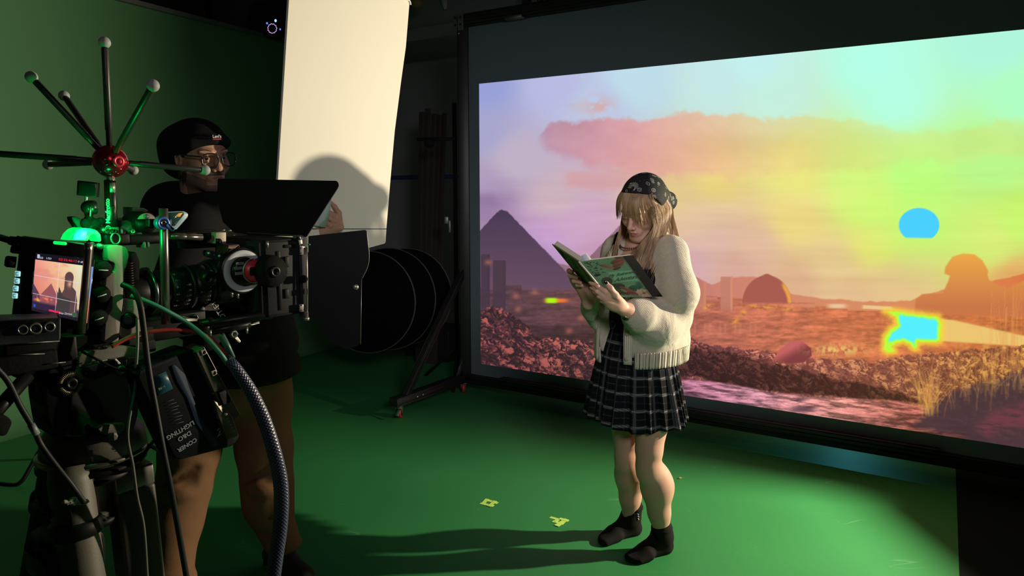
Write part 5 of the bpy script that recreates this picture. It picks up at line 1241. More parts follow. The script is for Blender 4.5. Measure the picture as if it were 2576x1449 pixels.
# beanie
BN = mat('beanie_knit', (.010, .010, .011), .95, spec=.1, bump=.5, bscale=180)
F_ = Field((-.13, -.22, -.12), (.13, .13, .17), .004)
F_.ell((0, -.018, .046), (.089, .108, .082), k=.01); F_.ell((.0, -.112, .025), (.084, .092, .078), k=.04); F_.ell((0, -.100, -.025), (.084, .085, .068), k=.03)
F_.chain([(-.085, -.03, .018), (-.060, .056, .048), (0, .082, .060), (.060, .056, .048), (.085, -.03, .018)], [.012] * 5, .02)
F_.ell((0, .145, -.055), (.20, .165, .105), k=.008, op='sub'); F_.ell((0, -.0, -.11), (.2, .075, .09), k=.01, op='sub')
bme = F_.mesh('beanie'); bme.transform(MM); bn_ = link_mesh('beanie', bme, BN, man, True, [('SMOOTH', dict(factor=.5, iterations=4))])
pL = G(.012, .1015, .058); Mx = axes(pL + mY * .004 - mX * 0, -mX * -1 * 1.0, mZ) 
tx = (mX * 1.0); Mx = axes(G(-.002, .1035, .070), -(-mX) if False else mX * -1, mZ)
if Mx.col[2].to_3d().dot(mY) < 0: Mx = axes(G(-.002, .1035, .070), mX, mZ)
RW = mat('label_white', (.45, .45, .45), .6); RR = mat('label_red', (.45, .02, .03), .6)
text_mesh('logo', "Levi's", .0155, Mx @ Matrix.Translation((0, .003, .0085)), RW, bn_, .0006, bold=.0004)
bm = bmesh.new(); box(bm, (-.017, -.0085, .0035), (.017, -.0050, .0085), Mx, bev=.0005); obj('logo_bar', bm, RR, bn_)
# hoodie
HD = mat('black_hoodie', (.013, .0125, .013), .92, spec=.12, bump=.25, bscale=120)
F_ = Field((-1.80, 2.05, .70), (-.45, 3.15, 1.66), .009)
F_.ell(mp_(0, -.01, .96), (.215, .215, .17), k=.03); F_.ell(mp_(0, -.01, 1.16), (.20, .20, .20), k=.08); F_.cone(mp_(.18, -.01, 1.40), mp_(-.18, -.01, 1.40), .085, .085, .07); F_.ell(mp_(0, 0, 1.30), (.20, .18, .14), k=.05)
F_.chain([msl, welL, wwrL + (welL - wwrL) * .06], [.085, .070, .042], .03); F_.chain([msr, welR, wwrR], [.090, .075, .045], .03)
# hood gathered behind the neck and round the chin
for k in range(11):
    a_ = math.radians(-150 + 30 * k); F_.ell(mp_(.105 * math.sin(a_ + 3.14), -.02 + .105 * math.cos(a_ + 3.14), 1.50 + .02 * math.cos(a_)), (.050, .050, .060), k=.03)
F_.ell(at(445, 500, 2.76), (.11, .10, .070), k=.04); F_.ell(at(418, 528, 2.70), (.09, .09, .07), k=.05); F_.ell(at(500, 530, 2.66), (.10, .09, .06), k=.05); F_.ell(mp_(-.02, -.13, 1.50), (.10, .09, .085), k=.04); F_.ell(mp_(-.12, -.06, 1.47), (.07, .07, .06), k=.04)
F_.ell(G(0, .01, -.10), (.078, .078, .05), k=.02, op='sub')
for (x, y, x2, y2) in ((640, 880, 700, 930), (660, 860, 715, 880), (690, 800, 700, 900)):
    F_.cone(at(x, y, 2.42), at(x2, y2, 2.46), .012, .006, .03, op='sub')
field_obj('hoodie', F_, HD, man, 3)
F_ = Field((-1.75, 2.1, .70), (-.5, 3.2, 1.0), .008); F_.ell(mp_(0, -.01, .85), (.222, .215, .05), k=.02); F_.ell(mp_(0, -.01, .89), (.215, .21, .05), k=.03); field_obj('hoodie_hem', F_, HD, man, 2)
# trousers
TR_ = mat('brown_chino', (.175, .092, .050), .85, spec=.15, bump=.2, bscale=140)
F_ = Field((-1.85, 2.05, .02), (-.45, 3.1, 1.02), .007)
F_.ell(mp_(0, -.01, .88), (.185, .195, .12), k=.02); F_.cone(mp_(-.08, -.02, .80), mhipR - UP * .02, .13, .115, .05); F_.cone(mp_(.08, -.02, .80), mhipL - UP * .02, .13, .115, .05)
for h_, k_, a_n in ((mhipR, mknR, manR), (mhipL, mknL, manL)):
    F_.chain([h_, h_.lerp(k_, .6), k_, k_.lerp(a_n, .35) - mf * .02, a_n + UP * .03], [.118, .104, .094, .090, .070], .05)
    F_.ell(a_n + UP * .015 + mf * .02, (.072, .072, .035), k=.02); F_.ell(a_n + UP * .06 - mf * .01, (.075, .075, .03), k=.02)
    for (t_, w_) in ((.80, .09), (.92, .10), (1.02, .095)):      # folds behind and beside the knee
        p_ = h_.lerp(k_, t_); F_.cone(p_ + V((.07, -.085, .03)), p_ + V((-.06, -.10, -.035)), .014, .006, .03, op='sub'); 
    F_.ell(h_.lerp(k_, .97) + V((.01, -.075, 0)), (.06, .035, .03), k=.03)
    for z_ in (.20, .27): p_ = V((a_n.x, a_n.y, z_)); F_.cone(p_ + V((.05, -.07, .01)), p_ + V((-.06, -.07, -.012)), .010, .006, .02, op='sub')
# pocket line
F_.cone(at(655, 965, 2.52), at(690, 1040, 2.55), .004, .003, .01, op='sub')
field_obj('trousers', F_, TR_, man, 3)
# shoes
SH = mat('black_suede', (.012, .012, .013), .85, bump=.2, bscale=150)
for a_n, dv in ((manL, V((.80, -.60, 0)).normalized()), (manR, V((.75, -.66, 0)).normalized())):
    sd = V((-dv.y, dv.x, 0)); b_ = V((a_n.x, a_n.y, 0)) - dv * .06
    F_ = Field(tuple(b_ + V((-.30, -.30, 0))), tuple(b_ + V((.32, .32, .17))), .005)
    F_.cone(b_ + UP * .055, b_ + dv * .10 + UP * .05, .042, .042, .02); F_.cone(b_ + dv * .10 + UP * .045, b_ + dv * .22 + UP * .035, .046, .036, .03); F_.ell(b_ + dv * .06 + UP * .09, (.048, .048, .05), k=.03)
    F_.cone(b_ + UP * .018, b_ + dv * .235 + UP * .016, .040, .040, .01, squash=(UP, .45))
    so = field_obj('shoe', F_, SH, man, 2)
    bm = bmesh.new(); pts = [b_ + dv * (.03 + .13 * k) + sd * w * .046 for k, w in ((-.35, .8), (0, 1), (.7, 1), (1.4, .95), (1.75, .4), (1.75, -.4), (1.4, -.95), (.7, -1), (0, -1), (-.35, -.8))]
    prism(bm, roundpoly([p + UP * .004 for p in pts], .02), (0, 0, .016)); obj('sole', bm, mat('black_rubber', (.02, .02, .02), .6), so)
    for k in range(4):
        c_ = b_ + dv * (.09 + .03 * k) + UP * (.103 - .011 * k); bm = bmesh.new(); tube(bm, [c_ - sd * .028 - UP * .01 + dv * .006, c_ + UP * .002, c_ + sd * .028 - UP * .01 - dv * .006], .003, 6, 5); obj('lace', bm, mat('black_lace', (.02, .02, .02), .8), so)
# ================================================================== the cinema camera rig in the left foreground
RA = math.radians(38); ra = V((math.sin(RA), math.cos(RA), 0)); rs_ = V((math.cos(RA), -math.sin(RA), 0))   # lens direction, and the side turned to us
RO = at(600, 690, 1.45)
RP = lambda x, y, z: RO + ra * x + rs_ * y + UP * z
def rq(px, py, y=0.0): return onplane(px, py, RO + rs_ * y, rs_)
def rc(px, py, y=0.0): p = rq(px, py, y) - RO; return p.dot(ra), p.z
MR = Matrix(((ra.x, -rs_.x, 0, RO.x), (ra.y, -rs_.y, 0, RO.y), (0, 0, 1, RO.z), (0, 0, 0, 1)))
def rbox(bm, x0, x1, y0, y1, z0, z1, bev=.002, mi=0): box(bm, (min(x0, x1), -max(y0, y1), min(z0, z1)), (max(x0, x1), -min(y0, y1), max(z0, z1)), MR, bev, 2, mi)
def pbox(bm, p0, p1, y0, y1, bev=.002, mi=0):
    "box whose near face spans two places of the photograph on the plane y1"
    a, b = rc(*p0, y1), rc(*p1, y1); rbox(bm, a[0], b[0], y0, y1, a[1], b[1], bev, mi)
def pprism(bm, pts, y0, y1, rad=0.0, bev=0.0, mi=0):
    prism(bm, roundpoly([rq(x, y, y1) for x, y in pts], rad) if rad else [rq(x, y, y1) for x, y in pts], rs_ * (y0 - y1), mi, bev)
CAMG = mat('camera_grey', (.20, .185, .165), .5, var=.05, bump=.12, bscale=400)
BKP = mat('black_plastic', (.004, .004, .0045), .5, spec=.16, bump=.06, bscale=300)
BKR = mat('black_rubber_grip', (.004, .004, .004), .8, spec=.12, bump=.3, bscale=200)
BKG = mat('black_anodised', (.006, .006, .006), .36, .0, spec=.28)
TXT = mat('engraved_white', (.42, .43, .42), .6)
LED = mat('tally_green_lamp', (.02, .6, .1), .4, emit=(0.0, 1.0, 0.10), estr=1.3)
LEDC = mat('tally_core', (.1, .8, .6), .4, emit=(0.02, 1.0, 0.72), estr=1.6)
def tm(name, s, px, py, y, size, m, par, ang=0.0, flip=False, **k):
    "lettering on the side planes of the rig; ang in degrees turns it in the picture, anticlockwise"
    c_ = rq(px, py, y); X = ra * math.cos(math.radians(ang)) + UP * math.sin(math.radians(ang)); Y_ = -ra * math.sin(math.radians(ang)) + UP * math.cos(math.radians(ang))
    return text_mesh(name, s, size, axes(c_, X, Y_), m, par, .0002, **k)
def screw(bm, p, n, r=.003, h=.0015): lathe(bm, p, p + V(n) * h, [(0, r), (.7, r), (1, r * .8), (1, r * .4), (.6, r * .35)], 10)

# ---- camera body
rig = thing('cinema_camera', 'grey and black cinema camera with flip-out monitor, facing the woman', 'camera', RP(-.27, 0, -.13))
bm = bmesh.new(); x0, z0 = rc(262, 616, .045); x1, z1 = rc(326, 850, .045)
rbox(bm, x0 - .075, x1 - .012, -.075, .040, -.10, z0 - .004, .010); body = obj('camera_body', bm, BKP, rig)
bm = bmesh.new()
pprism(bm, [(268, 618), (300, 616), (318, 622), (326, 640), (320, 668), (312, 682), (310, 760), (304, 800), (298, 862), (262, 862), (266, 800), (284, 778), (284, 745), (262, 742), (268, 690), (290, 684), (290, 662), (272, 656)], -.05, .062, .005, .0012)
obj('grey_frame', bm, CAMG, body)
bm = bmesh.new(); pprism(bm, [(304, 770), (316, 752), (348, 756), (364, 770), (366, 835), (352, 850), (302, 850)], -.04, .055, .006, .0012); gl_ = obj('lower_panel', bm, CAMG, body)
tm('lettering', '4K', 328, 778, .0556, .0105, TXT, gl_, -8); 
bm = bmesh.new(); a_ = [rq(x, y, .0558) for x, y in ((318, 770), (338, 768), (337, 786), (318, 788))]; tube(bm, roundpoly(a_ , .002, 3) + [a_[0]], .00025, 4, 0, cap=False); obj('logo_frame', bm, TXT, gl_)
for (x, y) in ((308, 774), (308, 791)):
    bm = bmesh.new(); pbox(bm, (x - 5, y - 1), (x + 5, y + 1), .0545, .0557, .0001); obj('marking', bm, TXT, gl_)
bm = bmesh.new(); lathe(bm, rq(322, 806, .05), rq(322, 806, .062), [(0, .016), (.6, .015), (1, .011), (1, .006)], 24); obj('round_button', bm, BKG, gl_)
# dials with white marks
for (x, y, r) in ((247, 676, .0155), (243, 738, .0155), (236, 796, .0155)):
    bm = bmesh.new(); c_ = rq(x, y, .045); lathe(bm, c_, c_ + rs_ * .026, [(0, r), (.2, r), (.25, r * .92), (.85, r * .9), (1, r * .78)], 40)
    for k in range(36):
        a = 2 * math.pi * k / 36; q = c_ + rs_ * .007 + (ra * math.cos(a) + UP * math.sin(a)) * r * .915; cyl(bm, q, q + rs_ * .014, .0009, n=5)
    d_ = obj('dial', bm, BKR, body)
    bm = bmesh.new(); q = c_ + rs_ * .0262; X = (ra * .96 + UP * (-.1 if y < 700 else .25)).normalized(); prism(bm, [q - X * r * .6, q + X * r * .35, q + X * r * .35 - UP * .0018, q - X * r * .6 - UP * .0018], rs_ * .0006); obj('dial_mark', bm, TXT, d_)
# cable strain tabs on top of the body
for (x, y) in ((232, 618), (250, 620)):
    bm = bmesh.new(); lathe(bm, rq(x, y, .03), rq(x, y, .055), [(0, .006), (.7, .006), (1, .004)], 14); obj('knob', bm, BKG if x < 240 else ALU, body)
# ---- flip-out monitor, facing the photographer
mq = lambda x, y, o=0.0: onplane(x, y, RP(-.37, .085 + o, 0), (rs_ * .93 - ra * .36).normalized())
mn = (rs_ * .93 - ra * .36).normalized()
bm = bmesh.new(); prism(bm, roundpoly([mq(52, 594), mq(236, 618), mq(222, 832), mq(28, 806)], .004), -mn * .022, bev=.0015); mon = obj('monitor', bm, BKP, rig)
bm = bmesh.new(); prism(bm, roundpoly([mq(88, 634, .0004), mq(238, 652, .0004), mq(220, 815, .0004), mq(76, 782, .0004)], .001), mn * .0006); obj('bezel_glass', bm, mat('screen_glass', (.01, .01, .012), .12), mon)
w_, h_ = 220, 260
A, B_, C_, D_ = mq(90, 636, .0018), mq(237, 653, .0018), mq(219, 813, .0018), mq(79, 781, .0018)
s, t = np.meshgrid(np.linspace(0, 1, w_), np.linspace(0, 1, h_))
a4 = [np.array(x)[None, None] for x in (A, B_, C_, D_)]
P = a4[0] * ((1 - s) * (1 - t))[..., None] + a4[1] * (s * (1 - t))[..., None] + a4[2] * (s * t)[..., None] + a4[3] * ((1 - s) * t)[..., None]
def monitor_paint(s, t):
    c = np.stack([np.interp(s, [0, .4, .75, 1], v) for v in ([240, 250, 236, 222], [158, 204, 236, 236], [142, 158, 190, 220])], -1)
    c = c * (1 - .12 * t[..., None]) + np.array([6, -30, -26.])[None, None] * t[..., None]
    def mx(c, m, col): return c * (1 - m[..., None]) + np.array(col, float) * m[..., None]
    n = fbm(s * 5, t * 7, 4, 2); c = mx(c, sstep(.45, .7, n) * (1 - sstep(.35, .55, t)) * (1 - sstep(.5, .7, s)) * .6, (224, 138, 128))
    c = mx(c, sstep(.86, .90, s), (120, 150, 210)); c = mx(c, sstep(.88, .92, s) * sstep(.55, .65, t), (210, 120, 90))
    d = polydist(s, t, [(-.1, .55), (.13, .70), (.30, .48), (.47, .75), (.47, 1.1), (-.1, 1.1)]); c = mx(c, 1 - sstep(-.006, .006, d), (150, 84, 94))
    d = polydist(s, t, [(-.1, .42), (.0, .53), (.12, .70), (.1, 1.1), (-.1, 1.1)]); c = mx(c, 1 - sstep(-.006, .006, d), (88, 58, 84))
    g = sstep(.5, .7, fbm(s * 24, t * 24, 3, 8)) * np.exp(-((t - .76) / .06) ** 2) * (s < .5); c = mx(c, g, (240, 120, 80))
    c = mx(c, sstep(.80, .86, t) * (1 - sstep(.8, .9, s)), (52, 36, 62)); c = mx(c, np.exp(-(((s - .10) / .03) ** 2 + ((t - .80) / .018) ** 2)), (250, 190, 90))
    d = np.minimum(np.hypot((s - .60) / .80, (t - .34)) - .095, polydist(s, t, [(.53, .34), (.67, .34), (.67, .48), (.74, .54), (.78, .70), (.80, 1.1), (.46, 1.1), (.44, .82), (.40, .58), (.47, .66), (.53, .54)])); c = mx(c, 1 - sstep(-.006, .008, d), (92, 66, 68))
    c = mx(c, (1 - sstep(-.03, -.0, d)) * np.exp(-(((s - .62) / .04) ** 2 + ((t - .44) / .05) ** 2)), (216, 160, 130))
    c = mx(c, (1 - sstep(.0, .006, polydist(s, t, [(.44, .52), (.52, .66), (.66, .68), (.64, 1.1), (.42, 1.1)]))), (66, 60, 62))
    for k in (.385, .70): c = mx(c, np.exp(-((t - k - .02 * s) / .004) ** 2) * (s < .86), (226, 220, 232))
    for k in (.41, .75): c = mx(c, np.exp(-((s - k) / .005) ** 2) * (t > .10) * .8, (226, 220, 232))
    c = mx(c, (t < .115) * 1.0, (16, 16, 30)); 
    c = mx(c, sstep(.945, .955, t) * (s < .86), (30, 26, 40)); c = mx(c, ((s > .30) & (s < .50) & (t > .915) & (t < .945)) * 1.0, (226, 46, 86)); c = mx(c, ((s > .70) & (s < .80) & (t > .88) & (t < .94)) * 1.0, (44, 96, 60)); c = mx(c, ((s > .03) & (s < .06) & (t > .88) & (t < .93)) * 1.0, (30, 90, 226))
    c = mx(c, ((s > .03) & (s < .07) & (t > .02) & (t < .085)) * 1.0, (190, 190, 230)); return c
pic = color_grid('monitor_picture', P, monitor_paint(s, t), attr_mat('monitor_light', 1.0), mon); pic['label'] = 'camera monitor picture of the woman with time code along its top'
def mt(sx_, ty, st, size, m, name='readout'):
    o_ = A * ((1 - sx_) * (1 - ty)) + B_ * (sx_ * (1 - ty)) + C_ * (sx_ * ty) + D_ * ((1 - sx_) * ty) + mn * .0008
    text_mesh(name, st, size, axes(o_, B_ - A, A - D_), m, mon, .00005)
RT = mat('readout_red', (.8, .05, .05), .5, emit=(1, .02, .03), estr=.9); WT = mat('readout_white', (.8, .8, .9), .5, emit=(.75, .75, .95), estr=.8); GT = mat('readout_green', (.2, .5, .2), .5, emit=(.15, .42, .12), estr=.8)
mt(.545, .062, '03:35:46:12', .0054, RT); mt(.10, .075, '50', .0045, WT); mt(.22, .07, '1/50', .0042, WT); mt(.77, .062, '0 dB', .0042, WT); mt(.86, .062, '50', .0040, WT); mt(.60, .925, 'No Drive', .0045, WT)
# side buttons, knobs and status lamp of the monitor
BTN = mat('lit_blue_button', (.4, .7, .75), .4, emit=(.30, .72, .80), estr=.75)
for (x, y) in ((45, 688), (43, 706), (40, 725), (38, 743)):
    bm = bmesh.new(); prism(bm, roundpoly([mq(x - 7, y - 7, .001), mq(x + 7, y - 5.6, .001), mq(x + 6.5, y + 8, .001), mq(x - 7.5, y + 7, .001)], .0012, 3), mn * .0015); b_ = obj('button', bm, BTN, mon)
    bm = bmesh.new(); q = mq(x - 1, y + .5, .0028); tube(bm, roundpoly([q + V(v) for v in ((rs_ * 0 - ra * .0022 + UP * .0022), (ra * .0016 + UP * .0022), (ra * .0016 - UP * .0022), (-ra * .0022 - UP * .0022))], .0003, 2) + [q - ra * .0022 + UP * .0022], .00045, 4, 0); obj('icon', bm, BKP, b_)
bm = bmesh.new(); prism(bm, roundpoly([mq(134, 606, .001), mq(168, 609, .001), mq(168, 617, .001), mq(134, 614, .001)], .004), mn * .001); lp = obj('status_lamp', bm, LED, mon)
for (x, y, r) in ((30, 660, .009), (44, 630, .006)):
    bm = bmesh.new(); c_ = mq(x + 10, y, -.010); lathe(bm, c_, c_ - (B_ - A).normalized() * .014, [(0, r), (.8, r), (1, r * .8)], 20); obj('side_knob', bm, BKR, mon)
# plug and cable into the monitor from the left
bm = bmesh.new(); lathe(bm, mq(56, 612, -.012), mq(22, 604, -.012), [(0, .010), (.5, .010), (.55, .008), (1, .0065)], 20); obj('plug', bm, BKR, rig)
o = None
bm = bmesh.new(); tube(bm, [mq(24, 604, -.012), mq(-20, 599, -.012), mq(-110, 640, -.03)], .0052, 10); o = obj('monitor_cable', bm, BKR); setp(o, 'thick black cable plugged into the left end of the camera monitor', 'cable')
# guard rod standing in front of the monitor, with a hood edge at its right
bm = bmesh.new(); p0, p1 = mq(222, 622, .020), mq(204, 838, .020); tube(bm, [p0 + UP * .002, p0 - UP * .004, p1], .0062, 16, 2); obj('guard_rod', bm, mat('satin_rod', (.20, .19, .17), .3, .85), rig)
# ---- red tally lamp housing glowing green
tl = [(172, 604), (180, 588), (192, 577), (205, 573), (228, 575), (244, 580), (253, 590), (255, 606), (250, 609), (244, 604), (240, 592), (232, 589), (226, 594), (222, 606)]
bm = bmesh.new(); pprism(bm, tl, .02, .055, .002, .001); ty_ = obj('tally_lamp', bm, LED, rig); ty_['label'] = 'glowing green tally lamp'
bm = bmesh.new(); pprism(bm, [(184, 602), (190, 586), (200, 579), (219, 581), (218, 588), (214, 603)], .0552, .0565, .002); obj('lamp_core', bm, LEDC, ty_)
tll = bpy.data.lights.new('tally_glow', 'POINT'); tll.energy = 0.8; tll.color = (0.0, 1.0, .13); tll.shadow_soft_size = .012
tlo = bpy.data.objects.new('tally_glow', tll); C.objects.link(tlo); tlo.location = rq(252, 562, .085)
# ---- top handle parts, lit green
bm = bmesh.new(); pbox(bm, (276, 572), (301, 588), -.01, .05, .0015); pbox(bm, (303, 575), (310, 588), -.01, .045, .0015); mt_ = mat('plate_dark', (.10, .11, .10), .5, .3); tp = obj('top_bracket', bm, mt_, rig)
for (x, y) in ((281, 580), (289, 581), (270, 580)):
    bm = bmesh.new(); lathe(bm, rq(x, y, .049), rq(x, y, .053), [(0, .0034), (1, .0034), (1, .002), (.5, .0018)], 12); obj('screw', bm, BKG, tp)
bm = bmesh.new(); c_ = rq(291, 600, .05); tube(bm, [c_ + (ra * .0075 * math.cos(a) + UP * .0095 * math.sin(a)) for a in np.linspace(0, 2 * math.pi, 25)], .0016, 8, 0, cap=False); obj('ring', bm, ALU, tp)
bm = bmesh.new(); pbox(bm, (262, 588), (330, 614), -.05, .035, .004); pbox(bm, (300, 590), (420, 612), -.035, .03, .006); obj('top_handle', bm, BKP, rig)
bm = bmesh.new(); pprism(bm, [(298, 556), (332, 553), (348, 548), (352, 572), (340, 586), (300, 582)], -.05, .02, .004, .001); pprism(bm, [(333, 521), (362, 523), (374, 530), (340, 548), (333, 540)], -.05, -.01, .002, .001); pprism(bm, [(328, 556), (360, 590), (300, 594), (296, 575)], -.02, .03, .003, .001); obj('viewfinder_arm', bm, mat('smoked_plastic', (.02, .03, .024), .35), rig)
for k in range(9):
    bm = bmesh.new(); x = 258 + 6.3 * k + (3 if k % 2 else 0); q = rq(x, 578 + (k * 5) % 7, .03); lathe(bm, q, q + rs_ * .006, [(0, .003), (1, .003), (1, .0015)], 8); obj('screw', bm, ALU, tp)
for (x0_, y0_, x1_, y1_) in ((322, 578, 330, 584), (341, 577, 357, 588), (361, 609, 368, 624), (372, 609, 377, 622)):
    bm = bmesh.new(); pbox(bm, (x0_, y0_), (x1_, y1_), .0, .032, .001); obj('tab', bm, mt_, tp)
bm = bmesh.new(); lathe(bm, rq(335, 582, .03), rq(335, 582, .036), [(0, .004), (1, .004), (1, .0022), (.3, .002)], 6); obj('hex_nut', bm, ALU, tp)
# cable loom spring and heat vent right of the dials
bm = bmesh.new()
for k in range(12): q = rq(322 + .3 * k, 662 + 6.2 * k, .04); lathe(bm, q - UP * .0015, q + UP * .0015, [(0, .0075), (.5, .0095), (1, .0075)], 14)
obj('ribbed_vent', bm, BKG, body)
bm = bmesh.new(); pprism(bm, [(328, 640), (342, 632), (352, 660), (350, 720), (362, 745), (360, 790), (344, 792), (340, 740), (330, 716)], -.02, .03, .004, .001); obj('side_grip', bm, BKR, body)

# ---- lens
ln = thing('cinema_lens', 'black cinema zoom lens with white scale marks on its rings', 'lens', RP(-.13, 0, -.05))
def lx(px, r): return rc(px, 700, 0)[0]
def sec(x0, x1, r0, r1=None, name='lens_ring', m=None, par=None, prof=None, n=48):
    bm = bmesh.new(); r1 = r1 or r0; lathe(bm, RP(x0, 0, -.014), RP(x1, 0, -.014), prof or [(0, r0 - .002), (.06, r0), (.94, r1), (1, r1 - .002)], n); return obj(name, bm, m or BKG, par or ln)
sec(-.245, -.192, .040, .040, 'lens_mount'); sec(-.192, -.186, .0445, .0445, 'mount_ring', mat('lens_ring_metal', (.16, .17, .17), .25, .9)); sec(-.186, -.155, .036, .037, 'lens_barrel')
irs = sec(-.155, -.118, .0405, .0405, 'iris_ring'); sec(-.118, -.110, .043, .043, 'iris_gear')
zm = sec(-.110, -.078, .0415, .0425, 'zoom_ring'); sec(-.078, -.070, .045, .045, 'zoom_gear')
fcs = sec(-.070, .0, .050, .052, 'focus_ring'); sec(.0, .075, .053, .055, 'front_barrel')
for ring_, (xa, r) in (('iris_gear', (-.114, .043)), ('zoom_gear', (-.074, .045)), ('focus_gear', (-.03, .0515))):
    bm = bmesh.new()
    for k in range(72):
        a = 2 * math.pi * k / 72; q = RP(xa, r * math.cos(a), -.014 + r * math.sin(a)); d_ = (q - RP(xa, 0, -.014)).normalized(); cyl(bm, q - ra * .0035, q + ra * .0035, .0009, n=4)
    obj(ring_ + '_teeth', bm, BKG, ln)
def ringtext(st, x, a, r, size, par):
    a = math.radians(a); c_ = RP(x, r * math.cos(a), -.014 + r * math.sin(a)); out = (rs_ * math.cos(a) + UP * math.sin(a)); up = (-rs_ * math.sin(a) + UP * math.cos(a))
    text_mesh('scale_mark', st, size, axes(c_ + out * .0006, out.cross(up) * -1 if False else up.cross(out), up), TXT, par, .0001)
for k, st in enumerate(('16 -', '11 -', '8 -', '5.6 -', '4 -', '2.8 -')): ringtext(st, -.148, 46 - 19 * k, .0406, .0052, irs)
for k, st in enumerate(('- 60', '- 50', '- 35', '- 28', '- 24')): ringtext(st, -.127, 12 - 15 * k, .0406, .0052, irs)
for k, st in enumerate(('- 11', '- 9', '- 7', '- 5', '- 4', '- 3', '- 2.6', '- 2')): ringtext(st, -.087, 40 - 13 * k, .0424, .0050, zm)
ringtext('o -', -.102, -11, .0420, .006, zm)
# ---- support rods and follow focus
ff = thing('follow_focus', 'follow focus unit with white marking disc and black hand knob beside the lens', 'follow focus', RP(-.02, .05, -.06))
c_ = rq(612, 682, .088); rO = .0415
bm = bmesh.new(); lathe(bm, c_ - rs_ * .003, c_ + rs_ * .002, [(0, rO - .001), (.2, rO), (.8, rO), (1, rO - .0008), (1, .0285), (0, .0285)], 64, cap=False); obj('marking_disc', bm, mat('white_disc', (.50, .54, .56), .5, var=.03), ff)
bm = bmesh.new(); lathe(bm, c_ - rs_ * .022, c_ - rs_ * .0025, [(0, .040), (.2, .045), (.9, .0455), (1, .044)], 48); obj('gearbox', bm, BKG, ff)
bm = bmesh.new(); lathe(bm, c_ - rs_ * .003, c_ + rs_ * .012, [(0, .028), (.3, .0275), (1, .0265), (1, .020)], 40)
obj('drum', bm, BKG, ff)
for (x, y) in ((604, 663), (600, 675), (602, 688)):
    bm = bmesh.new(); pbox(bm, (x - 10, y - 2.6), (x + 10, y + 2.6), .1005, .1025, .0007); obj('scale_bar', bm, mat('reflective_strip', (.22, .30, .26), .3, .4), ff)
c2_ = rq(640, 681, .104)
bm = bmesh.new(); lathe(bm, c2_ - rs_ * .006, c2_ + rs_ * .0, [(0, .0215), (1, .0215)], 40); rd_ = obj('red_plate', bm, mat('red_anodised', (.55, .03, .05), .4, .2), ff)
bm = bmesh.new(); lathe(bm, c2_ - rs_ * .0065, c2_ + rs_ * .0008, [(0, .0243), (1, .0243), (1, .0228), (0, .0228)], 48, cap=False); obj('chrome_rim', bm, ALU, ff)
c3_ = rq(678, 682, .108)
bm = bmesh.new(); lathe(bm, c3_ - rs_ * .020, c3_ + rs_ * .018, [(0, .030), (.15, .0315), (.85, .0315), (1, .029)], 48)
for k in range(40):
    a = 2 * math.pi * k / 40; q = c3_ + (ra * math.cos(a) + UP * math.sin(a)) * .0315; cyl(bm, q - rs_ * .012, q + rs_ * .012, .0012, n=5)
kb = obj('hand_knob', bm, BKR, ff)
bm = bmesh.new(); lathe(bm, c3_ + rs_ * .017, c3_ + rs_ * .022, [(0, .012), (.8, .0115), (1, .009), (1, .006), (.2, .005)], 28); obj('knob_cap', bm, BKG, kb)
bm = bmesh.new(); pbox(bm, (630, 673), (655, 691), .1045, .110, .003); obj('knob_arm', bm, BKR, ff)
bm = bmesh.new(); pprism(bm, [(519, 634), (524, 629), (556, 637), (560, 644), (556, 653), (549, 653), (521, 645), (518, 640)], .03, .045, .003, .001); la = obj('link_arm', bm, mat('dark_green_metal', (.03, .05, .04), .35, .4), ff)
for (x, y) in ((526, 637), (539, 641), (552, 644)):
    bm = bmesh.new(); lathe(bm, rq(x, y, .045), rq(x, y, .0475), [(0, .0036 if x != 539 else .0015), (1, .003 if x != 539 else .0012)], 14); obj('screw', bm, ALU, la)
bm = bmesh.new(); cc_ = rq(531, 701, .05); lathe(bm, cc_ - rs_ * .03, cc_, [(0, .0165), (.8, .0165), (.9, .015), (1, .013), (1, .010), (.7, .009)], 36); obj('drive_gear', bm, BKG, ff)
for k in range(2):
    bm = bmesh.new(); c4 = rq(583 + 15 * k, 740 + 3 * k, .08); lathe(bm, c4 + UP * .004, c4 - UP * .006, [(0, .0028), (.5, .0028), (.55, .0022), (1, .0022)], 12); obj('stud', bm, ALU, ff)
bm = bmesh.new(); pprism(bm, [(575, 617), (600, 614), (604, 620), (590, 634), (570, 640)], .02, .06, .001, .001); obj('clamp_jaw', bm, mat('red_dark', (.06, .01, .01), .5, .2), ff)
# support base with lettering
sp = thing('rod_support', 'black rod support under the lens with two round rods', 'camera support', RP(-.05, 0, -.14))
for (y, r) in ((.062, .0095), (.02, .0095)):
    bm = bmesh.new(); A_, B__ = rq(505, 818, y), rq(686, 789, y); 
    if y < .05: A_, B__ = A_ - UP * .0, B__ + UP * .002
    lathe(bm, A_, B__, [(0, r), (.96, r), (.975, r * 1.05), (1, r * .8), (1, r * .5)], 24); obj('rod', bm, BKG, sp)
bm = bmesh.new(); lathe(bm, rq(530, 833, .05), rq(628, 815, .05), [(0, .0085), (.97, .0085), (1, .007)], 20); obj('rod', bm, BKG, sp)
bm = bmesh.new(); pbox(bm, (340, 812), (500, 842), -.05, .05, .004); pbox(bm, (372, 800), (520, 818), -.04, .045, .003); obj('base_plate', bm, BKP, sp)
bm = bmesh.new(); pprism(bm, [(463, 797), (468, 799), (490, 799), (497, 793), (500, 800), (496, 808), (468, 810)], .05, .062, .001, .0008); obj('lever', bm, mat('lever_grey', (.30, .27, .24), .4, .5), sp)
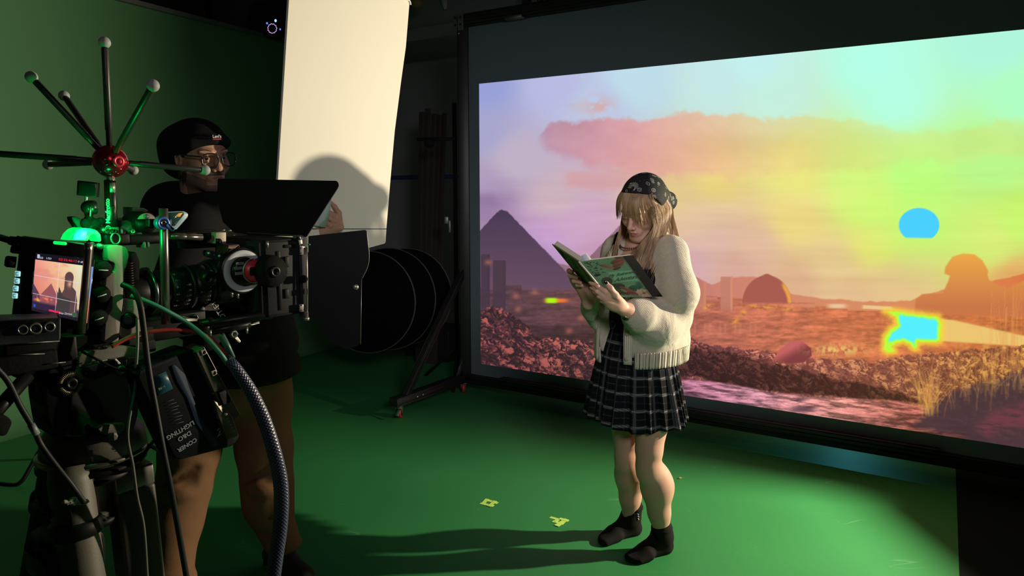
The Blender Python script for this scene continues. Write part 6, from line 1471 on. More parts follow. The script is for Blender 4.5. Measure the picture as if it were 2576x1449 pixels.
for (x, y, s_) in ((505, 822, .006), (500, 818, .008), (518, 812, .0085)):
    bm = bmesh.new(); lathe(bm, rq(x, y + 2, .06), rq(x + 16, y, .06), [(0, .0098), (.1, .0108), (.9, .0108), (1, .0098)], 24); obj('collar', bm, BKG, sp)
bm = bmesh.new(); pprism(bm, [(470, 800), (545, 752), (600, 752), (640, 800), (600, 806), (500, 812)], -.03, .03, .003, .001); sd_ = obj('side_plate', bm, BKP, sp)
tm('lettering', 'LDT-E1', 553, 784, .0306, .0165, TXT, sd_, 119)
bm = bmesh.new(); pprism(bm, [(502, 783), (511, 770), (517, 778), (509, 791)], .0302, .031, .0005); obj('badge', bm, mat('badge_grey', (.08, .085, .085), .5), sd_)
for (x, y) in ((507, 833), (529, 835), (621, 829)):
    bm = bmesh.new(); q = rq(x, y, .055); lathe(bm, q + UP * .004, q - UP * .008, [(0, .0028), (1, .0020)], 10); obj('screw', bm, ALU, sp)
bm = bmesh.new(); c_ = rq(585, 840, .06); lathe(bm, c_, c_ + rs_ * .007, [(0, .0085), (1, .0085), (1, .0045), (.4, .004)], 6); obj('knob', bm, mt_, sp); bm = bmesh.new(); pprism(bm, [(590, 850), (597, 846), (606, 858), (604, 863), (598, 860)], .06, .066, .001, .0005); obj('thumb_lever', bm, ALU, sp)
bm = bmesh.new(); pprism(bm, [(627, 816), (652, 808), (653, 814), (634, 819)], .055, .060, .0005, .0003); obj('tongue', bm, ALU, sp)
REDT = mat('red_lettering', (.5, .03, .06), .6)
# ---- top rod, block
tr_ = thing('top_rod', 'grey metal rod running forward above the lens to a square block', 'rod', rq(470, 600, .03))
bm = bmesh.new(); lathe(bm, rq(428, 594, .03), rq(508, 597, .03), [(0, .0062), (.45, .0062), (.47, .0056), (.5, .0062), (1, .0062), (1, .005)], 20); obj('rod', bm, mat('satin_rod', (.20, .19, .17), .3, .85), tr_)
bm = bmesh.new(); pbox(bm, (422, 585), (560, 601), -.035, .018, .003); pbox(bm, (470, 604), (545, 622), -.04, .0, .002); obj('rail', bm, BKG, tr_)
bm = bmesh.new(); pprism(bm, [(543, 585), (569, 584), (569, 614), (543, 613)], -.0, .035, 0, .0008); bl = obj('block', bm, mat('sandblasted_silver', (.40, .36, .30), .6, .5), tr_)
bm = bmesh.new(); pprism(bm, [(543, 600), (554, 600), (559, 605), (559, 614), (543, 613)], .0352, .0362, 0); obj('recess', bm, BKG, bl); bm = bmesh.new(); c_ = rq(555, 609, .0362); lathe(bm, c_, c_ + rs_ * .002, [(0, .0032), (1, .0032), (1, .0016), (0, .0015)], 14, cap=False); obj('screw', bm, BKG, bl)
for (x, y) in ((562, 579), (578, 580), (590, 592)):
    bm = bmesh.new(); q = rq(x, y, .02); ball(bm, q, .0035, n=10, sc=(1, 1, .6)); obj('screw', bm, ALU, tr_)
# ---- vertical rod with blue clamp
vr = thing('clamp_post', 'upright satin metal rod with a bright blue clamp beside the lens', 'rod', rq(412, 800, .085))
bm = bmesh.new(); lathe(bm, rq(411, 524, .085), rq(417, 815, .085), [(0, .0065), (.004, .0075), (1, .0075)], 24); obj('rod', bm, mat('satin_rod', (.20, .19, .17), .3, .85), vr)
BLU = mat('blue_anodised', (.06, .16, .50), .35, .4)
c_ = rq(409, 561, .100); bm = bmesh.new(); lathe(bm, c_ - rs_ * .010, c_ + rs_ * .004, [(0, .0115), (.9, .0120), (1, .0108), (1, .0068), (.6, .0062)], 32); cl_ = obj('clamp', bm, BLU, vr)
bm = bmesh.new(); lathe(bm, c_ + rs_ * .000, c_ + rs_ * .0035, [(0, .006), (1, .0056), (1, .0022), (.3, .002)], 20); obj('clamp_screw', bm, mat('lens_ring_metal', (.16, .17, .17), .25, .9), cl_)
bm = bmesh.new(); pprism(bm, [(419, 563), (424, 560), (432, 570), (440, 575), (438, 581), (428, 577), (418, 570)], .096, .106, .001, .001); obj('clamp_lever', bm, BLU, cl_)
bm = bmesh.new(); pprism(bm, [(375, 551), (400, 551), (400, 571), (375, 571)], .07, .085, .001, .001); obj('clamp_arm', bm, BKG, vr)
bm = bmesh.new(); pprism(bm, [(420, 552), (431, 551), (431, 575), (420, 574)], .06, .09, .001, .001); obj('clamp_jaw', bm, mat('lens_ring_metal', (.16, .17, .17), .25, .9), vr)
# ---- wooden-faced end cap
ec = thing('focus_motor', 'round lens motor with a pale face and a black bar across it', 'motor', rq(368, 560, .04))
c_ = rq(369, 560, .05); bm = bmesh.new(); lathe(bm, c_ - rs_ * .06, c_, [(0, .018), (.1, .019), (.97, .019), (1, .018)], 36); hb = obj('housing', bm, BKP, ec)
bm = bmesh.new(); lathe(bm, c_ + rs_ * .0002, c_ + rs_ * .0012, [(0, .0172), (1, .0168)], 36); obj('face', bm, mat('pale_face', (.24, .21, .17), .6), hb)
bm = bmesh.new(); prism(bm, [c_ + rs_ * .0013 + ra * x + UP * z for x, z in ((-.019, .0065), (.019, .0065), (.019, -.007), (.004, -.0172), (-.008, -.0172), (-.0165, -.009))], rs_ * .002); obj('cross_bar', bm, BKP, hb)
bm = bmesh.new(); lathe(bm, c_ + rs_ * .0012 + UP * .011, c_ + rs_ * .0025 + UP * .011, [(0, .0042), (1, .004)], 16); obj('slot', bm, mat('slot_blue', (.06, .06, .09), .4), hb)
# ---- pale blue phone resting on the rig
ph = thing('phone', 'pale blue phone lying tilted on the camera rig, an orange reflection painted on its glass', 'phone', rq(430, 560, .02))
PH = [rq(448, 586, .07), rq(390, 566, -.03), rq(420, 529, -.06), rq(472, 532, .0)]
bm = bmesh.new(); prism(bm, roundpoly([rq(392, 549, .03), rq(418, 533, .03), rq(463, 531, .03), rq(474, 537, .03), rq(473, 546, .03), rq(444, 578, .03), rq(436, 578, .03)], .004), -rs_ * .010, bev=.0012); pc_ = obj('case', bm, mat('pale_blue_case', (.32, .50, .56), .35), ph)
bm = bmesh.new(); prism(bm, roundpoly([rq(396, 549, .0306), rq(420, 535, .0306), rq(460, 533, .0306), rq(463, 539, .0306), rq(438, 570, .0306)], .003), rs_ * .0006); obj('glass', bm, mat('dark_teal_glass', (.02, .06, .06), .08), pc_)
bm = bmesh.new(); prism(bm, roundpoly([rq(441, 544, .0314), rq(448, 537, .0314), rq(460, 535, .0314), rq(452, 546, .0314)], .0015), rs_ * .0003); obj('painted_reflection', bm, mat('painted_orange_reflection', (.6, .25, .05), .4, emit=(.8, .35, .06), estr=.5), pc_)  # orange reflection put in as a glowing patch on the glass
# ---- matte box
mb_ = thing('matte_box', 'black matte box with large top and side flags in front of the lens', 'matte box', RP(.10, 0, -.12))
MG = mat('matte_box_black', (.012, .014, .017), .6, spec=.25, bump=.05)
xf0, _ = rc(671, 700, .075); xf1, _ = rc(770, 700, .075); zt_, zb2 = rc(700, 602, .075)[1], rc(700, 797, .075)[1]
bm = bmesh.new()
for (y0, y1, z0, z1) in ((-.10, .075, zt_ - .008, zt_), (-.10, .075, zb2, zb2 + .008), (.067, .075, zb2, zt_), (-.10, -.092, zb2, zt_)): rbox(bm, xf0, xf1, y0, y1, z0, z1, .0015)
box_ = obj('frame', bm, MG, mb_)
bm = bmesh.new(); rbox(bm, xf0 - .012, xf0 + .006, -.10, .070, zb2 + .004, zt_ - .004, .002); rbox(bm, xf1 - .018, xf1 + .004, .070, .080, zb2 - .006, zt_ + .004, .002); obj('rear_plate', bm, MG, mb_)
bm = bmesh.new(); pbox(bm, (696, 632), (712, 780), .070, .0772, .001); pbox(bm, (716, 616), (745, 622), .072, .0775, .001); pbox(bm, (716, 646), (728, 672), .072, .079, .001); pbox(bm, (716, 728), (728, 750), .072, .079, .001); obj('filter_tray', bm, BKP, box_)
bm = bmesh.new(); pprism(bm, [(669, 643), (683, 642), (683, 645), (697, 645), (697, 651), (669, 652)], .0785, .081, 0, .0003); obj('latch', bm, ALU, box_)
bm = bmesh.new(); q = rq(672, 616, .08); lathe(bm, q + UP * .007, q - UP * .006, [(0, .0030), (.7, .0030), (.75, .0022), (1, .0022)], 12); obj('pin', bm, ALU, box_)
bm = bmesh.new(); lathe(bm, rq(764, 702, .085), rq(764, 702, .094), [(0, .007), (.5, .0085), (1, .0075), (1, .003)], 24); obj('knob', bm, BKR, box_)
bm = bmesh.new(); pprism(bm, [(751, 604), (760, 603), (762, 620), (774, 621), (774, 640), (755, 641), (755, 622)], .082, .086, 0, .0004); h1 = obj('hinge', bm, ALU, box_)
bm = bmesh.new(); pprism(bm, [(754, 766), (771, 765), (771, 785), (754, 784)], .082, .086, 0, .0004); h2 = obj('hinge', bm, ALU, box_)
for (x, y, h_) in ((757, 624, h1), (757, 637, h1), (758, 768, h2), (758, 781, h2)):
    bm = bmesh.new(); q = rq(x, y, .0862); lathe(bm, q, q + rs_ * .0008, [(0, .0016), (1, .0013)], 10); obj('screw', bm, BKG, h_)
bm = bmesh.new(); lathe(bm, rq(772, 622, .088), rq(772, 806, .088), [(0, .0016), (.3, .0016), (.38, .0016), (1, .0016)], 10); lathe(bm, rq(771, 785, .088), rq(771, 806, .088), [(0, .004), (.6, .004), (.65, .0062), (1, .0058)], 14); obj('hinge_pin', bm, ALU, box_)
# flags
FLG = mat('flag_black', (.006, .007, .007), .6, spec=.2)
HN, HF = rq(770, 597, .085), RP(0, 0, 0)
hx, hz = rc(770, 597, .085); HN = RP(hx - .006, .085, hz); HF = RP(hx - .006, -.135, hz)
hf2 = onplane(632, 588, HN, (ra * .9 + UP * .1).normalized())
tn = (ra * .62 + UP * -.78).normalized()          # normal of the raised top flag: it tips forward
tq = lambda x, y: onplane(x, y, HN, (ra * .80 - UP * .60).normalized())
bm = bmesh.new(); prism(bm, roundpoly([tq(772, 596), tq(853, 470), tq(851, 456), tq(549, 450), tq(547, 500), tq(562, 560), tq(590, 585), tq(640, 592)], [.002, .006, .012, .006, .004, .01, .004, .002]), (-ra * .8 + UP * .6) * .0016)
tf = obj('top_flag', bm, FLG, mb_, smooth=False); tf['label'] = 'large black flag raised over the front of the matte box'
bm = bmesh.new(); prism(bm, [HF + UP * .002, HN + UP * .002, HN + ra * .008, HF + ra * .008], UP * .0015); ball(bm, HN, .001); obj('flag_hinge', bm, ALU, tf)
bm = bmesh.new(); q0, q1 = tq(742, 600), tq(756, 597); tube(bm, [q0 - ra * .002, q1 - ra * .002], .0052, 12, 2); lathe(bm, q1 - ra * .004 + rs_ * .004, q1 - ra * .004 + rs_ * .010, [(0, .0055), (1, .005), (1, .003), (.5, .003)], 16); obj('flag_knob', bm, ALU, tf)
sn = (rs_ * .80 + ra * -.45).normalized()
S0 = RP(rc(776, 700, .088)[0] + .002, .088, 0); sq = lambda x, y: onplane(x, y, S0, sn)
bm = bmesh.new(); prism(bm, roundpoly([sq(776, 594), sq(921, 578), sq(928, 640), sq(924, 672), sq(909, 703), sq(906, 868), sq(868, 880), sq(820, 850), sq(800, 805), sq(776, 800)], [.002, .004, .03, .02, .002, .01, .02, .02, .01, .002]), -sn * .0016)
sf = obj('side_flag', bm, FLG, mb_, smooth=False); sf['label'] = 'black side flag swung out from the matte box'
bm = bmesh.new(); tube(bm, [sq(922, 580) + sn * .0002, sq(928.5, 640) + sn * .0002, sq(924.5, 672) + sn * .0002, sq(909.5, 703) + sn * .0002], .0007, 6, 6); tube(bm, [sq(909.5, 703), sq(907, 866)], .0007, 6, 2); obj('flag_edge', bm, mat('worn_edge', (.30, .26, .24), .4, .5), sf)
bm = bmesh.new(); q = sq(894, 722); lathe(bm, q - sn * .004, q + sn * .006, [(0, .0055), (.7, .0065), (1, .0055)], 20); obj('flag_screw', bm, ALU, sf)
bm = bmesh.new(); q = sq(777, 615); ball(bm, q + sn * .004, .0032, n=12, sc=(1, 1, .8)); obj('green_nut', bm, mat('green_nut', (.02, .22, .10), .4), sf)
# ---- tracking star
st = thing('tracking_star', 'red ball on a post with eight black rods ending in grey reflective balls', 'tracking marker', rq(278, 590, .04))
hubc = rq(277, 406, .03); hd = (hubc - V((0, 0, CAMH))).length
bm = bmesh.new(); ball(bm, hubc, .0283, n=40); hub = obj('hub', bm, mat('red_anodised_hub', (.36, .012, .03), .22, .75), st, auto=0)
fc_ = cdir(hubc); rt_ = V((1, 0, 0)); rt_ = (rt_ - fc_ * rt_.dot(fc_)).normalized(); up_ = fc_.cross(rt_); up_ = up_ if up_.z > 0 else -up_
def hubdir(dx, dy, r=39.0):
    x, y = dx / r, -dy / r; return (rt_ * x + up_ * y + fc_ * math.sqrt(max(.02, 1 - x * x - y * y))).normalized()
for (dx, dy, big) in ((19, 0, 1), (-9, 0, 0), (-18, 24, 0), (-3, 27, 0), (17, 25, 0), (36, 3, 0)):
    d_ = hubdir(dx, dy); p = hubc + d_ * .0270; r_ = .0095 if big else .0060
    bm = bmesh.new(); lathe(bm, p - d_ * .001, p + d_ * .0012, [(0, r_ + .0012), (1, r_), (1, r_ * .55), (0, r_ * .5)], 24, cap=False); so_ = obj('socket', bm, mat('red_bright', (.62, .03, .06), .3, .5) if big else MATS['red_anodised_hub'], hub)
    bm = bmesh.new(); lathe(bm, p - d_ * .006, p + d_ * .0004, [(0, r_ * .5), (1, r_ * .5)], 16); obj('hole', bm, BKP, so_)
RODM = mat('carbon_rod', (.035, .034, .034), .38, .3); BALLM = mat('reflective_grey', (.36, .38, .37), .6, var=.04)
for (x, y, dd_) in ((263, 107, .01), (79, 194, -.03), (161, 241, .13), (385, 215, -.10), (-62, 383, -.02), (121, 414, .14), (335, 428, .17), (516, 428, .13)):
    Yt = hubc.y + dd_
    e_ = at(x, y, Yt); d_ = (e_ - hubc).normalized()
    bm = bmesh.new(); lathe(bm, hubc + d_ * .027, hubc + d_ * .052, [(0, .0042), (.5, .0045), (1, .0045)], 12); 
    rod = None
    b2 = bmesh.new(); lathe(b2, hubc + d_ * .026, e_ - d_ * .006, [(0, .0048), (.16, .0048), (.165, .0056), (.97, .0056), (1, .0045)], 18); rod = obj('rod', b2, RODM, st)
    bm.free(); bm = bmesh.new(); ball(bm, e_, .0098, n=24); obj('reflective_ball', bm, BALLM, rod, auto=0)
bm = bmesh.new(); lathe(bm, rq(278, 438, .03), rq(278, 454, .03), [(0, .006), (.1, .0068), (.85, .0068), (.9, .008), (1, .0072)], 6); obj('ferrule', bm, mat('bright_nut', (.75, .72, .6), .3, .8), st)
pa, pb_ = rq(277, 453, .03), rq(281, 582, .03)
bm = bmesh.new(); lathe(bm, pa, pb_, [(0, .0085), (.01, .0098), (.55, .0100), (.60, .0092), (1, .0112)], 32); po = obj('post', bm, BKG, st)
bm = bmesh.new(); d_ = (pb_ - pa).normalized(); q = pa.lerp(pb_, .14); n_ = (rs_ * .75 + ra * .66).normalized() * -1; n_ = (cdir(q) + rt_ * .35).normalized()
X_ = d_; box(bm, (-.008, -.0045, .0), (.009, .0045, .0011), axes(q + n_ * .0092, X_, X_.cross(n_) * -1)); obj('flat', bm, mat('worn_metal', (.26, .25, .23), .4, .6), po)
q = pa.lerp(pb_, .52); bm = bmesh.new(); lathe(bm, q + n_ * .0080, q + n_ * .0104, [(0, .0030), (1, .0030)], 16); obj('hole', bm, BKP, po)
q = pa.lerp(pb_, .60); n2 = (cdir(q) - rt_ * .55).normalized(); text_mesh('lettering', 'Manfrotto', .0105, axes(q + n2 * .0103, -d_, n2.cross(-d_)), mat('lettering_pale', (.6, .62, .6), .5), po, .0002, bold=.0003)
q = pa.lerp(pb_, .93); bm = bmesh.new(); tube(bm, [q + n2 * .0108 + (d_ * math.cos(a) + d_.cross(n2) * math.sin(a)) * .0042 for a in np.linspace(0, 2 * math.pi, 17)], .0004, 5, 0, cap=False); obj('emblem', bm, MATS['lettering_pale'], po)
for a in (-.5, 0, .5):
    bm = bmesh.new(); tube(bm, [q + n2 * .0110 + d_ * .003, q + n2 * .0110 - (d_ * math.cos(a) + d_.cross(n2) * math.sin(a)) * .0036], .0003, 4, 0); obj('emblem_ray', bm, MATS['lettering_pale'], po)
# ---- small box on a ball head
sb = thing('ball_head_sensor', 'small black square box on a black ball joint above the camera body', 'sensor', rq(222, 575, .03))
c_ = rq(219, 475, .03); bx = (rs_ * .62 - ra * .3).normalized(); Mb = frame(c_, (ra * .80 + rs_ * .55 - UP * .13).normalized(), (0.02, 0, 1))
bm = bmesh.new(); box(bm, (-.0130, -.010, -.0125), (.0170, .010, .0125), Mb, .0015); b_ = obj('housing', bm, BKP, sb)
bm = bmesh.new(); box(bm, (-.0100, -.0108, -.0108), (.0155, -.0098, .0108), Mb, .0004); obj('glass', bm, mat('screen_glass', (.01, .01, .012), .12), b_)
bm = bmesh.new(); tube(bm, [rq(217, 491, .03), rq(217, 500, .03), rq(215, 509, .03)], .0022, 10, 5); obj('stem', bm, ALU, sb)
bm = bmesh.new(); ball(bm, rq(222, 522, .03), .0115, n=28); obj('ball', bm, BKG, sb, auto=0)
bm = bmesh.new(); lathe(bm, rq(222, 522, .03) - ra * .003, rq(222, 522, .03) + ra * .011, [(0, .0125), (1, .0118)], 28); obj('collar', bm, BKG, sb)
bm = bmesh.new(); lathe(bm, rq(223, 532, .03), rq(226, 575, .03), [(0, .0070), (.3, .0062), (.35, .0075), (.8, .0085), (1, .012)], 20); obj('socket', bm, BKP, sb)
bm = bmesh.new(); lathe(bm, rq(227, 520, .042), rq(227, 544, .042), [(0, .0011), (1, .0011)], 8); obj('bright_pin', bm, ALU, sb)
bm = bmesh.new(); pprism(bm, [(179, 546), (190, 544), (204, 552), (240, 552), (250, 560), (250, 574), (196, 576), (182, 556)], .015, .035, .002, .001); obj('wing_lever', bm, BKP, sb)
for (x, y, r) in ((214, 562, .009), (238, 562, .009), (252, 556, .006)):
    bm = bmesh.new(); c_ = rq(x, y, .032); lathe(bm, c_, c_ + rs_ * .008, [(0, r), (.7, r), (1, r * .8)], 20); obj('knob', bm, BKR, sb)

# ---- box with three round sockets, near lower left
wb_ = thing('interface_box', 'black metal box with three round silver sockets, below the camera monitor', 'interface box', rq(60, 862, .16))
bn2 = (rs_ * .96 - ra * .28).normalized(); bq = lambda x, y, o=0.0: onplane(x, y, RP(-.40, .145 + o, 0), bn2); bx2 = V((-bn2.y, bn2.x, 0))
bm = bmesh.new(); prism(bm, roundpoly([bq(-60, 806), bq(153, 799), bq(152, 856), bq(-60, 874)], .003), -bn2 * .055, bev=.0015); bb_ = obj('housing', bm, mat('box_charcoal', (.035, .042, .052), .5, bump=.1, bscale=200), wb_)
for (x, y, r) in ((57, 829, .0078), (89, 826, .0092), (124, 822, .0080)):
    c_ = bq(x, y); bm = bmesh.new(); lathe(bm, c_ - bn2 * .001, c_ + bn2 * .003, [(0, r), (.7, r), (1, r * .86), (1, r * .62), (.2, r * .6)], 28, cap=False); so_ = obj('socket', bm, mat('socket_steel', (.36, .36, .34), .35, .8), bb_)
    bm = bmesh.new(); lathe(bm, c_ + bn2 * .0002, c_ + bn2 * .0022, [(0, r * .45), (.8, r * .45), (1, r * .3)], 18); obj('socket_core', bm, mat('core_grey', (.12, .10, .085), .5), so_)
    bm = bmesh.new()
    for k in range(6):
        a = k * math.pi / 3; q = c_ + bn2 * .0022 + (bx2 * math.cos(a) + UP * math.sin(a)) * r * .22; lathe(bm, q, q + bn2 * .0004, [(0, r * .06), (1, r * .06)], 6)
    obj('contact_pins', bm, BKP, so_)
# ---- bits between the box and the tripod head
dv = thing('tripod_plate', 'long black sliding plate carrying the camera on the tripod head', 'tripod plate', RP(-.30, 0, -.20))
bm = bmesh.new(); pbox(bm, (8, 868), (200, 905), -.02, .07, .005); pbox(bm, (150, 850), (395, 884), -.04, .05, .004); obj('plate', bm, BKP, dv)
bm = bmesh.new(); pbox(bm, (-30, 905), (150, 925), -.01, .08, .004); pprism(bm, [(10, 900), (200, 880), (200, 930), (130, 958), (60, 960), (20, 940)], .0, .06, .01, .002); obj('lower_block', bm, BKR, dv)
for (x0_, y0_, x1_, y1_) in ((30, 893, 112, 890), (116, 916, 165, 911), (20, 866, 150, 858), (205, 919, 270, 905)):
    bm = bmesh.new(); tube(bm, [rq(x0_, y0_, .082), rq(x1_, y1_, .082)], .0011, 6, 0); obj('edge_trim', bm, mat('edge_grey', (.16, .16, .15), .4, .6), dv)
for k, (x, y) in enumerate(((250, 876), (262, 872), (262, 886))):
    bm = bmesh.new(); ball(bm, rq(x, y, .06), .0042, n=12); obj('knob', bm, ALU, dv)
# ---- fluid head and tripod
td = thing('tripod', 'heavy grey video tripod with fluid head and thick legs under the camera', 'tripod', V((RP(-.30, .02, 0).x, RP(-.30, .02, 0).y, 0)))
TG = mat('tripod_grey', (.105, .095, .080), .55, var=.06, bump=.1, bscale=300)
bm = bmesh.new(); pprism(bm, [(196, 890), (300, 866), (366, 880), (368, 905), (352, 935), (353, 1000), (345, 1060), (330, 1100), (250, 1108), (200, 1060), (170, 960), (196, 930)], -.055, .065, .02, .003); hd_ = obj('fluid_head', bm, TG, td)
bm = bmesh.new(); pprism(bm, [(204, 975), (228, 980), (248, 995), (258, 1020), (262, 1042), (275, 1055), (290, 1056), (262, 1072), (246, 1085), (250, 1100), (130, 1100), (122, 1060), (114, 1010), (113, 985), (122, 966), (150, 960)], .0, .078, .008, .003); obj('side_cover', bm, BKP, hd_)
bm = bmesh.new(); pprism(bm, [(322, 900), (367, 895), (367, 935), (324, 940)], .0655, .067, .001); pl_ = obj('label_plate', bm, mat('label_dark', (.09, .085, .08), .5), hd_)
tm('lettering', 'Manfrotto', 348, 914, .0678, .0105, TXT, pl_, 7); tm('lettering', 'DG', 345, 927, .0678, .009, TXT, pl_, 7)
bm = bmesh.new(); pprism(bm, [(318, 905), (320, 905), (329, 1000), (327, 1000)], .0655, .0662, 0); obj('seam', bm, ALU, hd_)
c_ = rq(179, 965, .085)
bm = bmesh.new(); lathe(bm, c_ - rs_ * .022, c_, [(0, .0165), (.3, .0185), (.9, .0185), (1, .017)], 40); kn_ = obj('tilt_knob', bm, BKP, hd_)
bm = bmesh.new()
for k in range(44):
    a = 2 * math.pi * k / 44
    if abs(math.sin(a)) < .25: continue
    d1 = ra * math.cos(a) + UP * math.sin(a); tube(bm, [c_ + d1 * .0130 + rs_ * .0006, c_ + d1 * .0198 - rs_ * .0006], .00055, 5, 0)
obj('brass_ribs', bm, mat('brass_rib', (.40, .36, .22), .35, .7), kn_)
bm = bmesh.new(); lathe(bm, c_ - rs_ * .001, c_ + rs_ * .004, [(0, .011), (.7, .0105), (1, .008), (1, .004), (.4, .004)], 28); obj('knob_cap', bm, BKG, kn_)
bm = bmesh.new(); pprism(bm, [(210, 925), (285, 903), (306, 915), (312, 930), (304, 943), (286, 935), (240, 955), (214, 950)], .06, .075, .006, .002); obj('drag_lever', bm, BKP, hd_)
c_ = rq(303, 931, .077); bm = bmesh.new(); lathe(bm, c_ - rs_ * .004, c_ + rs_ * .006, [(0, .0085), (.8, .0085), (1, .0065), (1, .003), (.5, .003)], 24); obj('lever_hub', bm, mt_, hd_); bm = bmesh.new(); pprism(bm, [(286, 904), (291, 901), (312, 922), (308, 926)], .076, .081, .001, .0006); obj('lever_arm', bm, ALU, hd_)
# bowl and its rings
def rlathe(px, y0_, y1_, prof, name, m, par, yy=.0, n=48):
    p0, p1 = rq(px, y0_, yy), rq(px, y1_, yy); p1 = V((p0.x, p0.y, p1.z)); bm = bmesh.new(); lathe(bm, p0, p1, prof, n); return obj(name, bm, m, par)
rlathe(232, 1060, 1150, [(0, .068), (.3, .082), (.75, .086), (.80, .080), (1, .078)], 'pan_base', TG, td)
rlathe(232, 1148, 1175, [(0, .080), (.2, .088), (.5, .088), (.6, .082), (1, .060)], 'bowl_ring', BKP, td)
rlathe(232, 1128, 1142, [(0, .0855), (.3, .0895), (.7, .0895), (1, .0855)], 'bright_ring', mat('ring_satin', (.20, .19, .16), .35, .8), td)
c_ = rq(283, 1098, .09); bm = bmesh.new(); lathe(bm, c_ - rs_ * .01, c_ + rs_ * .004, [(0, .008), (1, .0075), (1, .004)], 8); obj('lock_knob', bm, TG, td)
bm = bmesh.new(); pprism(bm, [(247, 1080), (258, 1092), (276, 1096), (300, 1088), (315, 1082), (315, 1066), (262, 1068)], .075, .09, .002, .001); obj('lock_bracket', bm, TG, td)
rlathe(240, 1175, 1215, [(0, .045), (.3, .060), (.6, .050), (1, .022)], 'crown', BKP, td, .02)
rlathe(243, 1200, 1300, [(0, .022), (.08, .022), (.10, .0175), (.80, .0165), (.85, .022), (1, .022)], 'bowl_clamp_grip', TG, td, .03)
rlathe(240, 1296, 1316, [(0, .022), (.3, .034), (1, .030)], 'clamp_knob', BKP, td, .03)
# legs
tb = V((td.location.x, td.location.y, 0))
legs = ((rq(172, 1170, .05), onfloor(60, 1900) , 'l'), (rq(322, 1170, .03), RP(-.02, .12, 0), 'r'), (RP(-.33, -.06, -.30), RP(-.42, -.48, 0), 'b'))
for i, (a_, b_, k_) in enumerate(legs):
    b_ = V((b_.x, b_.y, .02)); 
    if i == 0: b_ = V((a_.x + .015, a_.y - .02, .02)) + rs_ * .10
    if i == 1: b_ = V((a_.x - .0, a_.y, .02)) + rs_ * .03 + ra * .02
    d1 = (b_ - a_)
    if i == 1:
        bm = bmesh.new(); Mx = axes(a_, d1, ra); L_ = d1.length; box(bm, (-.0, -.034, -.026), (.040, .034, .026), Mx, .003); l_ = obj('leg', bm, mat('tripod_silver', (.20, .19, .18), .35, .75), td); 
        bm = bmesh.new(); box(bm, (.038, -.035, -.027), (L_ * .55, .035, .027), Mx, .008, 4); box(bm, (L_ * .55, -.028, -.022), (L_, .028, .022), Mx, .008, 3); obj('leg_tube', bm, mat('leg_dark', (.045, .043, .038), .5, bump=.15, bscale=150), l_)
        bm = bmesh.new(); q = a_ + d1.normalized() * .0; screw(bm, q + UP * .001 + ra * .012, UP, .006, .003); obj('bolt', bm, BKG, l_)
    else:
        bm = bmesh.new(); lathe(bm, a_, a_ + d1 * .50, [(0, .030), (.05, .034), (.95, .036), (1, .034)], 32); lathe(bm, a_ + d1 * .50, b_, [(0, .027), (1, .024)], 28); l_ = obj('leg', bm, TG if i == 0 else BKP, td)
        for t_ in (.10, .33, .50): 
            bm = bmesh.new(); lathe(bm, a_ + d1 * (t_ - .012), a_ + d1 * (t_ + .014), [(0, .036), (.1, .040), (.9, .040), (1, .036)], 32); obj('leg_collar', bm, BKP, l_)
        bm = bmesh.new(); ball(bm, b_ - UP * .0, .028, n=16, sc=(1, 1, .7)); obj('rubber_foot', bm, BKR, l_)
bm = bmesh.new(); pprism(bm, [(210, 1290), (270, 1300), (272, 1318), (226, 1322), (100, 1300), (112, 1290), (120, 1280)], .0, .06, .004, .002); obj('spreader', bm, BKP, td)
bm = bmesh.new(); pprism(bm, [(130, 1390), (200, 1345), (262, 1330), (268, 1380), (262, 1500), (120, 1500), (118, 1420)], -.04, .07, .02, .004); lw = obj('leg_joint', bm, BKP, td)
bm = bmesh.new(); tube(bm, [rq(170, 1388, .075), rq(184, 1372, .078), rq(204, 1362, .075)], .0018, 6, 5); obj('bright_edge', bm, mat('bright_nut', (.75, .72, .6), .3, .8), lw)
bm = bmesh.new()
for k in range(5): a_ = rq(158 + 8 * k, 1262 + (k * 7) % 13, .09); tube(bm, [a_, a_ + UP * .006 * (1 if k % 2 else -1) + ra * .012, a_ + ra * .02 - UP * .003], .0035, 6, 5)
obj('clear_tape', bm, mat('crinkled_tape', (.30, .29, .25), .15), td)
# pan handle at the far left
pn = thing('pan_handle', 'black tripod pan handle slanting down at the left edge', 'handle', rq(10, 1060, .09))
bm = bmesh.new(); lathe(bm, rq(70, 945, .07), rq(-60, 1090, .11), [(0, .010), (1, .011)], 20); obj('tube', bm, BKG, pn)
bm = bmesh.new(); pprism(bm, [(-20, 1040), (18, 1046), (33, 1062), (16, 1098), (-20, 1095)], .09, .12, .006, .002); obj('grip', bm, BKR, pn)

# ---- V-mount battery
bt_ = thing('battery', 'large black camera battery hanging tilted below the rig, upside-down lettering', 'battery', rq(470, 1150, .12))
bq2 = lambda x, y, o=0.0: rq(x, y, .12 + o)
DKB = mat('battery_black', (.005, .006, .008), .55, spec=.15, bump=.06); NAV = mat('battery_navy', (.014, .028, .058), .5, spec=.2)
bm = bmesh.new(); pprism(bm, [(343, 942), (352, 930), (480, 878), (500, 884), (604, 1098), (588, 1122), (452, 1158), (436, 1148)], .055, .12, .008, .003); bd_ = obj('case', bm, DKB, bt_)
bm = bmesh.new(); pprism(bm, [(431, 920), (440, 918), (466, 942), (476, 975), (505, 1050), (516, 1066), (548, 1112), (543, 1124), (534, 1124), (492, 1062), (470, 1000), (446, 962)], .12, .1225, .004, .0005); obj('side_stripe', bm, NAV, bd_)
bm = bmesh.new(); pprism(bm, [(386, 948), (417, 934), (435, 978), (398, 996)], .12, .1208, .001); obj('display', bm, mat('teal_label', (.015, .08, .12), .4), bd_)
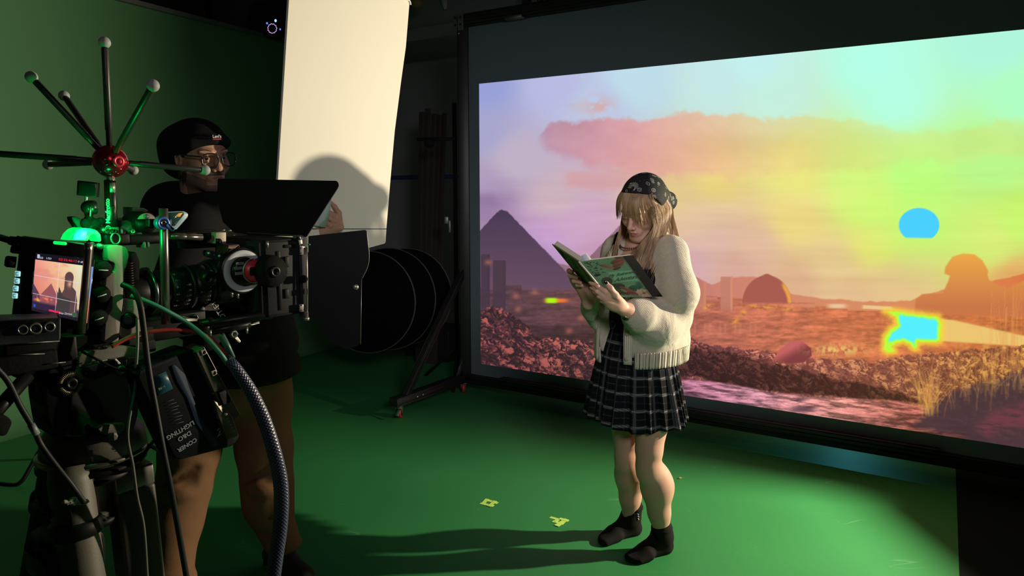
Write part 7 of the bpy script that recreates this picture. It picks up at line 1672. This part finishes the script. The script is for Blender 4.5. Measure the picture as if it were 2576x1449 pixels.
LT = mat('battery_lettering', (.20, .24, .25), .6)
for st_, x, y, sz in (('LIGHTING', 454, 1082, .0118), ('D&O', 464, 1097, .0118), ('CONER', 471, 1119, .0110)): tm('lettering', st_, x, y, .1212, sz, LT, bd_, 180 + 18, bold=.0003)
tm('lettering', 'V-98', 407, 975, .1212, .0065, LT, bd_, 198); tm('lettering', '2', 549, 1089, .1212, .020, mat('marker_white', (.35, .38, .42), .6), bd_, 18, shear=.4)
for k in range(8):
    x, y = 408 + 3.0 * k, 1004 + 8.0 * k
    bm = bmesh.new(); pprism(bm, [(x + 2, y + 9), (x + 30 + (k % 3) * 3, y), (x + 30.3 + (k % 3) * 3, y + 1.2), (x + 2.3, y + 10.2)], .1203, .1207, 0); obj('fine_print', bm, mat('print_dim', (.035, .04, .04), .6), bd_)
PLT = mat('plate_worn', (.15, .135, .11), .45, .55, bump=.15, bscale=120)
bm = bmesh.new(); pprism(bm, [(494, 888), (514, 872), (524, 890), (606, 1044), (594, 1056), (576, 1058), (540, 990)], .085, .135, .002, .0015); vp = obj('mounting_plate', bm, PLT, bt_)
bm = bmesh.new(); pprism(bm, [(538, 1008), (552, 1012), (584, 1046), (600, 1090), (598, 1098), (574, 1106), (550, 1050)], .12, .138, .003, .0015); vp2 = obj('release_plate', bm, PLT, bt_)
bm = bmesh.new(); pprism(bm, [(550, 988), (566, 980), (580, 1000), (580, 1012), (562, 1020)], .13, .142, .002, .001); obj('slider', bm, BKP, vp)
for (x, y) in ((513, 886), (539, 938)):
    bm = bmesh.new(); pprism(bm, [(x - 8, y - 4), (x + 4, y - 8), (x + 8, y + 3), (x - 3, y + 9)], .135, .137, 0, .0003); f_ = obj('socket_frame', bm, mat('socket_pale', (.30, .28, .24), .5), vp)
    bm = bmesh.new(); lathe(bm, rq(x, y, .137), rq(x, y, .1376), [(0, .0036), (1, .0034)], 16); obj('socket_hole', bm, BKP, f_)
bm = bmesh.new(); lathe(bm, rq(567, 1042, .138), rq(567, 1042, .141), [(0, .0036), (.7, .0036), (1, .0025)], 16); obj('button', bm, ALU, vp2)
for k in range(5): bm = bmesh.new(); q = rq(572 + 4.0 * k, 1053 + 7.6 * k, .138); ball(bm, q, .0014, n=8); obj('rivet', bm, ALU, vp2)

# ---- cables
def cable(name, label, pts, r, m, n=12, cat='cable', flat=1.0):
    bm = bmesh.new(); tube(bm, [rq(x, y, yy) for x, y, yy in pts], r, n, 10, flat=flat); o = obj(name, bm, m); return setp(o, label, cat)
cable('green_cable', 'green cable curving from the camera body down to the battery', [(330, 744, .07), (362, 756, .085), (410, 778, .095), (470, 812, .10), (520, 852, .12), (556, 892, .135), (572, 915, .13)], .0046, mat('green_rubber', (.025, .19, .13), .5))
cable('red_cable', 'red cable arching below the camera beside the green one', [(280, 872, .07), (330, 846, .075), (380, 834, .085), (440, 830, .095), (500, 838, .105), (540, 862, .12), (570, 894, .125), (580, 912, .12)], .0038, mat('red_cable_rubber', (.36, .03, .025), .5))
o = cable('power_cable', 'dark cable dropping past the camera and in front of the battery to the floor', [(308, 716, .08), (335, 730, .10), (352, 765, .115), (362, 830, .12), (374, 930, .13), (392, 1030, .14), (410, 1130, .15), (430, 1230, .15), (450, 1340, .14), (474, 1480, .13), (500, 1640, .10)], .0052, mat('cable_dark', (.012, .014, .015), .5, spec=.25))
o = cable('thin_cable', 'thin grey cable hanging down over the tripod head', [(345, 800, .09), (346, 860, .095), (342, 930, .10), (338, 990, .10), (324, 1060, .105), (322, 1110, .105), (334, 1170, .10), (345, 1250, .095), (362, 1330, .09), (372, 1480, .08)], .0026, mat('cable_grey', (.12, .12, .115), .4))
o = cable('looped_cable', 'thin black cable sagging across the tripod head label', [(205, 884, .08), (240, 902, .085), (290, 926, .092), (330, 932, .095), (366, 930, .10)], .0022, BKR)
o = cable('hanging_cable', 'black cable with a grey splice running down the left side of the tripod', [(-10, 925, .10), (20, 960, .10), (50, 1020, .10), (84, 1078, .10), (104, 1120, .10), (140, 1170, .11), (180, 1220, .12), (212, 1264, .12)], .0045, mat('cable_dark', (.030, .034, .036), .45)) 
bm = bmesh.new(); tube(bm, [rq(78, 1068, .10), rq(92, 1092, .10)], .0055, 12, 2); obj('splice', bm, mat('splice_grey', (.20, .22, .24), .5), o)
o = cable('short_cable', 'short black cable looping from the tripod leg top behind the battery', [(352, 1160, .07), (372, 1128, .05), (395, 1098, .03), (402, 1080, .02)], .003, BKR)
# braided loom
def braid_mat():
    m = bpy.data.materials.new('braided_sleeve'); m.use_nodes = True; nt = m.node_tree; b = nt.nodes['Principled BSDF']; a = nt.nodes.new('ShaderNodeVertexColor'); a.layer_name = 'Col'; nt.links.new(a.outputs[0], b.inputs['Base Color']); b.inputs['Roughness'].default_value = .35; b.inputs['Specular IOR Level'].default_value = .7
    return m
bp = catmull([rq(x, y, yy) for x, y, yy in ((574, 905, .13), (592, 925, .14), (628, 980, .15), (662, 1050, .16), (688, 1130, .17), (704, 1200, .17), (708, 1260, .17), (704, 1330, .17), (694, 1400, .17), (684, 1480, .17), (670, 1620, .16))], 60)
nb, na = len(bp), 120; Pg = np.zeros((nb, na + 1, 3)); cg = np.zeros((nb, na + 1, 3)); prev = None; acc_ = 0
for i, p in enumerate(bp):
    t_ = (bp[min(i + 1, nb - 1)] - bp[max(i - 1, 0)]).normalized(); u_ = prev or V((0, 1, 0)); u_ = (u_ - t_ * u_.dot(t_)).normalized(); prev = u_; w_ = t_.cross(u_)
    if i: acc_ += (p - bp[i - 1]).length
    r_ = np.interp(i / nb, [0, .06, .2, .5, .8, 1], [.0085, .0092, .0118, .0138, .0140, .0135])
    for k in range(na + 1):
        a = 2 * math.pi * k / na; s1 = math.sin(12 * a + acc_ * 900); s2_ = math.sin(12 * a - acc_ * 900); bmp = (max(s1, 0) ** 2 + max(s2_, 0) ** 2) * .5
        q = p + (u_ * math.cos(a) + w_ * math.sin(a)) * (r_ + .0011 * bmp); Pg[i, k] = q; cg[i, k] = (14 + 96 * bmp, 17 + 98 * bmp, 44 + 110 * bmp)
o = color_grid('braided_cable', Pg, cg, braid_mat(), None); o.data.shade_smooth(); setp(o, 'thick cable bundle in blue-grey braided sleeve hanging in front of the trousers', 'cable')
bm = bmesh.new(); tube(bm, [rq(566, 896, .125), rq(580, 912, .132), rq(592, 924, .14)], .0100, 16, 6); obj('shrink_sleeve', bm, BKR, o)
bm = bmesh.new(); tube(bm, [rq(556, 842, .12), rq(572, 872, .13), rq(588, 900, .13)], [.0065, .0062, .0035], 12, 6); cl2 = obj('green_plug', bm, mat('dark_green_plug', (.02, .09, .05), .4)); setp(cl2, 'dark green ribbed plug under the camera rods', 'plug')
# ---- bent black tube frame standing on the floor behind the tripod
bf = thing('metal_stand', 'bent black metal tube stand on the floor behind the tripod', 'stand', onfloor(48, 1222))
fa = onfloor(-60, 1210, .01); fb = onfloor(50, 1222, .01)
bm = bmesh.new(); tube(bm, roundpoly([fa, fb, at(108, 1118, fb.y + .12), at(160, 1098, fb.y + .2), at(300, 1112, fb.y + .3), at(362, 1116, fb.y + .35), at(398, 1130, fb.y + .32), at(420, 1185, fb.y + .1), onfloor(436, 1330, .01)], .05, 6), .011, 12, 0); obj('tube', bm, BKG, bf)
